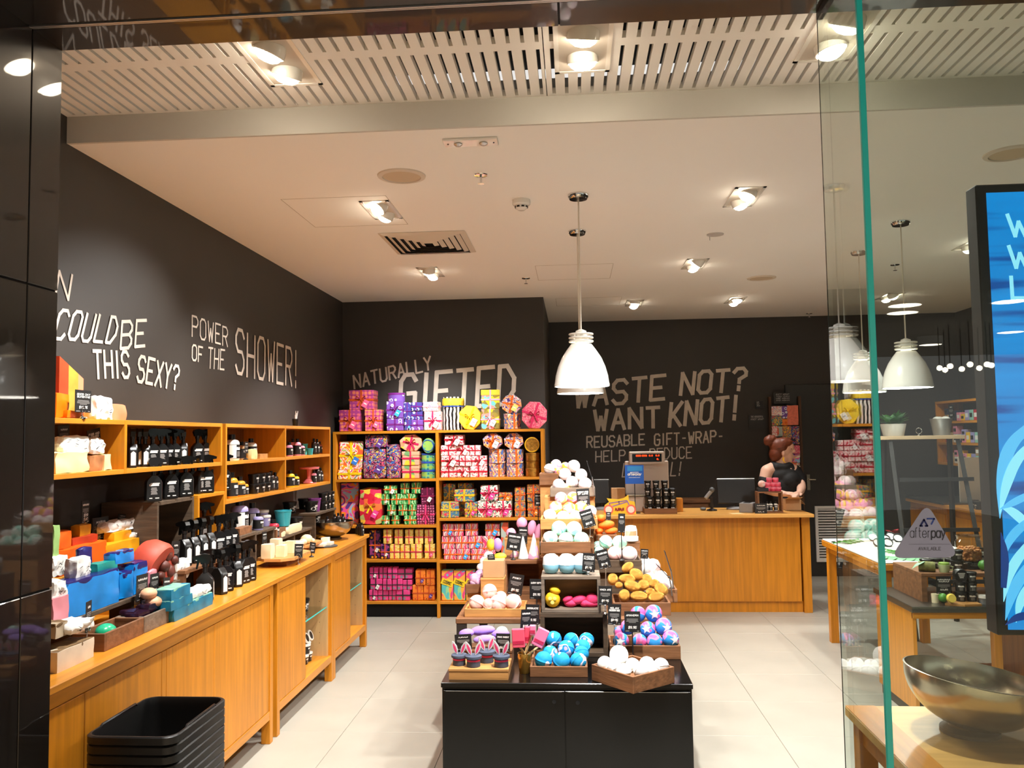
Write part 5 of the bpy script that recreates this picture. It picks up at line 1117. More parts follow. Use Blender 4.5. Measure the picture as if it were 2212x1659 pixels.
for k, (a, c) in enumerate(((135, 280), (290, 430), (435, 545))):
    yf = GY0+.04; p0, p1 = AT('G8', a, 1300, Y=yf), AT('G8', c, 1300, Y=yf); zt = AT('G8', a, 1160, Y=yf).z
    t = gift('tie-dye gift box with yellow COSMIC band, '+nth(k, 3), p0.x, p1.x, .152, zt, 'cosmic', None, yf=yf, d=.10, group='tie-dye boxes with yellow bands', name='cosmic_gift_box')
    w_, h_ = p1.x-p0.x, zt-.151; mm = Matrix.Translation((0, 0, h_*.60)) @ Matrix.Rotation(.33, 4, 'Y')
    b = MB().box(-w_*.52, w_*.52, -.0535, -.051, -h_*.10, h_*.10, m=mm).build('yellow_band', RB['yellow'], t)
    mb = letters('COSMIC', Vector((-w_*.34, -.054, -h_*.05)), Vector((w_*.68, 0, 0)), Vector((0, 0, h_*.10)), .0042, MB(), Vector((0, -.0006, 0)), .1, 0, 1.4); mb.v = [tuple(mm @ Vector(q)) for q in mb.v]; mb.build('lettering', cardm, b)
# ================================================================== central display
BT, BY0, BY1 = .56, 3.785, 4.45
q0, q1 = at(952, 1475, Z=BT), at(1497, 1478, Z=BT)
bx0, bx1 = q0.x, q1.x
t = thing('black_cabinet', 'glossy black low cabinet with two doors in the centre', 'cabinet', (0, 0, 0))
MB().box(bx0, bx1, BY0, BY1, BT-.022, BT, .002).build('top_panel', gloss, t)
MB().box(bx0+.004, bx1-.004, BY0+.014, BY1-.004, .03, BT-.022).build('carcass', gloss, t)
MB().box(bx0+.05, bx1-.05, BY0+.06, BY1-.05, 0, .03).build('plinth', blackm, t)
xm = at(1221, 1560, Y=BY0).x
for s, (a, b) in ((1, (bx0+.012, xm-.002)), (-1, (xm+.002, bx1-.012))):
    hx = at(1197 if s > 0 else 1248, 1516 if s > 0 else 1518, Y=BY0)
    d = MB().box(a, b, BY0, BY0+.014, .04, BT-.034, .001).build('door', gloss, t)
    MB().lathe([(.008, 0), (.0095, .0012), (.008, .0014), (.0001, .0008)], 16, Matrix.Translation((hx.x, BY0-.0002, hx.z)) @ Matrix.Rotation(PI/2, 4, 'X')).build('finger_hole', void, d)
    MB().box(a+.01, b-.01, BY0-.0005, BY0+.0005, BT-.0375, BT-.0355).build('edge_trim', alu, d)
TT, TY0, TY1 = .69, 4.5, 5.62
tx0, tx1 = at(984, 1337, Y=TY0).x, .47
t = thing('display_table', 'brown wooden table behind the black cabinet carrying the bath bomb tiers', 'table', (0, 0, 0))
MB().box(tx0, tx1, TY0, TY1, TT-.03, TT, .004).build('tabletop', crate_m, t)
for x in (tx0+.004, tx1-.054):
    for y in (TY0+.004, TY1-.054): MB().box(x, x+.05, y, y+.05, 0, TT-.03).build('leg', mat('dark_leg', (40, 30, 24), .6), t)
def fcrate(label, k, x0, y0, x1, y1, Y, d, m, z0=None, rz=0, name='wooden_crate'):
    a, b = AT(k, x0, y1, Y=Y), AT(k, x1, y1, Y=Y); zt = AT(k, (x0+x1)/2, y0, Y=Y).z; z0 = (a.z+b.z)/2 if z0 is None else z0
    return crate(name, label, a.x, b.x, Y, Y+d, z0, zt, m), a.x, b.x, z0, zt
def block(label, x0, x1, y0, y1, z0, z1, m, cat='riser', name='display_riser'):
    t = thing(name, label, cat, ((x0+x1)/2, (y0+y1)/2, z0)); hx, hy = (x1-x0)/2, (y1-y0)/2
    MB().box(-hx, hx, -hy, hy, z1-z0-.012, z1-z0, .0015).build('top_board', m, t); MB().box(-hx+.002, hx-.002, -hy+.002, hy-.002, 0, z1-z0-.012).build('body', m, t); return t
# bath bombs
BM = {}
def bm_(n, cols, scale=16, dist=.6): BM[n] = pat('bomb_'+n, 'blobs', cols, scale, .75, dist)
bm_('pink', [(246, 226, 226), (236, 170, 200), (246, 230, 222), (248, 214, 120), (240, 190, 210)]); bm_('sun', [(248, 200, 70), (240, 160, 190), (250, 190, 60), (226, 140, 190)]); bm_('pale', [(250, 240, 230), (248, 220, 220), (250, 242, 232), (246, 230, 190)])
bm_('mint', [(150, 216, 196), (240, 246, 230), (170, 222, 200), (236, 242, 216)]); bm_('lilac', [(226, 160, 214), (244, 200, 226), (210, 150, 210)]); bm_('blue', [(16, 150, 208), (22, 160, 216), (18, 152, 210), (240, 230, 244), (20, 156, 214), (228, 170, 214)], 12)
bm_('white', [(250, 248, 242), (246, 244, 238)]); bm_('blush', [(250, 226, 216), (246, 196, 190), (250, 232, 224)]); bm_('star', [(232, 90, 160), (240, 130, 180), (40, 140, 214), (60, 150, 220), (236, 110, 170)], 14)
bm_('peach', [(246, 190, 176), (248, 216, 206), (240, 160, 150)]); bm_('cone', [(250, 236, 226), (248, 180, 210), (250, 214, 120), (236, 170, 226)], 13)
BMESH = {}
def bomb(label, c, r, kind, group, star=False, rot=None, name='bath_bomb'):
    if kind not in BMESH:
        prof = []
        for i in range(15):
            a = PI*i/14; rr = math.sin(a); z = -math.cos(a)
            prof.append((max(1e-5, rr*(1.045 if i == 7 else 1)), z))
        sm_ = 1.0 if kind == 'star' else 1.03; prof = prof[:7]+[(1.0, -.05), (sm_, -.03), (sm_, .03), (1.0, .05)]+prof[8:]
        mb = MB().lathe([(a*.035, b*.035) for a, b in prof], 20, cap=False); BMESH[kind] = mb.mesh('bath_bomb', BM[kind], 50)
        if kind == 'star':
            mb = MB(); R_ = .0362; pts = []
            for i in range(10):
                rr = .62 if i % 2 == 0 else .27; a = 2*PI*i/10+PI/2; pts.append((rr*math.cos(a), rr*math.sin(a)))
            V = [(0, -R_*1.012, 0)]+[(x*f*R_, -R_*1.012*math.sqrt(1-f*f*(x*x+y*y)), y*f*R_) for f in (.33, .67, 1) for x, y in pts]; mb.add(V, [(0, 1+i, 1+(i+1) % 10) for i in range(10)]+[(1+10*k+i, 11+10*k+i, 11+10*k+(i+1) % 10, 1+10*k+(i+1) % 10) for k in (0, 1) for i in range(10)]); BMESH['_star'] = mb.mesh('star', mat('bomb_star_white', (244, 240, 236), .8), None)
    o = bpy.data.objects.new(name, BMESH[kind]); COL.objects.link(o); o.location = c; o.scale = (r/.035,)*3
    o.rotation_euler = rot or (random.uniform(-.9, .9), random.uniform(-.9, .9), random.uniform(0, 6))
    if star:
        s = bpy.data.objects.new('star', BMESH['_star']); COL.objects.link(s); s.parent = o
        o.rotation_euler = (random.uniform(-.3, .25), random.uniform(-.4, .4), random.uniform(-.5, .5))
    return tag(o, label, 'bath bomb', group)
def pile(desc, group, kind, pts, Y, star=(), kinds=None, zmin=None):
    """pts: (zoom, x, y, r[, dy]); pixels give position, Y the depth"""
    order = sorted(range(len(pts)), key=lambda i: (zp(*pts[i][:3])[0]))
    rows = sorted(pts, key=lambda p_: zp(*p_[:3])[1])
    used = {}
    for n_, i in enumerate(order):
        k, x, y, r = pts[i][:4]; yy = Y+(pts[i][4] if len(pts[i]) > 4 else 0)
        c = AT(k, x, y, Y=yy); rr = r/ZM[k][2]*yy/F
        if zmin is not None: c.z = max(c.z, zmin+rr)
        hgt = sorted(range(len(pts)), key=lambda j: zp(*pts[j][:3])[1]).index(i)
        lb = '%s, %s' % (desc, nth(n_, len(pts)))
        bomb(lb, c, rr, kinds[i] if kinds else kind, group, star and i in star)
# --- front row on the black cabinet
def rot_crate():
    # diamond-set crate of white bombs
    l, r_, f = AT('M5', 265, 635, Z=.63), AT('M5', 1100, 660, Z=.63), AT('M5', 680, 765, Z=.63)
    c = (l+r_)/2; c = Vector(((l.x+r_.x)/2, max(l.y, r_.y)-.0, BT)); s = (l-f).length; s2 = (r_-f).length
    t = crate('wooden_crate', 'brown wooden crate set cornerwise overhanging the black cabinet edge', -s/2, s/2, -s2/2, s2/2, 0, .07, crate_m)
    ang = math.atan2(f.y-l.y, f.x-l.x); t.rotation_euler[2] = ang; t.location = (c.x, c.y, BT+.001); return c, s, f
cc, cs, cf = rot_crate()
pile('chalk white bath bomb in the cornerwise crate', 'white bombs in the cornerwise crate', 'white', [('M5', 400, 620, 75), ('M5', 540, 530, 92, .02), ('M5', 675, 635, 72, .0), ('M5', 590, 690, 72, -.06), ('M5', 820, 625, 76), ('M5', 960, 640, 76), ('M5', 760, 690, 74, -.06), ('M5', 500, 655, 70, -.03), ('M5', 880, 680, 70, -.04)], cc.y, zmin=BT+.012)
_, ca, cb, z0, z1 = fcrate('brown crate of blue and pink bath bombs on the black cabinet', 'P', 1145, 1440, 1270, 1472, 3.88, .30, crate_m, BT)
pile('bright blue bath bomb in the front crate', 'blue bombs in the front crate', 'blue', [('P', 1196, 1381, 17, .24), ('P', 1223, 1401, 17.5, .14), ('P', 1188, 1412, 17, .12), ('P', 1174, 1426, 18.5, .05), ('P', 1213, 1428, 18.5, .05), ('P', 1234, 1383, 16, .24), ('P', 1267, 1383, 16, .24), ('P', 1259, 1398, 16, .16), ('P', 1256, 1412, 16, .11), ('P', 1249, 1428, 17.7, .05)], 3.88, zmin=BT+.012)
_, ca, cb, z0, z1 = fcrate('brown crate of pink and blue star bath bombs', 'P', 1318, 1395, 1471, 1428, 4.19, .22, crate_m, BT)
pile('pink and blue bath bomb with a white star', 'star bombs', 'star', [('M3', 1010, 1190, 105, .17), ('M3', 1225, 1180, 115, .15), ('M3', 1145, 1400, 105, .10), ('M3', 1360, 1360, 115, .10), ('M3', 1460, 1530, 112, .04), ('M3', 775, 1560, 108, .05), ('M3', 1030, 1565, 100, .05), ('M3', 1240, 1570, 108, .05), ('M3', 870, 1370, 100, .12), ('M3', 760, 1440, 85, .14)], 4.19, star=(1, 2, 3, 4, 5, 8), zmin=BT+.012)
hx0, hx1 = AT('M4', 145, 760, Y=3.84), AT('M4', 780, 760, Y=3.84)
block('solid brown wooden block under the magician hats', hx0.x, hx1.x, 3.83, 4.02, BT, AT('M4', 400, 612, Y=3.83).z, crate_l); HZ = AT('M4', 400, 612, Y=3.83).z
def hat():
    t = thing('hat_bath_bomb', '', 'bath bomb'); hm = mat('hat_grey', (78, 86, 106), .85, var=.1); pk = mat('hat_pink', (226, 60, 110), .8); er = mat('ear_grey', (206, 200, 200), .7)
    MB().lathe([(.029, 0), (.030, .002), (.0285, .036)], 20).build('crown', hm, t, 40); MB().lathe([(.0295, .024), (.0297, .031)], 20, cap=False).build('band', pk, t); MB().lathe([(.036, .036), (.0365, .046), (.034, .048), (.0005, .048)], 20).build('brim', hm, t, 40)
    for s in (-1, 1):
        m = Matrix.Translation((s*.008, 0, .046)) @ Matrix.Rotation(s*.38, 4, 'Y')
        e = MB(); pts = [(0, 0), (.009, .018), (.011, .036), (.006, .056), (0, .064), (-.006, .056), (-.011, .036), (-.009, .018)]; prism_xz(e, pts, -.003, .003, m); e_ = e.build('ear', er, t)
        e = MB(); prism_xz(e, [(x*.5, z*.75+.006) for x, z in pts], -.0036, -.0030, m); e.build('inner_ear', pk, e_)
    return t
for k, (x, yy) in enumerate(((255, 3.90), (405, 3.875), (545, 3.95), (700, 3.875))):
    p_ = AT('M4', x, 560, Y=yy); proto('hat', hat, (p_.x, yy, HZ), (-.1, .15, .3, -.15)[k], 'grey top-hat bath bomb with rabbit ears and pink band, '+nth(k, 4), 'bath bomb', 'hat bath bombs', (1.0, 1.05, 1.1, 1.08)[k])
lil = mat('lilac_bar', (166, 132, 214), .8, var=.1); mnt = mat('mint_end', (190, 224, 214), .8)
def blob(name, label, c, r, m, cat='bath bomb', rot=None, group=None):
    o = tag(MB().sphere(1, (0, 0, 0), 16, 10).rough(.05, 1.8, len(label)).build(name, m, None, 179, loc=c), label, cat, group); o.scale = r; o.rotation_euler = rot or (0, 0, 0); return o
for k, (x, y, w_, h_, yy) in enumerate(((500, 205, 135, 50, 4.15), (330, 235, 80, 45, 4.12), (690, 240, 95, 45, 4.13), (520, 300, 120, 45, 4.08))):
    p_ = AT('M4', x, y, Y=yy); s = yy/F/4.893; blob('lilac_bath_bar', 'lilac aubergine-shaped bath bar behind the hats, '+('topmost', 'left', 'right', 'lowest')[k], p_, (w_*s, .03, h_*s), lil, rot=(0, -.1, 0))
    if k == 0: blob('mint_tip', 'pale mint tip of the topmost lilac bar', p_+Vector((.095*1.0, 0, -.006)), (.03, .026, .026), mnt)
block('small brown box behind the hats under the lilac bars', hx0.x+.03, hx1.x, 4.05, 4.2, BT, .635, crate_m)
t = thing('gold_cup', 'gold glass cup holding pink brush-shaped bubble bars', 'cup', (AT('M4', 945, 560, Y=3.95).x, 3.95, BT))
MB().lathe([(.024, 0), (.025, .003), (.033, .09), (.031, .09), (.022, .006), (.0005, .006)], 22, cap=False).build('cup', mat('gold_glass', (196, 150, 70), .15, metal=.7), t, 40)
bp_ = mat('brush_pink', (240, 84, 112), .7); stk = mat('lolly_stick', (222, 186, 128), .7)
bp2 = mat('brush_pale', (244, 130, 170), .7)
for k, (x, y, a, w_, h_) in enumerate(((880, 285, -.04, 130, 190), (985, 250, .05, 80, 170), (1115, 280, .45, 120, 190), (1030, 200, .0, 60, 100))):
    yy = 3.93+.03*(k % 3); p_ = AT('M4', x, y, Y=yy); s = yy/F/4.893
    t2 = thing('brush_bubble_bar', 'pink brush-shaped bubble bar on a stick, '+('left', 'middle', 'right leaning', 'rear pale')[k], 'bubble bar', p_); m = Matrix.Rotation(a, 4, 'Y')
    MB().box(-w_*s/2, w_*s/2, -.012, .012, -h_*s/2, h_*s/2, .003, m).build('brush_head', bp_ if k < 2 else bp2, t2)
    for j in range(3): MB().box(-w_*s*.46, w_*s*.46, -.0135, -.0118, -h_*s*.30+j*.006, -h_*s*.30+j*.006+.003, 0, m).build('groove', RB['hot'], t2)
    e = Vector((945-x, 0, -(470-y)))*s*.9; MB().tube([(0, .004, -h_*s*.4), (e.x, (3.95-yy), e.z)], .005, 6).build('stick', stk, t2)
# --- dark cubbies behind
ua, ub = AT('M3', -340, 1300, Y=4.23), AT('M3', 590, 1300, Y=4.23)
CZ1, CZ2 = .773, .952
open_box('display_crate', 'dark weathered open crate standing on the black cabinet', ua.x, ub.x, 4.23, 4.43, BT, CZ1, crate_d, .022)
va, vb = AT('M3', -320, 1110, Y=4.23), AT('M3', 490, 700, Y=4.23)
open_box('display_crate', 'dark open crate holding the yellow and pink bath shapes', va.x, vb.x, 4.235, 4.43, CZ1+.001, CZ2, crate_g, .016, inm=crate_l)
pkm = mat('hot_pink_bar', (232, 56, 108), .75, var=.12); s = 4.3/F/6.381
for k, (x, y, w_, h_, a) in enumerate(((380, 985, 95, 85, .5), (190, 990, 110, 60, -.3), (270, 1065, 65, 55, 0), (85, 1115, 95, 55, 0), (335, 1130, 140, 52, .1), (40, 980, 75, 42, -.4))):
    p_ = AT('M3', x, y, Y=4.30); p_.z = max(p_.z, CZ1+.018+h_*s*.9); blob('pink_bubble_bar', 'hot pink shaped bubble bar in the dark crate, '+('tallest at right', 'long slanted one', 'small one in the middle', 'front left', 'front right', 'rear left')[k], p_, (w_*s, .03, h_*s), pkm, 'bubble bar', (0, a, 0))
yb = mat('yellow_bar', (246, 190, 20), .7, var=.1); p_ = AT('M2', 1365, 1320, Y=4.28)
t = thing('yellow_bath_bar', 'yellow bath bar with leaf top and clover mark in the dark crate', 'bath bar', (p_.x, 4.28, CZ1+.018))
MB().sphere(.038, (0, 0, .040), 16, 10, sz=1.05).build('body', yb, t, 179); MB().sphere(.03, (-.018, 0, .085), 14, 8, Matrix.Rotation(.35, 4, 'Y'), .7).build('top', yb, t, 179)
for k in range(3): MB().lathe([(.0001, .0), (.009, .002), (.0095, .004), (.0001, .005)], 12, Matrix.Translation((.013*math.cos(2.1*k+.5), -.039+.004*abs(math.cos(k)), .045+.013*math.sin(2.1*k+.5))) @ Matrix.Rotation(PI/2, 4, 'X')).build('clover_leaf', mat('clover', (226, 220, 120), .7), t)
# blue half shells on the crate
bsh = mat('shell_blue', (150, 212, 236), .75); bsw = mat('shell_white', (240, 246, 248), .75, var=.03)
for k, x in enumerate((1191, 1225, 1257)):
    p_ = at(x, 1250, Y=4.33); r = .042
    t = thing('cloud_bath_bomb', 'pale blue half-shell bath bomb with white top, '+nth(k, 3), 'bath bomb', (p_.x, 4.33, CZ2+.001), 0, 'blue half-shell bombs')
    MB().lathe([(r*.5, 0), (r*.8, .008), (r*1.0, .03), (r*1.04, .045)], 22).rough(.001, 60, k).build('shell', bsh, t, 40); MB().lathe([(r*1.05, .044), (r*1.02, .06), (r*.9, .082), (r*.5, .095), (.0005, .096)], 22, cap=False).rough(.003, 40, k).build('cloud_top', bsw, t, 60)
# --- tower of crates
_, a1, b1, m0, m1 = fcrate('dark brown crate of mint bath bombs in the tower', 'M1', 175, 1345, 870, 1500, 4.60, .22, crate_m)
block('pale wooden riser under the mint bath bomb crate', AT('M1', 205, 1550, Y=4.62).x, AT('M1', 790, 1550, Y=4.62).x, 4.62, 4.80, TT, m0-.001, crate_l)
pile('mint green bath bomb in the tower crate', 'mint bombs in the tower', 'mint', [('M1', 430, 1158, 105, .12), ('M1', 640, 1165, 105, .11), ('M1', 310, 1300, 105, .06), ('M1', 525, 1315, 102, .06), ('M1', 740, 1312, 105, .06)], 4.60, zmin=m0+.012)
_, a2, b2, n0, n1 = fcrate('light wooden crate of pink and yellow bath bombs', 'M1', 175, 1025, 965, 1170, 4.85, .24, crate_l)
block('plain wooden riser under the light crate', a2+.02, b2-.02, 4.88, 5.05, TT, n0-.001, crate_m)
pile('pink and yellow bath bomb in the light crate', 'pink and yellow bombs', 'pink', [('M1', 460, 745, 88, .17), ('M1', 625, 735, 84, .17), ('M1', 385, 880, 95, .1), ('M1', 570, 890, 92, .1), ('M1', 735, 870, 88, .1), ('M1', 305, 985, 92, .05), ('M1', 490, 1010, 95, .05), ('M1', 665, 1000, 88, .05), ('M1', 865, 925, 85, .06)], 4.85, kinds=['pink', 'sun', 'sun', 'sun', 'sun', 'pale', 'pale', 'pale', 'pale'])
_, a3, b3, g0_, g1_ = fcrate('grey wooden crate of white-lit bath bombs near the tower top', 'M1', 310, 595, 930, 720, 5.12, .22, crate_g)
block('tall wooden riser under the grey crate', AT('M1', 230, 800, Y=5.15).x, b3, 5.15, 5.32, TT, g0_-.001, crate_l)
pile('pale bath bomb in the grey crate at the tower top', 'pale bombs at the tower top', 'pale', [('M1', 635, 300, 86, .14), ('M1', 512, 410, 84, .1), ('M1', 735, 420, 84, .1), ('M1', 425, 555, 82, .05), ('M1', 610, 520, 84, .07), ('M1', 790, 545, 90, .05), ('M1', 500, 610, 76, .04)], 5.12, kinds=['pale', 'pale', 'pale', 'pale', 'pale', 'pale', 'sun'])
_, a4, b4, h0_, h1_ = fcrate('small brown crate at the rear top left of the tower', 'M1', 160, 400, 420, 560, 5.40, .18, crate_m)
block('wooden riser under the rear top left crate', AT('M1', 170, 800, Y=5.42).x, b4, 5.42, 5.58, TT, h0_-.001, crate_l)
pile('peach-pink bath bomb in the rear top crate', 'bombs in the rear top crate', 'pale', [('M1', 295, 340, 74, .06), ('M1', 390, 280, 74, .1), ('M1', 515, 310, 66, .12), ('M1', 425, 375, 60, .06)], 5.40, kinds=['pale', 'pink', 'sun', 'sun'])
# right wing of the tower
_, a5, b5, r0, r1 = fcrate('dark crate of mint and white bath bombs on the right of the tower', 'M3', 420, 450, 1065, 620, 4.82, .22, crate_d)
block('dark riser under the right crate of mint bombs', a5+.01, b5-.01, 4.85, 5.02, TT, r0-.001, crate_d)
pile('mint or white bath bomb in the right crate', 'mint and white bombs at right', 'mint', [('M1', 1075, 1345, 92, .1), ('M1', 1265, 1355, 100, .1), ('M1', 965, 1405, 72, .12), ('M1', 985, 1475, 66, .05), ('M1', 1200, 1505, 100, .05), ('M1', 1400, 1510, 105, .05)], 4.82, kinds=['mint', 'mint', 'mint', 'mint', 'blush', 'pale'])
orm_ = mat('orange_bar', (246, 110, 20), .7, var=.12); s = 5.1/F/6.379
for k, (x, y, w_, h_) in enumerate(((1010, 1012, 58, 48), (1085, 1105, 112, 55), (1150, 1190, 88, 46), (985, 1190, 60, 40), (985, 1265, 50, 60))):
    blob('orange_bubble_bar', 'orange carrot-like bubble bar right of the tower, '+('topmost', 'longest', 'lower right', 'lower left', 'lowest')[k], AT('M1', x, y, Y=5.1), (w_*s, .035, h_*s), orm_, 'bubble bar', (0, -.15, 0))
block('brown riser under the orange bubble bars', AT('M1', 940, 1300, Y=5.06).x, AT('M1', 1230, 1300, Y=5.06).x, 5.06, 5.2, TT, AT('M1', 1100, 1245, Y=5.06).z, crate_m)
p_ = AT('M1', 1425, 1330, Y=5.08); t = thing('white_jar', 'white jar with a floral sticker right of the tower', 'jar', (p_.x, 5.08, p_.z)); s = 5.08/F/6.379
MB().lathe([(90*s, 0), (100*s, 6*s), (100*s, 60*s), (86*s, 70*s), (84*s, 150*s), (70*s, 200*s), (30*s, 210*s), (.0005, 210*s)], 22).build('body', enamel, t, 40)
mb = MB(); arcs(mb, 88*s, 87*s, 80*s, 140*s, -1.0, .9, 6); mb.build('floral_sticker', PT['peach'], t)
block('riser under the white jar', p_.x-.05, p_.x+.05, 5.05, 5.2, TT, p_.z-.001, crate_m)
_, a6, b6, e0, e1 = fcrate('brown crate of gold foil eggs', 'M3', 670, 1035, 1465, 1215, 4.57, .26, crate_m, TT)
gold = mat('gold_foil', (244, 178, 82), .26, metal=.7, var=.2, scale=60, bump=.6)
EG = ((865, 545, 90, 60, -.6, .2), (985, 645, 100, 78, .5, .17), (860, 705, 115, 65, .1, .15), (662, 712, 74, 80, 0, .15), (930, 805, 115, 72, .35, .1), (1085, 790, 80, 72, 0, .12), (820, 935, 76, 84, .2, .05), (1025, 945, 120, 70, .05, .05), (1260, 955, 110, 70, -.2, .05), (1180, 885, 66, 56, 0, .09), (1330, 850, 100, 76, .6, .09), (745, 790, 52, 44, 0, .1), (1130, 700, 70, 60, .3, .16), (1230, 770, 70, 60, -.3, .13))
od = sorted(range(len(EG)), key=lambda i: EG[i][0])
for n_, i in enumerate(od):
    x, y, w_, h_, a, dy = EG[i]; yy = 4.57+dy; s = yy/F/6.381; c = AT('M3', x, y, Y=yy); c.z = max(c.z, TT+.012+h_*s)
    o = tag(MB().sphere(1, (0, 0, 0), 18, 12).rough(.05, 3.2, i).build('gold_egg', gold, None, 40, loc=c), 'gold foil wrapped bath egg in the crate, '+('leftmost' if n_ == 0 else 'rightmost' if n_ == len(od)-1 else (ORD+['thirteenth'])[n_]+' from left'), 'bath egg', 'gold foil eggs'); o.scale = (w_*s, h_*s*.95, h_*s); o.rotation_euler = (0, a, 0)
_, a7, b7, f0, f1 = fcrate('brown crate of pale pink bath bombs at the right end', 'M3', 1000, 850, 1555, 1010, 4.92, .22, crate_m, TT)
pile('pale pink bath bomb at the right end of the display', 'pale pink bombs at the right end', 'blush', [('M3', 1215, 530, 102, .12), ('M3', 1125, 590, 95, .1), ('M3', 1160, 700, 95, .08), ('M3', 1320, 690, 98, .1), ('M3', 1245, 770, 90, .05), ('M3', 1400, 790, 92, .05), ('M3', 1110, 470, 70, .16)], 4.92, kinds=['blush', 'pale', 'white', 'white', 'blush', 'pale', 'white'])
# left wing
_, a8, b8, t0_, t1_ = fcrate('low wooden tray of peach bath bombs on the left', 'M2', 150, 1375, 985, 1530, 4.53, .24, crate_l, TT)
pile('peach-shaped bath bomb in the left tray', 'peach bombs in the left tray', 'peach', [('M2', 495, 1130, 100, .1), ('M2', 320, 1290, 108, .06), ('M2', 480, 1310, 80, .04), ('M2', 610, 1300, 120, .05), ('M2', 820, 1285, 116, .06), ('M2', 650, 1210, 80, .13)], 4.53, zmin=TT+.012)
_, lx, rx_, l0, l1 = fcrate('small dark crate of lilac bath bombs at the far left', 'M2', 165, 1035, 375, 1160, 4.95, .2, crate_m)
block('riser under the small lilac crate', lx+.005, rx_-.005, 4.97, 5.12, TT, l0-.001, crate_l)
pile('lilac bath bomb heaped at the far left', 'lilac bombs at the far left', 'lilac', [('M2', 295, 960, 78, .05), ('M2', 360, 900, 66, .08), ('M2', 270, 1010, 50, .04), ('M2', 350, 1000, 60, .04)], 4.95)
pile('white round bath bomb above the lilac ones', 'white bombs above the lilac ones', 'white', [('M2', 370, 800, 52, .12), ('M2', 420, 720, 62, .14), ('M2', 480, 650, 70, .2)], 4.95)
w0, w1 = AT('M2', 370, 1170, Y=4.85), AT('M2', 700, 1170, Y=4.85)
block('light wooden block behind the peach tray', w0.x, w1.x, 4.85, 4.99, TT, AT('M2', 520, 955, Y=4.85).z, crate_l); wz = AT('M2', 520, 955, Y=4.85).z
tag(MB().box(0, AT('M2', 690, 800, Y=4.87).x-AT('M2', 400, 800, Y=4.87).x, 0, .11, 0, AT('M2', 500, 712, Y=4.87).z-wz, .002).build('cardboard_box', cardboard, None, loc=(AT('M2', 400, 800, Y=4.87).x, 4.87, wz+.001)), 'plain cardboard box on the light wooden block', 'box')
c0, c1 = AT('M2', 690, 1230, Y=5.18), AT('M2', 1230, 1230, Y=5.18); cz = AT('M2', 950, 705, Y=5.18).z
open_box('display_crate', 'reddish open crate under the unicorn cones', c0.x, c1.x, 5.18, 5.42, TT, cz, crate_m, .022)
for k, (x, yb_, yt, w_) in enumerate(((845, 700, 540, 75), (960, 735, 372, 75), (1110, 745, 330, 85))):
    yy = 5.26 if k else 5.32; b0, tp = AT('M2', x, yb_, Y=yy), AT('M2', x, yt, Y=yy); r = w_*yy/F/6.381; h_ = tp.z-cz
    tag(MB().lathe([(r, 0), (r*1.02, .004), (r*.5, h_*.55), (r*.14, h_*.95), (.0005, h_)], 20).build('cone_bubble_bar', BM['cone'] if k != 1 else bsw, None, 60, loc=(b0.x, yy, cz+.001)), 'tall unicorn-cone bubble bar, '+('pink one half hidden', 'white one in the middle', 'pastel one at right')[k], 'bubble bar')
pnk = mat('pastel_pink', (240, 170, 206), .7, var=.1, scale=14)
for k, (x, y, w_, h_) in enumerate(((940, 190, 75, 80), (1075, 260, 60, 110), (1160, 330, 45, 130), (790, 330, 70, 70), (1120, 470, 90, 60))):
    yy = 5.5; s = yy/F/6.381; blob('pink_tail_bar', 'pastel pink swirled bubble bar behind the cones, '+('topmost', 'upper middle', 'right', 'left', 'lowest')[k], AT('M2', x, y, Y=yy), (w_*s, .03, h_*s), pnk if k < 4 else BM['blue'], 'bubble bar', (0, .2, 0))
block('riser behind the reddish crate under the pink bars', AT('M2', 700, 600, Y=5.45).x, AT('M2', 1190, 600, Y=5.45).x, 5.45, 5.6, TT, AT('M2', 900, 400, Y=5.45).z, crate_l)
for k, (x, y, w_, h_, m) in enumerate(((515, 490, 62, 80, 'yelc'), (605, 490, 62, 95, None), (640, 650, 90, 50, 'yelc'))):
    yy = 5.0; s = yy/F/6.381; blob('shower_jelly', ('yellow', 'purple cup-shaped', 'golden sliced')[k]+' bath shape on the cardboard box', AT('M2', x, y, Y=yy), (w_*s, .03, h_*s), PT['yelc'] if m else lil, 'bath shape')
# --- price cards of the centre
def ccard(label, k, r, Y, title, price, roll=0, holder='stick', foot=None, rz=0):
    x0, y0, x1, y1 = r; a, b = AT(k, x0, (y0+y1)/2, Y=Y), AT(k, x1, (y0+y1)/2, Y=Y); zt, zb = AT(k, (x0+x1)/2, y0, Y=Y).z, AT(k, (x0+x1)/2, y1, Y=Y).z
    c = abs(math.cos(roll)); sn = abs(math.sin(roll)); W_, H_ = b.x-a.x, zt-zb; den = c*c-sn*sn
    w_, h_ = (W_*c-H_*sn)/den, (H_*c-W_*sn)/den
    return price_card(label, ((a.x+b.x)/2, Y, (zt+zb)/2), max(w_, .03), max(h_, .04), title, price, rz, roll, 0, holder, foot)
ccard('black price card GROOVY KIND OF LOVE high on the tower', 'M1', (668, 605, 860, 850), 4.98, 'GROOVY KIND/OF LOVE', '$9.95', -.06, 'clip', n1)
ccard('black price card tilted below the GROOVY card', 'M1', (705, 880, 942, 1165), 4.80, '~^~~^~~^', '$10.95', -.30, 'clip', m1)
ccard('black price card FIZZING beside the blue half shells', 'M3', (235, 345, 425, 615), 4.26, 'FIZZING/FLUNKER', '$9.95', .07, 'clip', CZ2)
ccard('black price card GOLDEN EGG tilted beside the gold eggs', 'M3', (420, 285, 642, 578), 4.55, 'GOLDEN EGG', '$11.95', -.24, 'clip', TT)
ccard('small black price card above the pale pink bombs', 'M3', (1040, 290, 1155, 432), 4.88, '~^~~^~~', None, .06, 'clip', e1)
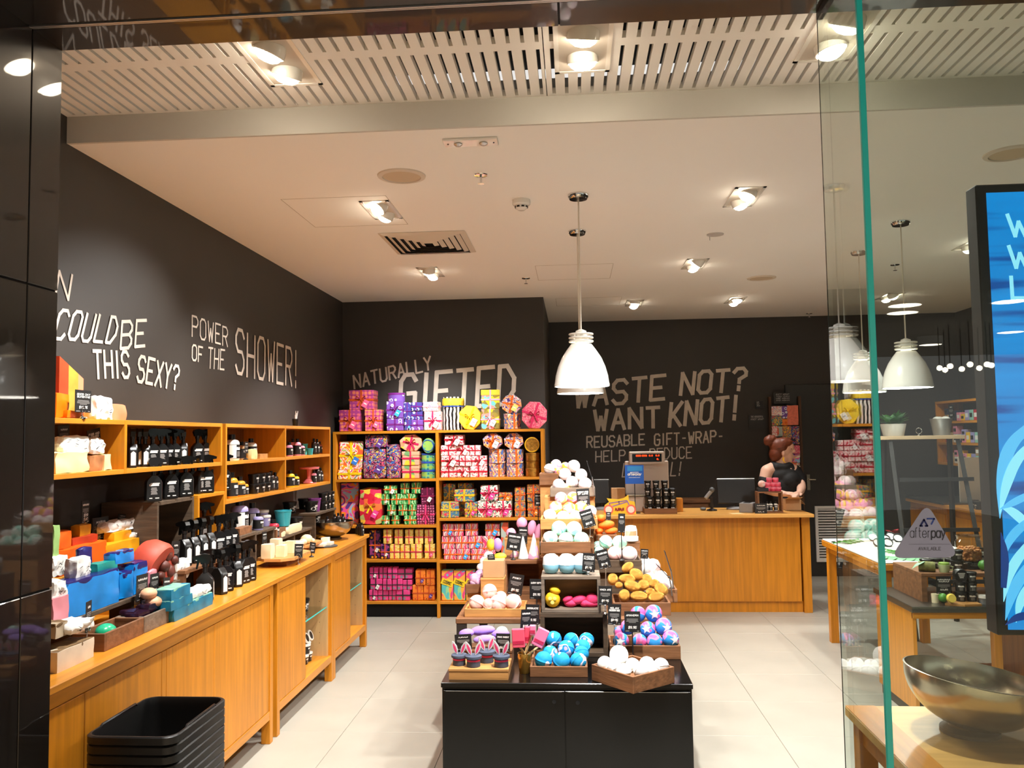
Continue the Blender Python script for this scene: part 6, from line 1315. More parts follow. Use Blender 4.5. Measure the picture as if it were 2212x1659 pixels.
ccard('black price card beside the hot pink bars', 'M3', (460, 800, 655, 1070), 4.21, 'VINCA AFE', '$9.95', .03, 'clip', CZ1)
ccard('black price card PRESIDENT left of the star bombs', 'M3', (590, 1050, 780, 1340), 4.17, 'MELANI/PRESIDENT ROSE', '$9.95', .03, 'clip', BT)
ccard('black price card on a forked stick before the star bombs', 'M3', (820, 1150, 1042, 1440), 4.14, 'AMANDRA', '$9.95', .01, 'stick', BT)
ccard('black price card UNICORN HORN in front of the cones', 'M2', (720, 315, 945, 585), 5.2, 'UNICORN HORN', '$8.95', .16, 'stick', cz)
ccard('black price card behind the white cone', 'M2', (885, 240, 1025, 480), 5.42, '~^~~^~~', None, .06, 'stick', cz)
ccard('black price card PINKY beside the peach tray', 'M2', (735, 880, 978, 1195), 4.80, 'PINKY', '$9.95', .17, 'clip', TT)
ccard('black price card LUCKY SOFTIE left of the dark crate', 'M2', (1045, 960, 1245, 1240), 4.47, 'LUCKY SOFTIE', '$9.95', .02, 'stick', TT-.13)
ccard('black price card INTERGALACTIC behind the pink brushes', 'M2', (990, 1310, 1185, 1590), 4.10, 'INTERGALACTIC', '$9.95', .02, 'stick', BT)
price_card('dim angled black price card before the INTERGALACTIC one', AT('M2', 992, 1530, Y=4.04), .06, .10, '~^~~^~~^~', '$12.95', .75, .1, 0, 'stick', BT)
ccard('dark price card leaning behind the left hat', 'M4', (205, 240, 390, 415), 4.03, '~^~~^', None, -.06, None)
ccard('black price card MAGIC RABBIT behind the right hat', 'M4', (640, 235, 795, 432), 4.03, 'MAGIC RABBIT', '$9.95', .03, 'stick', BT)
ccard('black price card on a stand in front of the gift shelves', 'M1', (90, 675, 195, 850), 5.55, '~^~~^~~', '$29.95', .02, 'stick', TT)
ccard('blank back of a card on a black stand right of the tower', 'M1', (1240, 950, 1345, 1215), 4.8, '~^~~', None, .04, 'stick', r1)
ccard('small card behind the orange bubble bars', 'M1', (1085, 930, 1140, 1045), 5.22, '~^~~', None, .03, 'stick', TT)
ccard('small card on the cardboard box', 'M2', (465, 635, 570, 705), 4.9, '~^~~^', None, -.1, None)
for k, (z_, x0_, y0_, x1_, y1_, Y_, f_) in enumerate((('M1', 815, 230, 885, 470, 5.1, g1_), ('M3', 1375, 320, 1460, 590, 4.9, f1), ('M3', 1260, 500, 1440, 690, 4.85, f1))):
    A, B = AT(z_, x0_, y0_, Y=Y_), AT(z_, x1_, y1_, Y=Y_); t = thing('price_card', 'price card seen edge-on in a clip, '+('at the tower top', 'at the far right of the display', 'above the pale pink bombs')[k], 'price card', B)
    d = A-B; a = math.atan2(d.x, d.z); MB().box(-.0015, .0015, -.03, .03, 0, d.length, m=Matrix.Rotation(a, 4, 'Y')).build('card', cardm, t)
    MB().tube([(0, 0, .01), (.008, 0, -.04), (.012, 0, -.10)], .004, 6).build('clip', alu, t)
# ================================================================== sales counter and the person behind it
CT = .905; cx0, cx1 = .05, at(1760, 1111, Z=CT).x
t = thing('sales_counter', 'long honey wood sales counter at the back of the shop', 'counter', (0, 0, 0))
MB().box(cx0, cx1, 7.86, 8.62, CT-.03, CT, .004).build('countertop', mat('counter_top', (224, 164, 84), .3, var=.12, scale=3, stretch=(.8, 14, 14)), t)
MB().box(cx0, cx1-.10, 7.99, 8.58, .10, CT-.03).build('front_panel', wood, t)
MB().box(cx1-.085, cx1-.012, 7.975, 8.6, 0, CT-.03, .002).build('end_post', wood, t)
MB().box(cx0, cx1-.09, 8.01, 8.5, 0, .098).build('kick_panel', wood, t)
t = thing('back_counter', 'low brown drawer bench against the back wall', 'cabinet', (0, 0, 0))
MB().box(.5, 1.5, 9.6, 9.97, .05, .88).build('body', crate_m, t); MB().box(.48, 1.52, 9.58, 9.98, .88, .91).build('top', crate_m, t)
d = MB().box(1.2, 1.48, 9.585, 9.6, .72, .86).build('drawer', crate_m, t); MB().box(1.3, 1.38, 9.575, 9.585, .77, .79).build('handle', blackm, d)
def cpos(k, x, y, Y): return AT(k, x, y, Y=Y)
def cbox(label, name, k, r, Y, d, m, cat, z0=CT, b=.003):
    x0, y0, x1, y1 = r; a, c = AT(k, x0, (y0+y1)/2, Y=Y), AT(k, x1, (y0+y1)/2, Y=Y); zt = AT(k, (x0+x1)/2, y0, Y=Y).z
    zb = AT(k, (x0+x1)/2, y1, Y=Y).z if z0 is None else z0
    t = thing(name, label, cat, ((a.x+c.x)/2, Y+d/2, zb)); hw = (c.x-a.x)/2
    MB().box(-hw, hw, -d/2, d/2, 0, zt-zb, b).build('body', m, t); return t, hw, d/2, zt-zb
scm = mat('scale_plastic', (206, 188, 172), .4)
Y = 8.38; a, c = AT('C5', 170, 800, Y=Y), AT('C5', 940, 800, Y=Y); p_ = AT('C5', 540, 290, Y=Y)
t = thing('shop_scale', 'tall pale shop scale with red number display on the counter', 'scale', ((a.x+c.x)/2, Y, CT)); hw = (c.x-a.x)/2
MB().box(-hw, hw, -.02, .03, .06, p_.z-CT, .008).build('column', scm, t)
lo, hi = AT('C5', 545, 350, Y=Y-.06), AT('C5', 545, 125, Y=Y-.06); hh = hi.z-lo.z; w2 = (AT('C5', 855, 200, Y=Y-.06).x-AT('C5', 235, 200, Y=Y-.06).x)/2
hd = MB().box(-w2, w2, -.075, .02, lo.z-CT, hi.z-CT, .008).build('display_head', scm, t)
MB().box(-w2*.84, w2*.84, -.0765, -.074, lo.z-CT+hh*.18, lo.z-CT+hh*.82).build('display_window', gloss, hd)
led = mat('led_red', (255, 70, 20), .5, emit=(255, 60, 10), es=2.5); mb = MB(); zz = lo.z-CT
for x, z, n in ((-.62, .62, 4), (-.28, .62, 4), (.12, .62, 3), (.5, .62, 3), (.56, .34, 2)): letters('8.88'[:n] if n < 4 else '8888', Vector((w2*x, -.077, zz+hh*z)), Vector((w2*.07*n, 0, 0)), Vector((0, 0, hh*.11)), .0022, mb, Vector((0, -.0005, 0)), 0, 0, 1)
mb.build('led_digits', led, hd)
MB().box(-hw*.98, -.02, -.16, -.02, .0, .15, .008).build('platform_body', scm, t); MB().box(-hw, 0, -.17, -.02, .15, .165, .004).build('weighing_plate', steel, t); MB().box(-hw, hw, -.1, .12, 0, .06, .006).build('base', scm, t)
# blue payment card on a stand
p0, p1 = AT('C5', 165, 530, Y=8.1), AT('C5', 497, 530, Y=8.1); zt, zb = AT('C5', 330, 365, Y=8.1).z, AT('C5', 330, 698, Y=8.1).z
t = thing('payment_sign', 'blue afterpay sign on a thin black stand at the counter', 'sign', ((p0.x+p1.x)/2, 8.1, CT)); hw = (p1.x-p0.x)/2
cb = MB().box(-hw, hw, -.002, .002, zb-CT, zt-CT).build('card', mat('sign_blue', (30, 92, 186), .5), t)
MB().box(-hw*.75, hw*.85, -.003, -.0022, zb-CT+(zt-zb)*.68, zt-CT-.01).build('light_patch', mat('sign_sky', (50, 140, 206), .5), cb)
mb = letters('afterpay', Vector((-hw*.7, -.0024, zb-CT+(zt-zb)*.46)), Vector((hw*1.4, 0, 0)), Vector((0, 0, .022)), .006, MB(), Vector((0, -.0005, 0)), .1, 0, 1.2); mb.box(-hw*.45, hw*.45, -.003, -.0022, zb-CT+(zt-zb)*.60, zb-CT+(zt-zb)*.63).box(-hw*.6, hw*.6, -.003, -.0022, zb-CT+(zt-zb)*.33, zb-CT+(zt-zb)*.35)
mb.build('lettering', ink, cb); MB().tube([(0, 0, 0), (0, 0, zb-CT)], .004).build('stem', blackm, t); MB().lathe([(.05, 0), (.05, .006), (.01, .01)], 20).build('foot', blackm, t, 40)
# pyramid of black pots in a tray
Y = 8.06; a, c = AT('C5', 500, 1220, Y=Y), AT('C5', 1078, 1220, Y=Y)
crate('wooden_tray', 'wooden tray under the pyramid of black pots', a.x, c.x, Y-.05, Y+.2, CT, CT+.05, crate_m)
_k = 0
for row, (xs, yy, lv) in enumerate((((575, 722, 872, 1000), Y+.12, (4, 4, 4, 3)), ((600, 748, 892, 1012), Y+.0, (2, 3, 3, 3)))):
    for ci, (x, n) in enumerate(zip(xs, lv)):
        for l in range(n):
            p_ = AT('C5', x, 1100, Y=yy); proto(('pot', 'counter'), pot(.031, .072), (p_.x, yy, CT+.012+.0725*l), random.uniform(-.2, .2), 'black pot in the counter pyramid, %s row, %s column, level %s' % (('rear', 'front')[row], ORD[ci], ('one', 'two', 'three', 'four')[l]), 'pot', 'pots in the counter pyramid')
cbox('small orange wooden box right of the pot pyramid', 'wooden_box', 'C5', (1082, 955, 1190, 1180), 8.2, .12, wood, 'box')
t, hw, hd_, h_ = cbox('brown paper bag behind the bicycle-shaped display', 'paper_bag', 'C6', (445, 865, 555, 940), 8.3, .1, cardboard, 'bag')
# bicycle shaped cardboard display
k = 'C6'; Y = 8.0; O = AT(k, 510, 1062, Y=Y); s = Y/F/3.687
t = thing('bicycle_display', 'yellow and pink bicycle-shaped cardboard display on the counter', 'display', (O.x, Y, CT))
def pp(x, y): return ((x-510)*s, (1062-y)*s)
yc, oc, pc = mat('card_yellow', (248, 200, 50), .6), mat('card_coral', (236, 110, 90), .6), mat('card_lilac', (150, 110, 170), .6)
mb = MB(); prism_xz(mb, [pp(*q) for q in ((385, 1062), (640, 1062), (630, 965), (585, 955), (582, 910), (545, 935), (500, 945), (440, 940), (412, 935), (430, 965), (395, 990))], 0, .004); mb.build('backing_card', yc, t)
for x in (425, 600):
    mb = MB().lathe([(.0001, -.001), (38*s, -.001), (38*s, .003), (.0001, .003)], 24, Matrix.Translation((pp(x, 1025)[0], 0, pp(x, 1025)[1])) @ Matrix.Rotation(PI/2, 4, 'X'), cap=False); wv = mb.build('wheel', oc, t)
    MB().lathe([(.0001, .0035), (26*s, .0035)], 20, Matrix.Translation((pp(x, 1025)[0], 0, pp(x, 1025)[1])) @ Matrix.Rotation(PI/2, 4, 'X'), cap=False).build('wheel_centre', paper, wv)
mb = MB()
for A, B in (((430, 975), (570, 955)), ((455, 1000), (570, 965)), ((505, 960), (510, 985)), ((430, 975), (450, 1020)), ((570, 955), (600, 1020))):
    A, B = Vector((pp(*A)[0], -.002, pp(*A)[1])), Vector((pp(*B)[0], -.002, pp(*B)[1])); d = (B-A).normalized(); n = Vector((-d.z, 0, d.x))*4*s; mb.add([A-n, B-n, B+n, A+n], [(0, 1, 2, 3)])
mb.build('printed_frame', pc, t)
mb = letters('~^~^', Vector((pp(477, 1035)[0], -.002, pp(477, 1035)[1])), Vector((66*s, 0, 0)), Vector((0, 0, 22*s)), 6*s, MB(), Vector((0, -.001, 0)), 0, 0, 1.2); mb.build('lettering', mat('ink_red', (140, 30, 40), .6), t)
# monitors
def monitor(label, k, r, Y, slope=.0):
    x0, y0, x1, y1 = r; a, c = AT(k, x0, y0, Y=Y), AT(k, x1, y1, Y=Y); t = thing('monitor', label, 'monitor', ((a.x+c.x)/2, Y, CT)); hw = (c.x-a.x)/2; z1, z0 = a.z-CT, max(.06, c.z-CT)
    m = Matrix.Translation((0, 0, z0)) @ Matrix.Rotation(-.18, 4, 'X')
    b = MB().box(-hw, hw, -.012, .02, 0, z1-z0, .005, m).build('housing', blackm, t); MB().box(-hw+.012, hw-.012, -.0135, -.0118, .015, z1-z0-.02, 0, m).build('screen', mat('screen_off', (10, 10, 11), .6), b); MB().box(-hw, hw, -.004, .022, z1-z0-.004, z1-z0+.006, .002, m).build('top_edge', alu, b)
    MB().tube([(0, .03, .01), (0, .02, z0+.06)], .02, 10).build('neck', blackm, t); MB().lathe([(.1, 0), (.1, .012), (.03, .03)], 24, cy=.02).build('foot', mat('grey_plastic', (140, 138, 138), .4), t, 40); return t
monitor('black till monitor near the right end of the counter', 'C6', (1288, 792, 1600, 1015), 8.40); monitor('black till monitor half hidden behind the bath bomb tower', 'C6', (305, 798, 430, 985), 8.5)
t = thing('barcode_scanner', 'grey barcode scanner on a black stand beside the monitor', 'scanner', (AT('C6', 1245, 1030, Y=8.3).x, 8.3, CT))
s = 8.3/F/3.687; MB().lathe([(.05, 0), (.05, .01), (.02, .02)], 20).build('foot', blackm, t, 40); MB().tube([(0, 0, .015), (.0, 0, .13)], .014).build('stand', blackm, t)
MB().tube([(-.06, -.02, .12), (.0, -.01, .19)], .018, 10).build('grip', mat('grey_plastic', (140, 138, 138), .4), t, 60); MB().sphere(.026, (.005, -.01, .20), 14, 8).build('scan_head', mat('grey_dark', (90, 92, 94), .4), t, 179)
blob('computer_mouse', 'grey computer mouse on the counter', Vector((AT('C6', 1175, 1012, Y=8.35).x, 8.35, CT+.014)), (.03, .045, .016), mat('grey_dark', (90, 92, 94), .4), 'mouse')
t, hw, hd_, h_ = cbox('grey card payment terminal on the counter', 'card_terminal', 'C6', (1490, 985, 1600, 1060), 8.05, .16, mat('grey_plastic', (140, 138, 138), .4), 'terminal'); t.rotation_euler[2] = -.4
MB().box(-.03, .03, -.05, .0, h_, h_+.004).build('keypad', blackm, t); MB().box(-.03, .03, .02, .06, h_, h_+.004).build('terminal_screen', gloss, t)
tag(MB().box(-.06, .06, -.04, .04, 0, .002).build('paper_note', mat('note_paper', (236, 206, 150), .7), None, loc=(AT('C6', 1440, 1050, Y=7.98).x, 7.98, CT), rz=.3), 'cream paper note lying at the counter edge', 'paper')
# little shelf with dropper bottles and pink pots
a, c = AT('C6', 1615, 1065, Y=8.02), AT('C6', 1815, 1065, Y=8.02); zt = AT('C6', 1715, 892, Y=8.02).z
open_box('counter_shelf', 'small dark wooden counter shelf with dropper bottles', a.x, c.x, 8.02, 8.14, CT, zt, crate_m, .014, back=False)
for k, x in enumerate((1635, 1685, 1715, 1755)): proto(('rb', 'drop'), round_bottle(.018, .085, 'gel_white'), (AT('C6', x, 1040, Y=8.07).x, 8.07, CT+.015), 0, 'small white dropper bottle in the counter shelf, '+nth(k, 4), 'bottle', 'dropper bottles in the counter shelf')
pr = mat('pink_pot', (226, 70, 96), .5)
kk = 0
for l, xs in enumerate(((1690, 1735, 1775), (1692, 1733, 1772), (1705, 1755))):
    for i, x in enumerate(xs):
        t = thing('pink_lip_pot', 'pink lip pot heaped on the counter shelf, %s layer, %s' % (('bottom', 'middle', 'top')[l], nth(i, len(xs))), 'pot', (AT('C6', x, 880, Y=8.07).x, 8.07, zt+.001+.042*l), 0, 'pink lip pots')
        MB().lathe([(.024, 0), (.026, .004), (.026, .022), (.0005, .022)], 16).build('jar', pr, t, 40); MB().lathe([(.028, .022), (.028, .036), (.025, .04), (.0005, .04)], 16).build('lid', mat('pink_lid', (240, 120, 140), .4), t, 40)
bomb('round pink bath bomb left of the pink lip pots', Vector((AT('C6', 1643, 850, Y=8.07).x, 8.07, zt+.068)), .034, 'peach', None)
tag(MB().box(-.05, .05, -.03, .03, 0, .032, .002).build('display_box', cardm, None, loc=(AT('C6', 1648, 880, Y=8.07).x, 8.07, zt+.001)), 'small black box under the round pink bomb', 'box')
price_card('black price card in front of the counter shelf', AT('C6', 1636, 1030, Y=7.98), .11, .10, '~^~~^~', '~~.~', 0, 0, 0, None)
t = thing('carton', 'open cardboard carton handled by the shop assistant', 'carton', (AT('C4', 905, 1560, Y=8.25).x, 8.3, CT)); cw = (AT('C4', 995, 1500, Y=8.25).x-AT('C4', 800, 1500, Y=8.25).x)/2; ch = AT('C4', 900, 1415, Y=8.25).z-CT
for q in ((-cw, cw, -.08, -.076), (-cw, cw, .076, .08), (-cw, -cw+.004, -.076, .076), (cw-.004, cw, -.076, .076)): MB().box(q[0], q[1], q[2], q[3], 0, ch).build('side', cardboard, t)
MB().box(-cw, cw, -.08, .08, 0, .004).build('bottom', cardboard, t); MB().box(0, .13, -.0015, .0015, 0, cw*1.9, m=Matrix.Translation((-cw, -.06, ch)) @ Matrix.Rotation(1.35, 4, 'X') @ Matrix.Rotation(0, 4, 'Z')).build('flap', cardboard, t); MB().box(0, .06, -.08, .08, -.002, .0, m=Matrix.Translation((cw, 0, ch)) @ Matrix.Rotation(.9, 4, 'Y')).build('flap', cardboard, t)
# --- rack of knot wraps, wall notices
t = thing('wrap_rack', 'tall wooden rack with colourful folded knot wraps behind the assistant', 'rack', (0, 0, 0)); Y = 9.9
pl, pr_ = AT('C4', 610, 100, Y=Y), AT('C4', 990, 100, Y=Y)
for x in (pl.x, AT('C4', 1010, 600, Y=Y).x): MB().box(x-.014, x+.014, Y, Y+.05, .1, pl.z, .002).build('post', mat('rack_wood', (84, 54, 32), .6, var=.2), t)
for z in (.5, 1.0, 1.45, 1.7, 1.95): MB().box(pl.x, AT('C4', 1010, 600, Y=Y).x, Y+.01, Y+.03, z-.008, z+.008).build('rung', mat('rack_wood', (84, 54, 32), .6), t)
FB = [((632, 222, 760, 345), 'dash'), ((632, 348, 760, 470), 'tealm'), ((764, 222, 830, 380), 'ring'), ((764, 384, 830, 470), 'ord'), ((832, 210, 965, 465), None), ((638, 476, 700, 610), 'lips'), ((703, 480, 765, 610), 'grey'), ((770, 475, 875, 640), 'orm'), ((880, 478, 980, 710), 'dark'), ((905, 722, 990, 830), 'pinkoct'), ((870, 832, 990, 945), 'art'), ((900, 948, 992, 1150), 'flower')]
for i, (r, pn) in enumerate(FB):
    p0, p1 = AT('C4', r[0], r[3], Y=Y-.01), AT('C4', r[2], r[1], Y=Y-.01)
    tag(grid_box(p0.x, p1.x, Y-.028, Y-.006, p0.z, p1.z, 3, .03).rough(.004, 20, i).build('folded_wrap', PT[pn] if pn else mat('salmon_cloth', (238, 130, 104), .8, var=.12, scale=40), None, 60), 'folded '+('white dashed', 'teal blue', 'purple ringed', 'orange dotted', 'large plain salmon', 'striped pink', 'grey brown', 'yellow and red', 'dark', 'pink', 'blue', 'yellow flowered')[i]+' knot wrap on the rack', 'fabric', 'folded knot wraps on the rack')
def notice(label, r, lines, Y=9.985, m=cardm):
    p0, p1 = AT('C4', r[0], r[3], Y=Y), AT('C4', r[2], r[1], Y=Y); t = thing('wall_notice', label, 'sign', ((p0.x+p1.x)/2, Y, (p0.z+p1.z)/2)); hw, hh = (p1.x-p0.x)/2, (p1.z-p0.z)/2
    c = MB().box(-hw, hw, -.004, .004, -hh, hh).build('board', m, t); mb = MB(); n = len(lines)
    for i, tx in enumerate(lines): letters(tx, Vector((-hw*.75, -.0045, hh*(.62-1.5*i/n))), Vector((hw*min(1.5, .22*len(tx)), 0, 0)), Vector((0, 0, hh*.9/n)), hh*.22/n, mb, Vector((0, -.0006, 0)), .2, 0, 1.2)
    mb.build('lettering', grey_ink, c)
notice('black GIFT WRAP sign on top of the wrap rack', (662, 50, 880, 190), ['GIFT WRAP', 'YOU CAN', 'USE AGAIN', 'AND AGAIN'], 9.89, mat('notice_grey', (44, 42, 40), .5))
notice('grey notice about knot wraps left of the rack', (342, 330, 550, 512), ['THE WONDERFUL', 'KNOT WRAP', '', ''], m=mat('notice_grey', (44, 42, 40), .5)); notice('small notice above the grey one on the back wall', (430, 160, 520, 252), ['~^~', '~~^', '^~~~'])
# --- the person
skin = mat('skin', (240, 192, 166), .5, var=.05, scale=10); hairm = mat('hair_auburn', (112, 52, 26), .5, var=.35, scale=30, stretch=(1, 1, 6)); topm = mat('black_top', (20, 19, 20), .7)
PY = 8.95
def q_(x, y, dy=0.0): return AT('C4', x, y, Y=PY+dy)-PB
PB = Vector((AT('C4', 770, 1100, Y=PY).x, PY, 0))
def ell(mb, c, rx, ry, rz, m3=None): 
    m = Matrix.Translation(c) @ (m3 or Matrix()) @ Matrix.Diagonal((rx, ry, rz, 1)); return mb.sphere(1, (0, 0, 0), 20, 14, m)
def limb(mb, pts):
    """tapered limb through (point, radius)"""
    for (a, ra), (b, rb) in zip(pts, pts[1:]):
        mb.tube([a, b], ra, 14, r1=rb)
    for a, ra in pts: mb.sphere(ra*.99, tuple(a), 14, 10)
    return mb
def hand(mb, wrist, dirn, up, s):
    d = dirn.normalized(); u = up.normalized(); sd = d.cross(u)
    palm = wrist+d*.045; mb.tube([wrist, palm+d*.03], .026, 12, r1=.03)
    for i in range(4):
        b = palm+d*.035+sd*(.024-.016*i)*s; L_ = (.034, .040, .037, .028)[i]
        k1 = b+d*L_-u*.008; k2 = k1+d*L_*.5-u*.022; mb.tube([b, k1, k2], .0088, 8, r1=.0075); mb.sphere(.0085, tuple(k1), 8, 6); mb.sphere(.0075, tuple(k2), 8, 6)
    b = wrist+d*.02+sd*.026*s; k1 = b+sd*.022*s+d*.022; mb.tube([b, k1, k1+d*.03-u*.01], .0105, 8, r1=.0085); mb.sphere(.0085, tuple(k1+d*.03-u*.01), 8, 6)
def remesh(o, v, sm=6):
    r = o.modifiers.new('union', 'REMESH'); r.mode = 'VOXEL'; r.voxel_size = v; r.use_smooth_shade = True
    s_ = o.modifiers.new('soften', 'SMOOTH'); s_.iterations = sm; s_.factor = .5
pt = thing('person', 'shop assistant in a black cold-shoulder top with hair in a bun, looking right', 'person', PB)
b = MB(); hc = q_(775, 775)
ell(b, hc, .088, .072, .105); ell(b, q_(725, 740), .085, .072, .085)
ell(b, q_(838, 850), .052, .05, .062); ell(b, q_(868, 905), .030, .034, .026); ell(b, q_(870, 740), .040, .05, .045)
b.tube([q_(893, 735), q_(926, 800)], .008, 8, r1=.016); b.sphere(.013, tuple(q_(918, 802)), 10, 8); ell(b, q_(902, 852), .016, .024, .009); ell(b, q_(900, 872), .015, .022, .009)
ell(b, q_(883, 765, -.035), .012, .012, .008); ell(b, q_(785, 830, -.072), .017, .010, .030)
limb(b, [(q_(775, 880), .058), (q_(745, 985), .062), (q_(740, 1040), .09)])
ell(b, q_(760, 1110), .175, .115, .13); ell(b, q_(850, 1175, -.04), .11, .11, .10); ell(b, q_(770, 1260), .175, .13, .17); ell(b, q_(760, 1400), .185, .145, .18)
rs, re_, rw = q_(575, 1055, -.05), q_(560, 1290, -.12), q_(800, 1345, -.42)
limb(b, [(q_(660, 1020), .07), (rs, .068), (q_(545, 1150, -.07), .058), (re_, .046), (q_(680, 1325, -.28), .041), (rw, .029)]); hand(b, rw, Vector((.9, -.15, -.1)), Vector((0, 0, 1)), 1)
ls, le, lw = q_(930, 1050, .02), q_(1015, 1255, -.08), q_(985, 1335, -.40)
limb(b, [(q_(840, 1020), .07), (ls, .064), (q_(985, 1150, .0), .056), (le, .046), (q_(1005, 1300, -.25), .040), (lw, .029)]); hand(b, lw, Vector((-.5, -.6, -.1)), Vector((0, 0, 1)), -1)
hp = q_(760, 1480).z
for s in (-1, 1):
    limb(b, [(Vector((s*.095, 0, .86)), .10), (Vector((s*.10, -.01, .48)), .065), (Vector((s*.10, .01, .28)), .058), (Vector((s*.10, .02, .09)), .038)]); ell(b, Vector((s*.105, -.06, .042)), .045, .12, .04)
limb(b, [(Vector((0, 0, .88)), .16), (q_(760, 1450), .16)])
bo = b.build('body', skin, pt); remesh(bo, .0075, 5)
# hair
h = MB(); ell(h, q_(735, 745), .105, .084, .098); ell(h, q_(690, 830), .075, .078, .085); ell(h, q_(790, 690), .085, .078, .06); ell(h, q_(840, 680), .05, .06, .035)
for i, (x, y, r) in enumerate(((600, 660, .055), (640, 640, .045), (580, 690, .038), (650, 690, .04), (610, 620, .03))): ell(h, q_(x, y), r, r*.9, r*.9)
h.rough(.004, 30, 2); ho = h.build('hair', hairm, bo); remesh(ho, .007, 3)
# top: torso shell, neck strap, sleeves that start below the shoulder
c = MB(); ell(c, q_(762, 1115), .178, .128, .115); ell(c, q_(852, 1180, -.04), .122, .123, .112); ell(c, q_(770, 1265), .188, .143, .182); ell(c, q_(762, 1400), .198, .158, .17)
limb(c, [(q_(655, 975, -.01), .038), (q_(700, 1000, -.06), .045), (q_(790, 1010, -.06), .045), (q_(860, 985, -.02), .04), (q_(780, 970, .05), .04), (q_(655, 975, -.01), .038)])
limb(c, [(q_(690, 1030, .0), .075), (q_(850, 1030, .0), .075)])
limb(c, [(q_(542, 1165, -.07), .064), (q_(553, 1280, -.115), .055)]); limb(c, [(q_(930, 1060, .02), .074), (q_(985, 1150, .0), .068), (q_(1003, 1205, -.03), .058)])
co = c.build('black_top', topm, bo); remesh(co, .009, 6)
lg = MB()
for s in (-1, 1): limb(lg, [(Vector((s*.095, 0, .87)), .112), (Vector((s*.10, -.01, .48)), .078), (Vector((s*.10, .015, .1)), .06)])
lg.build('trousers', topm, bo, 60)
mb = MB(); eo = q_(785, 905, -.085)
prof = [(.0, .016), (-.007, .004), (-.004, -.010), (.008, -.020), (.013, -.018), (.004, -.008), (.0035, .004), (.004, .016)]; prism_xz(mb, [(eo.x+x*1.7, eo.z+z*1.7) for x, z in prof], eo.y-.003, eo.y+.003); mb.build('earring', mat('earring_yellow', (250, 196, 20), .4), bo)
ell(MB(), q_(886, 768, -.045), .005, .004, .004).build('eye', mat('eye_dark', (50, 36, 30), .2), bo, 179)
# ================================================================== right side, behind the glass
def table(label, x0, x1, y0, y1, z, topm_, legm, th=.035, leg=.06, apron=.08, shelf=None):
    t = thing('display_table', label, 'table', (0, 0, 0))
    MB().box(x0, x1, y0, y1, z-th, z, .004).build('tabletop', topm_, t)
    for x in (x0+.02, x1-.02-leg):
        for y in (y0+.02, y1-.02-leg): MB().box(x, x+leg, y, y+leg, 0, z-th, .002).build('leg', legm, t)
    if apron:
        for r in ((x0+.03, x1-.03, y0+.03, y0+.05), (x0+.03, x1-.03, y1-.05, y1-.03), (x0+.03, x0+.05, y0+.05, y1-.05), (x1-.05, x1-.03, y0+.05, y1-.05)): MB().box(r[0], r[1], r[2], r[3], z-th-apron, z-th).build('apron', legm, t)
    if shelf: MB().box(x0+.03, x1-.03, y0+.03, y1-.03, shelf-.02, shelf).build('lower_shelf', legm, t)
    return t
butcher = mat('butcher_block', (222, 172, 96), .35, var=.12, scale=3, stretch=(1, 9, 9))
t = table('butcher-block table with a large steel bowl behind the shop window', .92, 1.75, 2.36, 3.06, .70, butcher, woodx, .035, .06, .07)
for k, (a, b) in enumerate(((.92, 1.02), (1.65, 1.75))): MB().box(a+.001, b, 2.362, 3.058, .7002, .7012).build('edge_plank', woodh, t)
steel_bowl('large tilted steel bowl on the butcher-block table', (1.222, 2.80, .702), .205, .165, True, .14)
# steel-topped table with riser and pots
t = thing('steel_table', 'honey wood table with steel top behind the window', 'table', (0, 0, 0)); x0, x1, y0, y1, z = 1.895, 2.65, 5.0, 5.62, .65
MB().box(x0, x1, y0, y1, z-.035, z, .003).build('steel_top', mat('dull_steel', (120, 116, 110), .3, metal=.9), t); MB().box(x0, x1, y0-.003, y0, z-.012, z-.002).build('bright_edge', chrome, t)
MB().box(x0+.01, x0+.03, y0+.02, y1-.02, .06, z-.035).build('side_panel', wood, t); MB().box(x1-.04, x1-.01, y0+.02, y1-.02, .06, z-.035).build('side_panel', wood, t); MB().box(x0+.45, x0+.49, y0+.01, y0+.06, .06, z-.035).build('post', wood, t); MB().box(x0+.01, x1-.01, y0+.012, y0+.03, z-.07, z-.035).build('rail', woodx, t)
MB().box(x0+.03, x1-.04, y0+.03, y1-.02, .16, .18).build('lower_shelf', woodx, t); MB().box(x0+.02, x1-.02, y0+.05, y1-.04, 0, .06).build('plinth', blackm, t)
RZ = .815; r0, r1 = AT('S6', 490, 1120, Y=5.16).x, 2.6
t = thing('display_riser', 'reddish wooden bridge riser on the steel table', 'riser', (0, 0, 0)); MB().box(r0-.01, r1, 5.14, 5.58, RZ-.02, RZ, .002).build('top_board', crate_m, t)
for x in (r0-.01, r1-.03): MB().box(x, x+.03, 5.14, 5.58, z, RZ-.02).build('side_board', crate_m, t)
def rpot(label, x, y, Y, z0, r, h_, key='r', **kw): p_ = AT('S6', x, y, Y=Y); return proto(('pot', r, h_, key), pot(r, h_, **kw), (p_.x, Y, z0), random.uniform(-.2, .2), label, 'pot', 'black pots on the steel table')
tag(MB().prism([(-.09, -.03), (0, -.075), (.10, -.06), (.10, .05), (-.02, .06)], 0, .012).build('cutting_board', crate_l, None, loc=(AT('S6', 1050, 1520, Y=5.07).x, 5.075, z)), 'small wooden cutting board with sliced lemon on the steel table', 'board')
for k, (x, l) in enumerate(((1075, 0), (1240, 0), (1075, 1), (1240, 1), (1240, 2))): rpot('black pot on the cutting board, '+('bottom left', 'bottom right', 'second left', 'second right', 'topmost')[k], x, 1500, 5.10, z+.0125+.056*l, .030, .055)
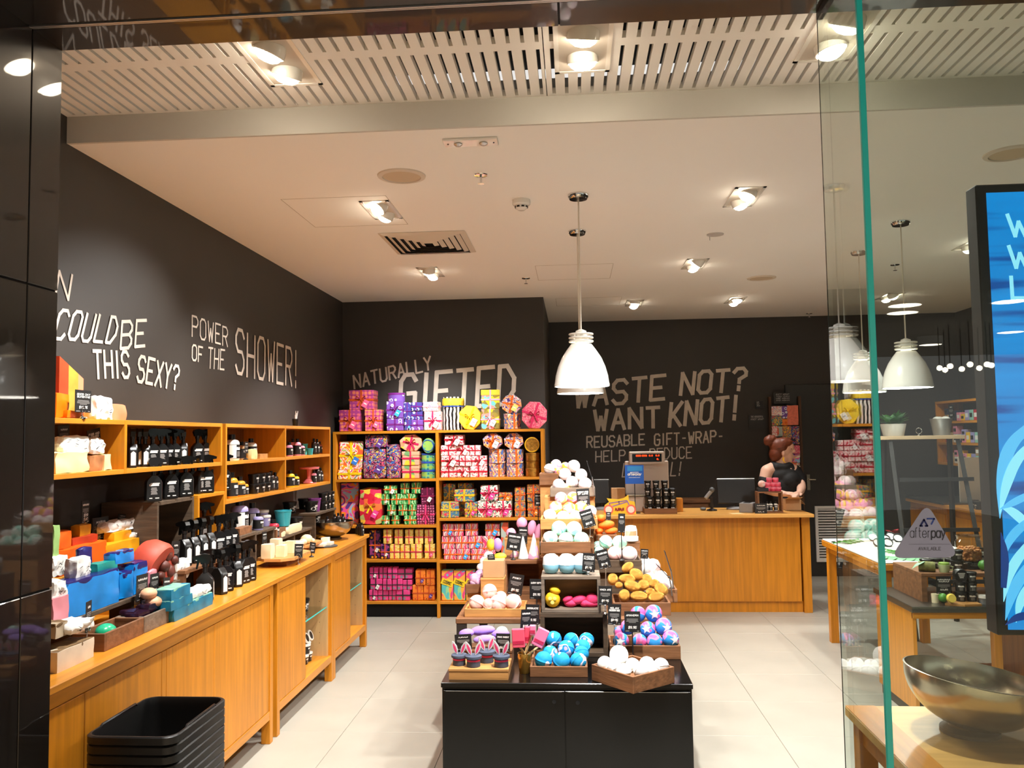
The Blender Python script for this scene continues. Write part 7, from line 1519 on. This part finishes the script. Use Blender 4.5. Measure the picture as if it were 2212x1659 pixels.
t = thing('pot_on_side', 'black round pot lying to show its printed lid', 'pot', (AT('S6', 1060, 1195, Y=5.10).x, 5.10, z+.0125+.113)); MB().lathe([(.030, -.025), (.032, 0), (.037, .002), (.037, .02), (.034, .024), (.0005, .024)], 22, Matrix.Translation((0, 0, .037)) @ Matrix.Rotation(PI/2+.1, 4, 'X')).build('body', blackp, t, 40)
mb = MB()
for i in range(4): mb.box(-.02+.003*i, .02-.003*i, -.0262, -.0255, .046-.008*i, .050-.008*i)
mb.build('lid_print', ink, t)
lem = mat('lemon', (236, 206, 90), .4, var=.1); lime = mat('lime_green', (70, 130, 40), .4, var=.2, scale=30)
t = thing('cut_lemon', 'cut green lemon on the cutting board', 'fruit', (AT('S6', 880, 1480, Y=5.05).x, 5.05, z+.0125)); MB().sphere(.026, (-.022, .01, .026), 14, 10).build('peel', lime, t, 179); MB().lathe([(.0001, 0), (.026, 0), (.027, .006), (.022, .02)], 18, Matrix.Translation((.012, -.012, .027)) @ Matrix.Rotation(1.4, 4, 'X')).build('slice', lem, t, 40)
tag(MB().lathe([(.02, 0), (.022, .05), (.0005, .05)], 14).build('ivory_candle', cr, None, 40, loc=(AT('S6', 680, 1400, Y=5.13).x, 5.12, z)), 'ivory cylinder soap left of the cut lemon', 'soap')
price_card('black price card behind the cut lemon', AT('S6', 820, 1270, Y=5.12), .085, .10, '~^~~^~~^/~~^~~^', '~~^~', 0, 0, 0, 'stick', z)
t = thing('small_pot', 'small white-lidded grey pot at the right of the steel table', 'pot', (AT('S6', 1420, 1440, Y=5.08).x, 5.08, z)); MB().lathe([(.026, 0), (.03, .035), (.0005, .035)], 18).build('jar', mat('grey_plastic', (140, 138, 138), .4), t, 40); MB().lathe([(.034, .035), (.034, .05), (.0005, .05)], 18).build('lid', enamel, t, 40)
# on the riser
for k, (x, Y_) in enumerate(((560, 5.30), (700, 5.34), (800, 5.34), (930, 5.32), (1020, 5.25), (1180, 5.34))): rpot('black pot on the bridge riser, '+nth(k, 6), x, 950, Y_, RZ, .036, .06, 'q')
rpot('black pot stacked at the middle of the bridge riser', 1010, 850, 5.25, RZ+.061, .036, .06, 'q')
lm = mat('leaf_green', (70, 140, 60), .4, var=.25, scale=12); lm2 = mat('leaf_pale', (120, 176, 130), .4, var=.2, scale=12)
def leaf(parent, base, tip, w_, m, fold=.2, name='leaf'):
    base, tip = Vector(base), Vector(tip); d = tip-base; L_ = d.length; sd = d.cross(Vector((0, 0, 1))); sd = sd.normalized() if sd.length > 1e-4 else Vector((1, 0, 0)); up = sd.cross(d).normalized(); mb = MB(); V = []
    for i in range(6):
        f = i/5; ww = w_*math.sin(PI*min(.98, max(.03, f**.8)))*.5; c = base+d*f+up*(-.15*L_*f*f)
        V += [c-sd*ww+up*ww*fold, c, c+sd*ww+up*ww*fold]
    mb.add(V, [q for i in range(5) for q in ((3*i, 3*i+1, 3*i+4, 3*i+3), (3*i+1, 3*i+2, 3*i+5, 3*i+4))]); return mb.build(name, m, parent, 179)
p_ = AT('S6', 570, 1050, Y=5.2)
t = thing('bamboo_stub', 'mossy green bamboo piece with a leaf on the bridge riser', 'plant', (p_.x, 5.2, RZ)); MB().lathe([(.028, -.045), (.03, 0), (.028, .045)], 14, Matrix.Translation((0, 0, .03)) @ Matrix.Rotation(1.2, 4, 'Z') @ Matrix.Rotation(PI/2, 4, 'X')).build('stem', mat('moss', (104, 104, 40), .7, var=.4, scale=40), t, 40); leaf(t, (-.01, 0, .06), (-.10, -.03, .035), .035, lm2)
p_ = AT('S6', 840, 1090, Y=5.17)
t = thing('mint_cup', 'clear cup of green mint paste on the bridge riser', 'cup', (p_.x, 5.18, RZ)); MB().lathe([(.026, 0), (.034, .045), (.032, .045), (.024, .004), (.0005, .004)], 20, cap=False).build('cup', mat('pale_cup', (190, 200, 150), .3), t, 40); MB().lathe([(.032, .04), (.028, .055), (.0005, .06)], 16).build('paste', mat('mint_paste', (120, 150, 50), .6, var=.2, scale=40), t, 40)
MB().tube([(.033, 0, .035), (.05, 0, .03), (.048, 0, .012), (.028, 0, .01)], .004, 6).build('handle', mat('pale_cup', (190, 200, 150), .3), t); MB().box(-.004, .004, -.002, .002, .05, .085).build('spoon', chrome, t)
p_ = AT('S6', 1200, 880, Y=5.35)
tag(MB().box(-.09, .10, -.08, .08, 0, .035, .002).build('jar_block', crate_d, None, loc=(p_.x, 5.35, RZ)), 'dark wooden block under the almond jar', 'block')
JX_ = p_.x
t = thing('almond_jar', 'clear glass jar of almonds behind the triangular sticker', 'jar', (p_.x, 5.35, RZ+.036)); MB().lathe([(.07, 0), (.075, .01), (.075, .12), (.062, .135), (.066, .15)], 26, cap=True).build('glass', clear, t, 40); MB().lathe([(.068, .15), (.07, .158), (.0005, .162)], 24).build('glass_lid', clear, t, 40)
alm = MB().sphere(.012, (0, 0, 0), 8, 6, sz=.55).mesh('almond', mat('almond', (190, 120, 60), .6, var=.3, scale=60), 60); rnd = random.Random(3)
MB().lathe([(.055, .008), (.058, .075), (.0005, .08)], 18).build('almond_core', mat('almond', (190, 120, 60), .6), t, 60)
for k in range(110):
    a, zz = rnd.uniform(0, 6.28), rnd.uniform(.015, .088); o = bpy.data.objects.new('almond', alm); COL.objects.link(o); o.parent = t; rr = .060 if zz < .08 else rnd.uniform(0, .055); o.location = (rr*math.cos(a), rr*math.sin(a), zz); o.rotation_euler = (rnd.uniform(-1, 1), rnd.uniform(-1, 1), a)
price_card('black label card in front of the almond jar', Vector((JX_+.01, 5.262, RZ+.022)), .12, .038, '~^~~^~', None, 0, 0, 0, None)
for k, (x, y) in enumerate(((1440, 985),)): egg('lime', 'green lime at the right end of the riser', (AT('S6', x, y, Y=5.2).x, 5.22, RZ+.032), .03, lime, 'fruit')
t = proto(('rb', .022, .12, 'gel_white', 'rr'), round_bottle(.022, .12, 'gel_white'), (AT('S6', 1450, 800, Y=5.3).x, 5.35, RZ), 0, 'white bottle with black label right of the almond jar', 'bottle')
# white-topped table with leaves, rings and flower
wt = table('white-topped honey wood table behind the glass return', 1.96, 2.75, 5.67, 6.93, .80, mat('white_top', (246, 240, 230), .4), wood, .012, .06, .09)
MB().box(1.955, 2.755, 5.665, 6.935, .745, .787, .003).build('edge_band', woodx, wt)

for k, (x, y, Y_) in enumerate(((1886, 1168, 6.4), (1897, 1180, 6.2), (1913, 1172, 6.5), (1924, 1166, 6.25), (1940, 1170, 6.4), (1918, 1180, 6.1))):
    p_ = at(x, y, Z=.802); t = thing('mirror_tin', 'black-rimmed round tin on the white table, '+nth(k, 6), 'tin', (p_.x, p_.y, .8005), 0, 'round tins on the white table')
    mm = Matrix.Translation((0, 0, .028)) @ Matrix.Rotation(.9, 4, 'X'); MB().lathe([(.034, -.008), (.036, 0), (.036, .010), (.032, .010), (.031, .002)], 22, mm, cap=True).build('rim', blackm, t, 40); MB().lathe([(.0001, .003), (.031, .003)], 20, mm, cap=False).build('disc', alu, t)
def monstera(label, c, rz, L_, m, n=5):
    t = thing('tropical_leaf', label, 'leaf', c, rz)
    for s in (-1, 1):
        for i in range(n): f = (i+.6)/n; leaf(t, (0, L_*(f-.5)*.9, .012), (s*L_*.42*(1-.45*f), L_*(f-.5)*.9+L_*.16, .004), L_*.2, m, .1, 'lobe')
    MB().tube([(0, -L_*.6, .004), (0, L_*.55, .012)], .004, 6).build('midrib', m, t)
monstera('large split tropical leaf at the front of the white table', (2.17, 5.80, .803), 1.3, .30, lm2); monstera('green tropical leaf at the back corner of the white table', (2.07, 6.68, .803), -.9, .28, lm, 4); monstera('small tropical leaf in the middle of the white table', (2.22, 6.1, .803), .4, .2, lm, 4)
p_ = at(1928, 1148, Z=.83); t = thing('red_flower', 'dark red flower head on the white table', 'flower', (p_.x, p_.y, .801))
for i in range(9):
    a = i*2.4; leaf(t, (.01*math.cos(a), .01*math.sin(a), .01), (.055*math.cos(a), .055*math.sin(a), .03+.012*(i % 3)), .04, mat('petal_red', (150, 14, 30), .5), .5, 'petal')
# ladder shelf with plant and bucket
LZ, LY = 1.605, 7.25; l0, l1 = at(1896, 942, Y=LY).x, at(2071, 945, Y=LY).x
t = thing('ladder_shelf', 'black A-frame ladder stand with a pale wooden top board', 'stand', (0, 0, 0)); MB().box(l0-.02, l1, LY-.12, LY+.14, LZ-.03, LZ, .003).build('top_board', mat('pale_board', (176, 150, 118), .5, var=.15, scale=3, stretch=(1, 8, 8)), t)
for s, x in ((-1, l0+.08), (1, l1-.04)):
    for d in (-.10, .12): MB().tube([(x, LY+d*.7, LZ-.03), (x+.02*s+.10*(s > 0)+.06*(s < 0), LY+d*3.2, 0)], .022, 4).build('leg', blackm, t)
for z_ in (.45, .85, 1.25): MB().box(l0+.1, l1+.03, LY-.12-(LZ-z_)*.14, LY-.10-(LZ-z_)*.14, z_-.015, z_+.015).build('rung', blackm, t)
p_ = at(1930, 938, Y=LY); t = thing('potted_plant', 'leafy green plant in a pale concrete pot on the ladder stand', 'plant', (p_.x, LY, LZ)); MB().lathe([(.078, 0), (.082, .005), (.102, .10), (.092, .10), (.085, .085), (.0005, .085)], 26, cap=False).build('pot', mat('concrete', (206, 200, 190), .8, var=.08), t, 40)
rnd = random.Random(5)
for i in range(70):
    a, rr = rnd.uniform(0, 6.28), rnd.uniform(.04, .12); hh = .10+rnd.uniform(.0, .12)*(1-rr*3); leaf(t, (.03*math.cos(a), .03*math.sin(a), .09), (rr*math.cos(a), rr*math.sin(a), max(.08, hh+.02)), .075, (lm, lm2, mat('leaf_deep', (46, 104, 40), .35))[i % 3], .3)
p_ = at(2034, 940, Y=LY); t = thing('metal_bucket', 'galvanised bucket with white contents on the ladder stand', 'bucket', (p_.x, LY, LZ)); MB().lathe([(.062, 0), (.064, .004), (.085, .135), (.088, .138), (.082, .138), (.06, .008), (.0005, .008)], 26, cap=False).build('bucket', mat('galvanised', (180, 182, 184), .4, metal=.7), t, 40)
for i, (x, y, r) in enumerate(((-.03, 0, .04), (.035, 0, .042), (0, .03, .04))): MB().sphere(r, (x, y, .125), 14, 8, sz=.8).build('white_ball', enamel, t, 179)
t = thing('clip_ring_stand', 'small chrome card clip ring on the ladder stand', 'clip', (at(1980, 938, Y=LY).x, LY-.05, LZ)); MB().lathe([(.02, 0), (.018, .008), (.006, .014)], 14).build('foot', chrome, t, 40); MB().tube([(.024*math.cos(a), 0, .04+.024*math.sin(a)) for a in [2*PI*i/16 for i in range(17)]], .003, 6).build('ring', chrome, t)
# right wall shelf with boxes, counter under it
t = thing('wall_shelf', 'honey wood wall shelf with small boxes on the right wall', 'shelf', (0, 0, 0)); sx0, sx1, sy0, sy1 = 4.12, XR-.003, 8.85, 9.93
for y in (sy0, sy1-.025): MB().box(sx0, sx1, y, y+.025, 1.26, 1.97, .001).build('upright', wood, t)
for z_ in (1.285, 1.51, 1.745, 1.97): MB().box(sx0+.001, sx1, sy0+.025, sy1-.025, z_-.025, z_).build('shelf_board', woodh, t)
cols = ['gel_white', 'gel_mint', 'gel_pink', 'gel_tan', 'gel_lilac', 'gel_navy', 'gel_red', 'gel_yellow']; rnd = random.Random(11)
for z_, nm in ((1.285, 'bottom'), (1.51, 'middle'), (1.745, 'top')):
    n = 9; 
    for i in range(n):
        y = sy0+.08+i*.098; hh = rnd.choice((.07, .09, .11)); two = rnd.random() < .5
        for l in range(2 if two else 1):
            zz = z_+.001+l*(hh+.001)
            if zz+hh > z_+.2: continue
            t2 = thing('product_box', 'small product box on the %s shelf of the right wall, %s%s' % (nm, nth(i, n, 'near', 'far').replace('nearmost', 'nearest').replace('farmost', 'farthest'), ', upper' if l else ''), 'box', (sx0+.06, y, zz), 0, 'product boxes on the right wall shelf')
            MB().box(-.035, .035, -.04, .04, 0, hh, .003).build('box', M[cols[(i*3+l*2+len(nm)) % 8]], t2); MB().box(-.0362, -.0352, -.028, .028, hh*.3, hh*.7).build('label', paper if i % 2 else cardm, t2)
price_card('black price card standing on the top shelf of the right wall', (4.13, 9.55, 1.85), .12, .15, '~^~~', '~~^', -PI/2, 0, 0, None)
t = thing('side_counter', 'honey wood counter with dark top along the right wall', 'counter', (0, 0, 0)); MB().box(3.68, XR-.003, 7.3, 9.75, .865, .9, .003).build('countertop', woodh, t); MB().box(3.72, XR-.003, 7.34, 8.74, .1, .865).build('body', wood, t); MB().box(3.72, XR-.003, 8.80, 9.72, .1, .865).build('body', wood, t); MB().box(3.78, XR-.003, 7.36, 9.7, 0, .1).build('plinth', blackm, t)
for y in (7.36, 7.82, 8.28, 8.82, 9.27): MB().box(3.708, 3.72, y, y+.43, .16, .80, .002).build('door', wood, t)
MB().box(3.675, 4.35, 8.76, 9.74, .901, .916).build('sink_top', mat('dull_steel', (120, 116, 110), .3, metal=.9), t)
for k in range(12): 
    p_ = Vector((3.85+.06*(k % 3), 8.0+.09*(k//6)+.05*(k % 2), .9+.0345*((k//2) % 4))); loaf('cream_sponge', 'cream oval bar in the pile on the side counter, number %s from the bottom left' % ORD[k], p_.x-.055, p_.x+.055, p_.y-.04, p_.y+.04, p_.z, p_.z+.034, cr, .003, .3, 90+k)
put_ = [(3.8, 8.35), (3.85, 8.5), (3.78, 8.25)]
for k, (x, y) in enumerate(put_): proto(('pot', .04, .07, 'sc'), pot(.04, .07), (x, y, .9), -PI/2, 'black pot on the side counter, '+nth(k, 3), 'pot', 'pots on the side counter')
tag(MB().box(0, .5, 0, .02, 0, .45).build('pale_screen_board', mat('panel_white', (206, 196, 180), .6), None, loc=(3.9, 8.9, .917)), 'pale splash board standing on the side counter', 'board')
# screen on a stand
SX0, SX1, SY = 1.297, 2.15, 2.75; SZ0, SZ1 = 1.012, 2.43
t = thing('digital_screen', 'tall portrait digital screen with blue picture behind the window', 'screen', (0, 0, 0))
MB().box(SX0, SX1, SY, SY+.07, SZ0, SZ1, .004).build('housing', blackm, t)
def screen_mat():
    m = bpy.data.materials.new('screen_picture'); m.use_nodes = True; m.cycles.emission_sampling = 'NONE'; nt = m.node_tree; b = nt.nodes['Principled BSDF']; L_ = nt.links
    tc = nt.nodes.new('ShaderNodeTexCoord'); mp = nt.nodes.new('ShaderNodeMapping'); mp.inputs['Scale'].default_value = (.6, 1, 9); no = nt.nodes.new('ShaderNodeTexNoise'); no.inputs['Scale'].default_value = 1.4; no.inputs['Detail'].default_value = 3
    L_.new(tc.outputs['Object'], mp.inputs[0]); L_.new(mp.outputs[0], no.inputs[0]); r = nt.nodes.new('ShaderNodeValToRGB'); cr_ = r.color_ramp
    for p_, c_ in ((.28, (4, 30, 90)), (.40, (0, 84, 170)), (.46, (0, 140, 226)), (.62, (0, 152, 240)), (.75, (10, 110, 200))):
        e = cr_.elements.new(p_); e.color = lin(c_)
    cr_.elements.remove(cr_.elements[0]); cr_.elements.remove(cr_.elements[-1])
    L_.new(no.outputs[0], r.inputs[0]); L_.new(r.outputs[0], b.inputs['Emission Color']); b.inputs['Emission Strength'].default_value = .72; b.inputs['Base Color'].default_value = (0, .01, .03, 1); b.inputs['Roughness'].default_value = .3
    return m
q0, q1 = at(2130, 417, Y=SY), at(2170, 1360, Y=SY)
sp = MB().box(q0.x, SX1-.03, SY-.002, SY, q1.z, q0.z).build('picture', screen_mat(), t)
lb = mat('screen_light', (150, 226, 250), .5, emit=(140, 224, 252), es=.75); wv = mat('screen_wave', (90, 190, 250), .5, emit=(84, 184, 246), es=.75); dk = mat('screen_deep', (6, 50, 120), .5, emit=(6, 46, 110), es=1.0)
for k, (c, ll, lr, ul) in enumerate((('W', (2182, 510), (2226, 510), (2176, 464)), ('W', (2184, 578), (2228, 578), (2179, 532)), ('L', (2187, 644), (2216, 644), (2184, 598)))):
    o_ = at(*ll, Y=SY-.0025); letters(c, o_, at(*lr, Y=SY-.0025)-o_, at(*ul, Y=SY-.0025)-o_, .012, MB(), Vector((0, -.0004, 0)), 0, 0, 1.2).build('letter', lb, sp)
def band(pts, w_, m, nm, d=.0032):
    pts, w_ = list(pts), list(w_)
    for _ in range(3):
        q, u = [pts[0]], [w_[0]]
        for a, b, c, e in zip(pts, pts[1:], w_, w_[1:]): q += [(a[0]*.75+b[0]*.25, a[1]*.75+b[1]*.25), (a[0]*.25+b[0]*.75, a[1]*.25+b[1]*.75)]; u += [c*.75+e*.25, c*.25+e*.75]
        pts, w_ = q+[pts[-1]], u+[w_[-1]]
    mb = MB(); P = [at(x, y, Y=SY-d) for x, y in pts]
    for i in range(len(P)-1):
        wa, wb = w_[i], w_[i+1]; n0 = (P[min(i+1, len(P)-1)]-P[max(i-1, 0)]); n1 = (P[min(i+2, len(P)-1)]-P[i]); n0 = Vector((-n0.z, 0, n0.x)).normalized(); n1 = Vector((-n1.z, 0, n1.x)).normalized()
        mb.add([P[i]-n0*wa, P[i+1]-n1*wb, P[i+1]+n1*wb, P[i]+n0*wa], [(0, 1, 2, 3)])
    mb.build(nm, m, sp)
for k, (a, m_, P) in enumerate(((.020, wv, [(2160, 1120), (2164, 1040), (2176, 965), (2230, 915)]), (.016, lb, [(2160, 1110), (2172, 1050), (2196, 990), (2240, 950)]), (.017, lb, [(2162, 1095), (2190, 1105), (2235, 1150)]), (.013, wv, [(2160, 1100), (2190, 1085), (2240, 1060)]), (.016, wv, [(2164, 1215), (2180, 1160), (2235, 1115)]), (.018, lb, [(2168, 1300), (2180, 1230), (2235, 1160)]), (.020, wv, [(2172, 1340), (2188, 1270), (2240, 1200)]), (.018, lb, [(2195, 1345), (2205, 1290), (2250, 1240)]), (.014, dk, [(2162, 1150), (2172, 1200), (2168, 1270)]), (.014, dk, [(2172, 1350), (2200, 1330), (2250, 1330)]))):
    band(P, [.001]+[a]*(len(P)-2)+[a*.6], m_, 'picture_wave', .0024+.0004*k)
MB().box(1.80, 1.92, SY+.02, SY+.06, 0.0, SZ0).build('stand_post', blackm, t); MB().box(1.78, 2.1, SY-.1, SY+.3, 0, .012).build('stand_foot', blackm, t)
# triangular sticker on the window
stm = mat('sticker_lilac', (170, 176, 206), .5); A_, B_, C_ = at(2002, 1086, Y=GY-.001), at(1923, 1206, Y=GY-.001), at(2072, 1204, Y=GY-.001)
t = thing('window_sticker', 'pale triangular afterpay available sticker on the shop window', 'sticker', (0, GY-.0012, 0))
cen = (A_+B_+C_)/3; pts = []
for P, n1, n2 in ((A_, B_, C_), (B_, C_, A_), (C_, A_, B_)):
    a, b = P.lerp(n2, .19), P.lerp(n1, .19)
    for i in range(7): f = i/6; q = (a*(1-f)**2+P*2*f*(1-f)+b*f*f); pts.append((q.x, q.z))
mb = MB(); prism_xz(mb, pts, -.0004, .0004); mb.build('backing', stm, t)
def stx(tx, ll, lr, ul, wd, m, gap=1.2):
    o_ = at(*ll, Y=GY-.002); o2 = Vector((o_.x, -.0009, o_.z)); letters(tx, o2, at(*lr, Y=GY-.002)-o_, at(*ul, Y=GY-.002)-o_, wd, MB(), Vector((0, -.0003, 0)), 0, 0, gap).build('lettering', m, t)
sk = mat('sticker_ink', (58, 60, 72), .6); nv = mat('sticker_navy', (30, 44, 110), .6); bl = mat('sticker_blue', (54, 84, 170), .6)
stx('after', (1966, 1161), (2009, 1161), (1966, 1140), .0014, sk, 1.0); stx('pay', (2012, 1161), (2042, 1161), (2012, 1140), .0030, sk, 1.0); stx('AVAILABLE', (1984, 1188.5), (2032, 1188.5), (1984, 1182), .0011, mat('sticker_grey', (110, 112, 126), .6), 1.2)
def stb(P, wd, m, nm):
    mb = MB(); Q = [at(x, y, Y=GY-.002) for x, y in P]
    for a, b in zip(Q, Q[1:]):
        a, b = Vector((a.x, -.0012, a.z)), Vector((b.x, -.0012, b.z)); d = (b-a).normalized(); n = Vector((-d.z, 0, d.x))*wd/2; e = d*wd*.4; mb.add([a-e-n, b+e-n, b+e+n, a-e+n], [(0, 1, 2, 3)])
    mb.build(nm, m, t)
stb([(1992, 1136), (1988, 1136), (1996, 1123), (2003, 1136), (1999, 1136)], .0042, nv, 'logo_mark'); stb([(2003, 1120.5), (2018, 1120.5), (2012, 1132)], .0036, bl, 'logo_mark'); stb([(1963, 1175.5), (2052, 1175.5)], .0006, mat('sticker_grey', (110, 112, 126), .6), 'divider')
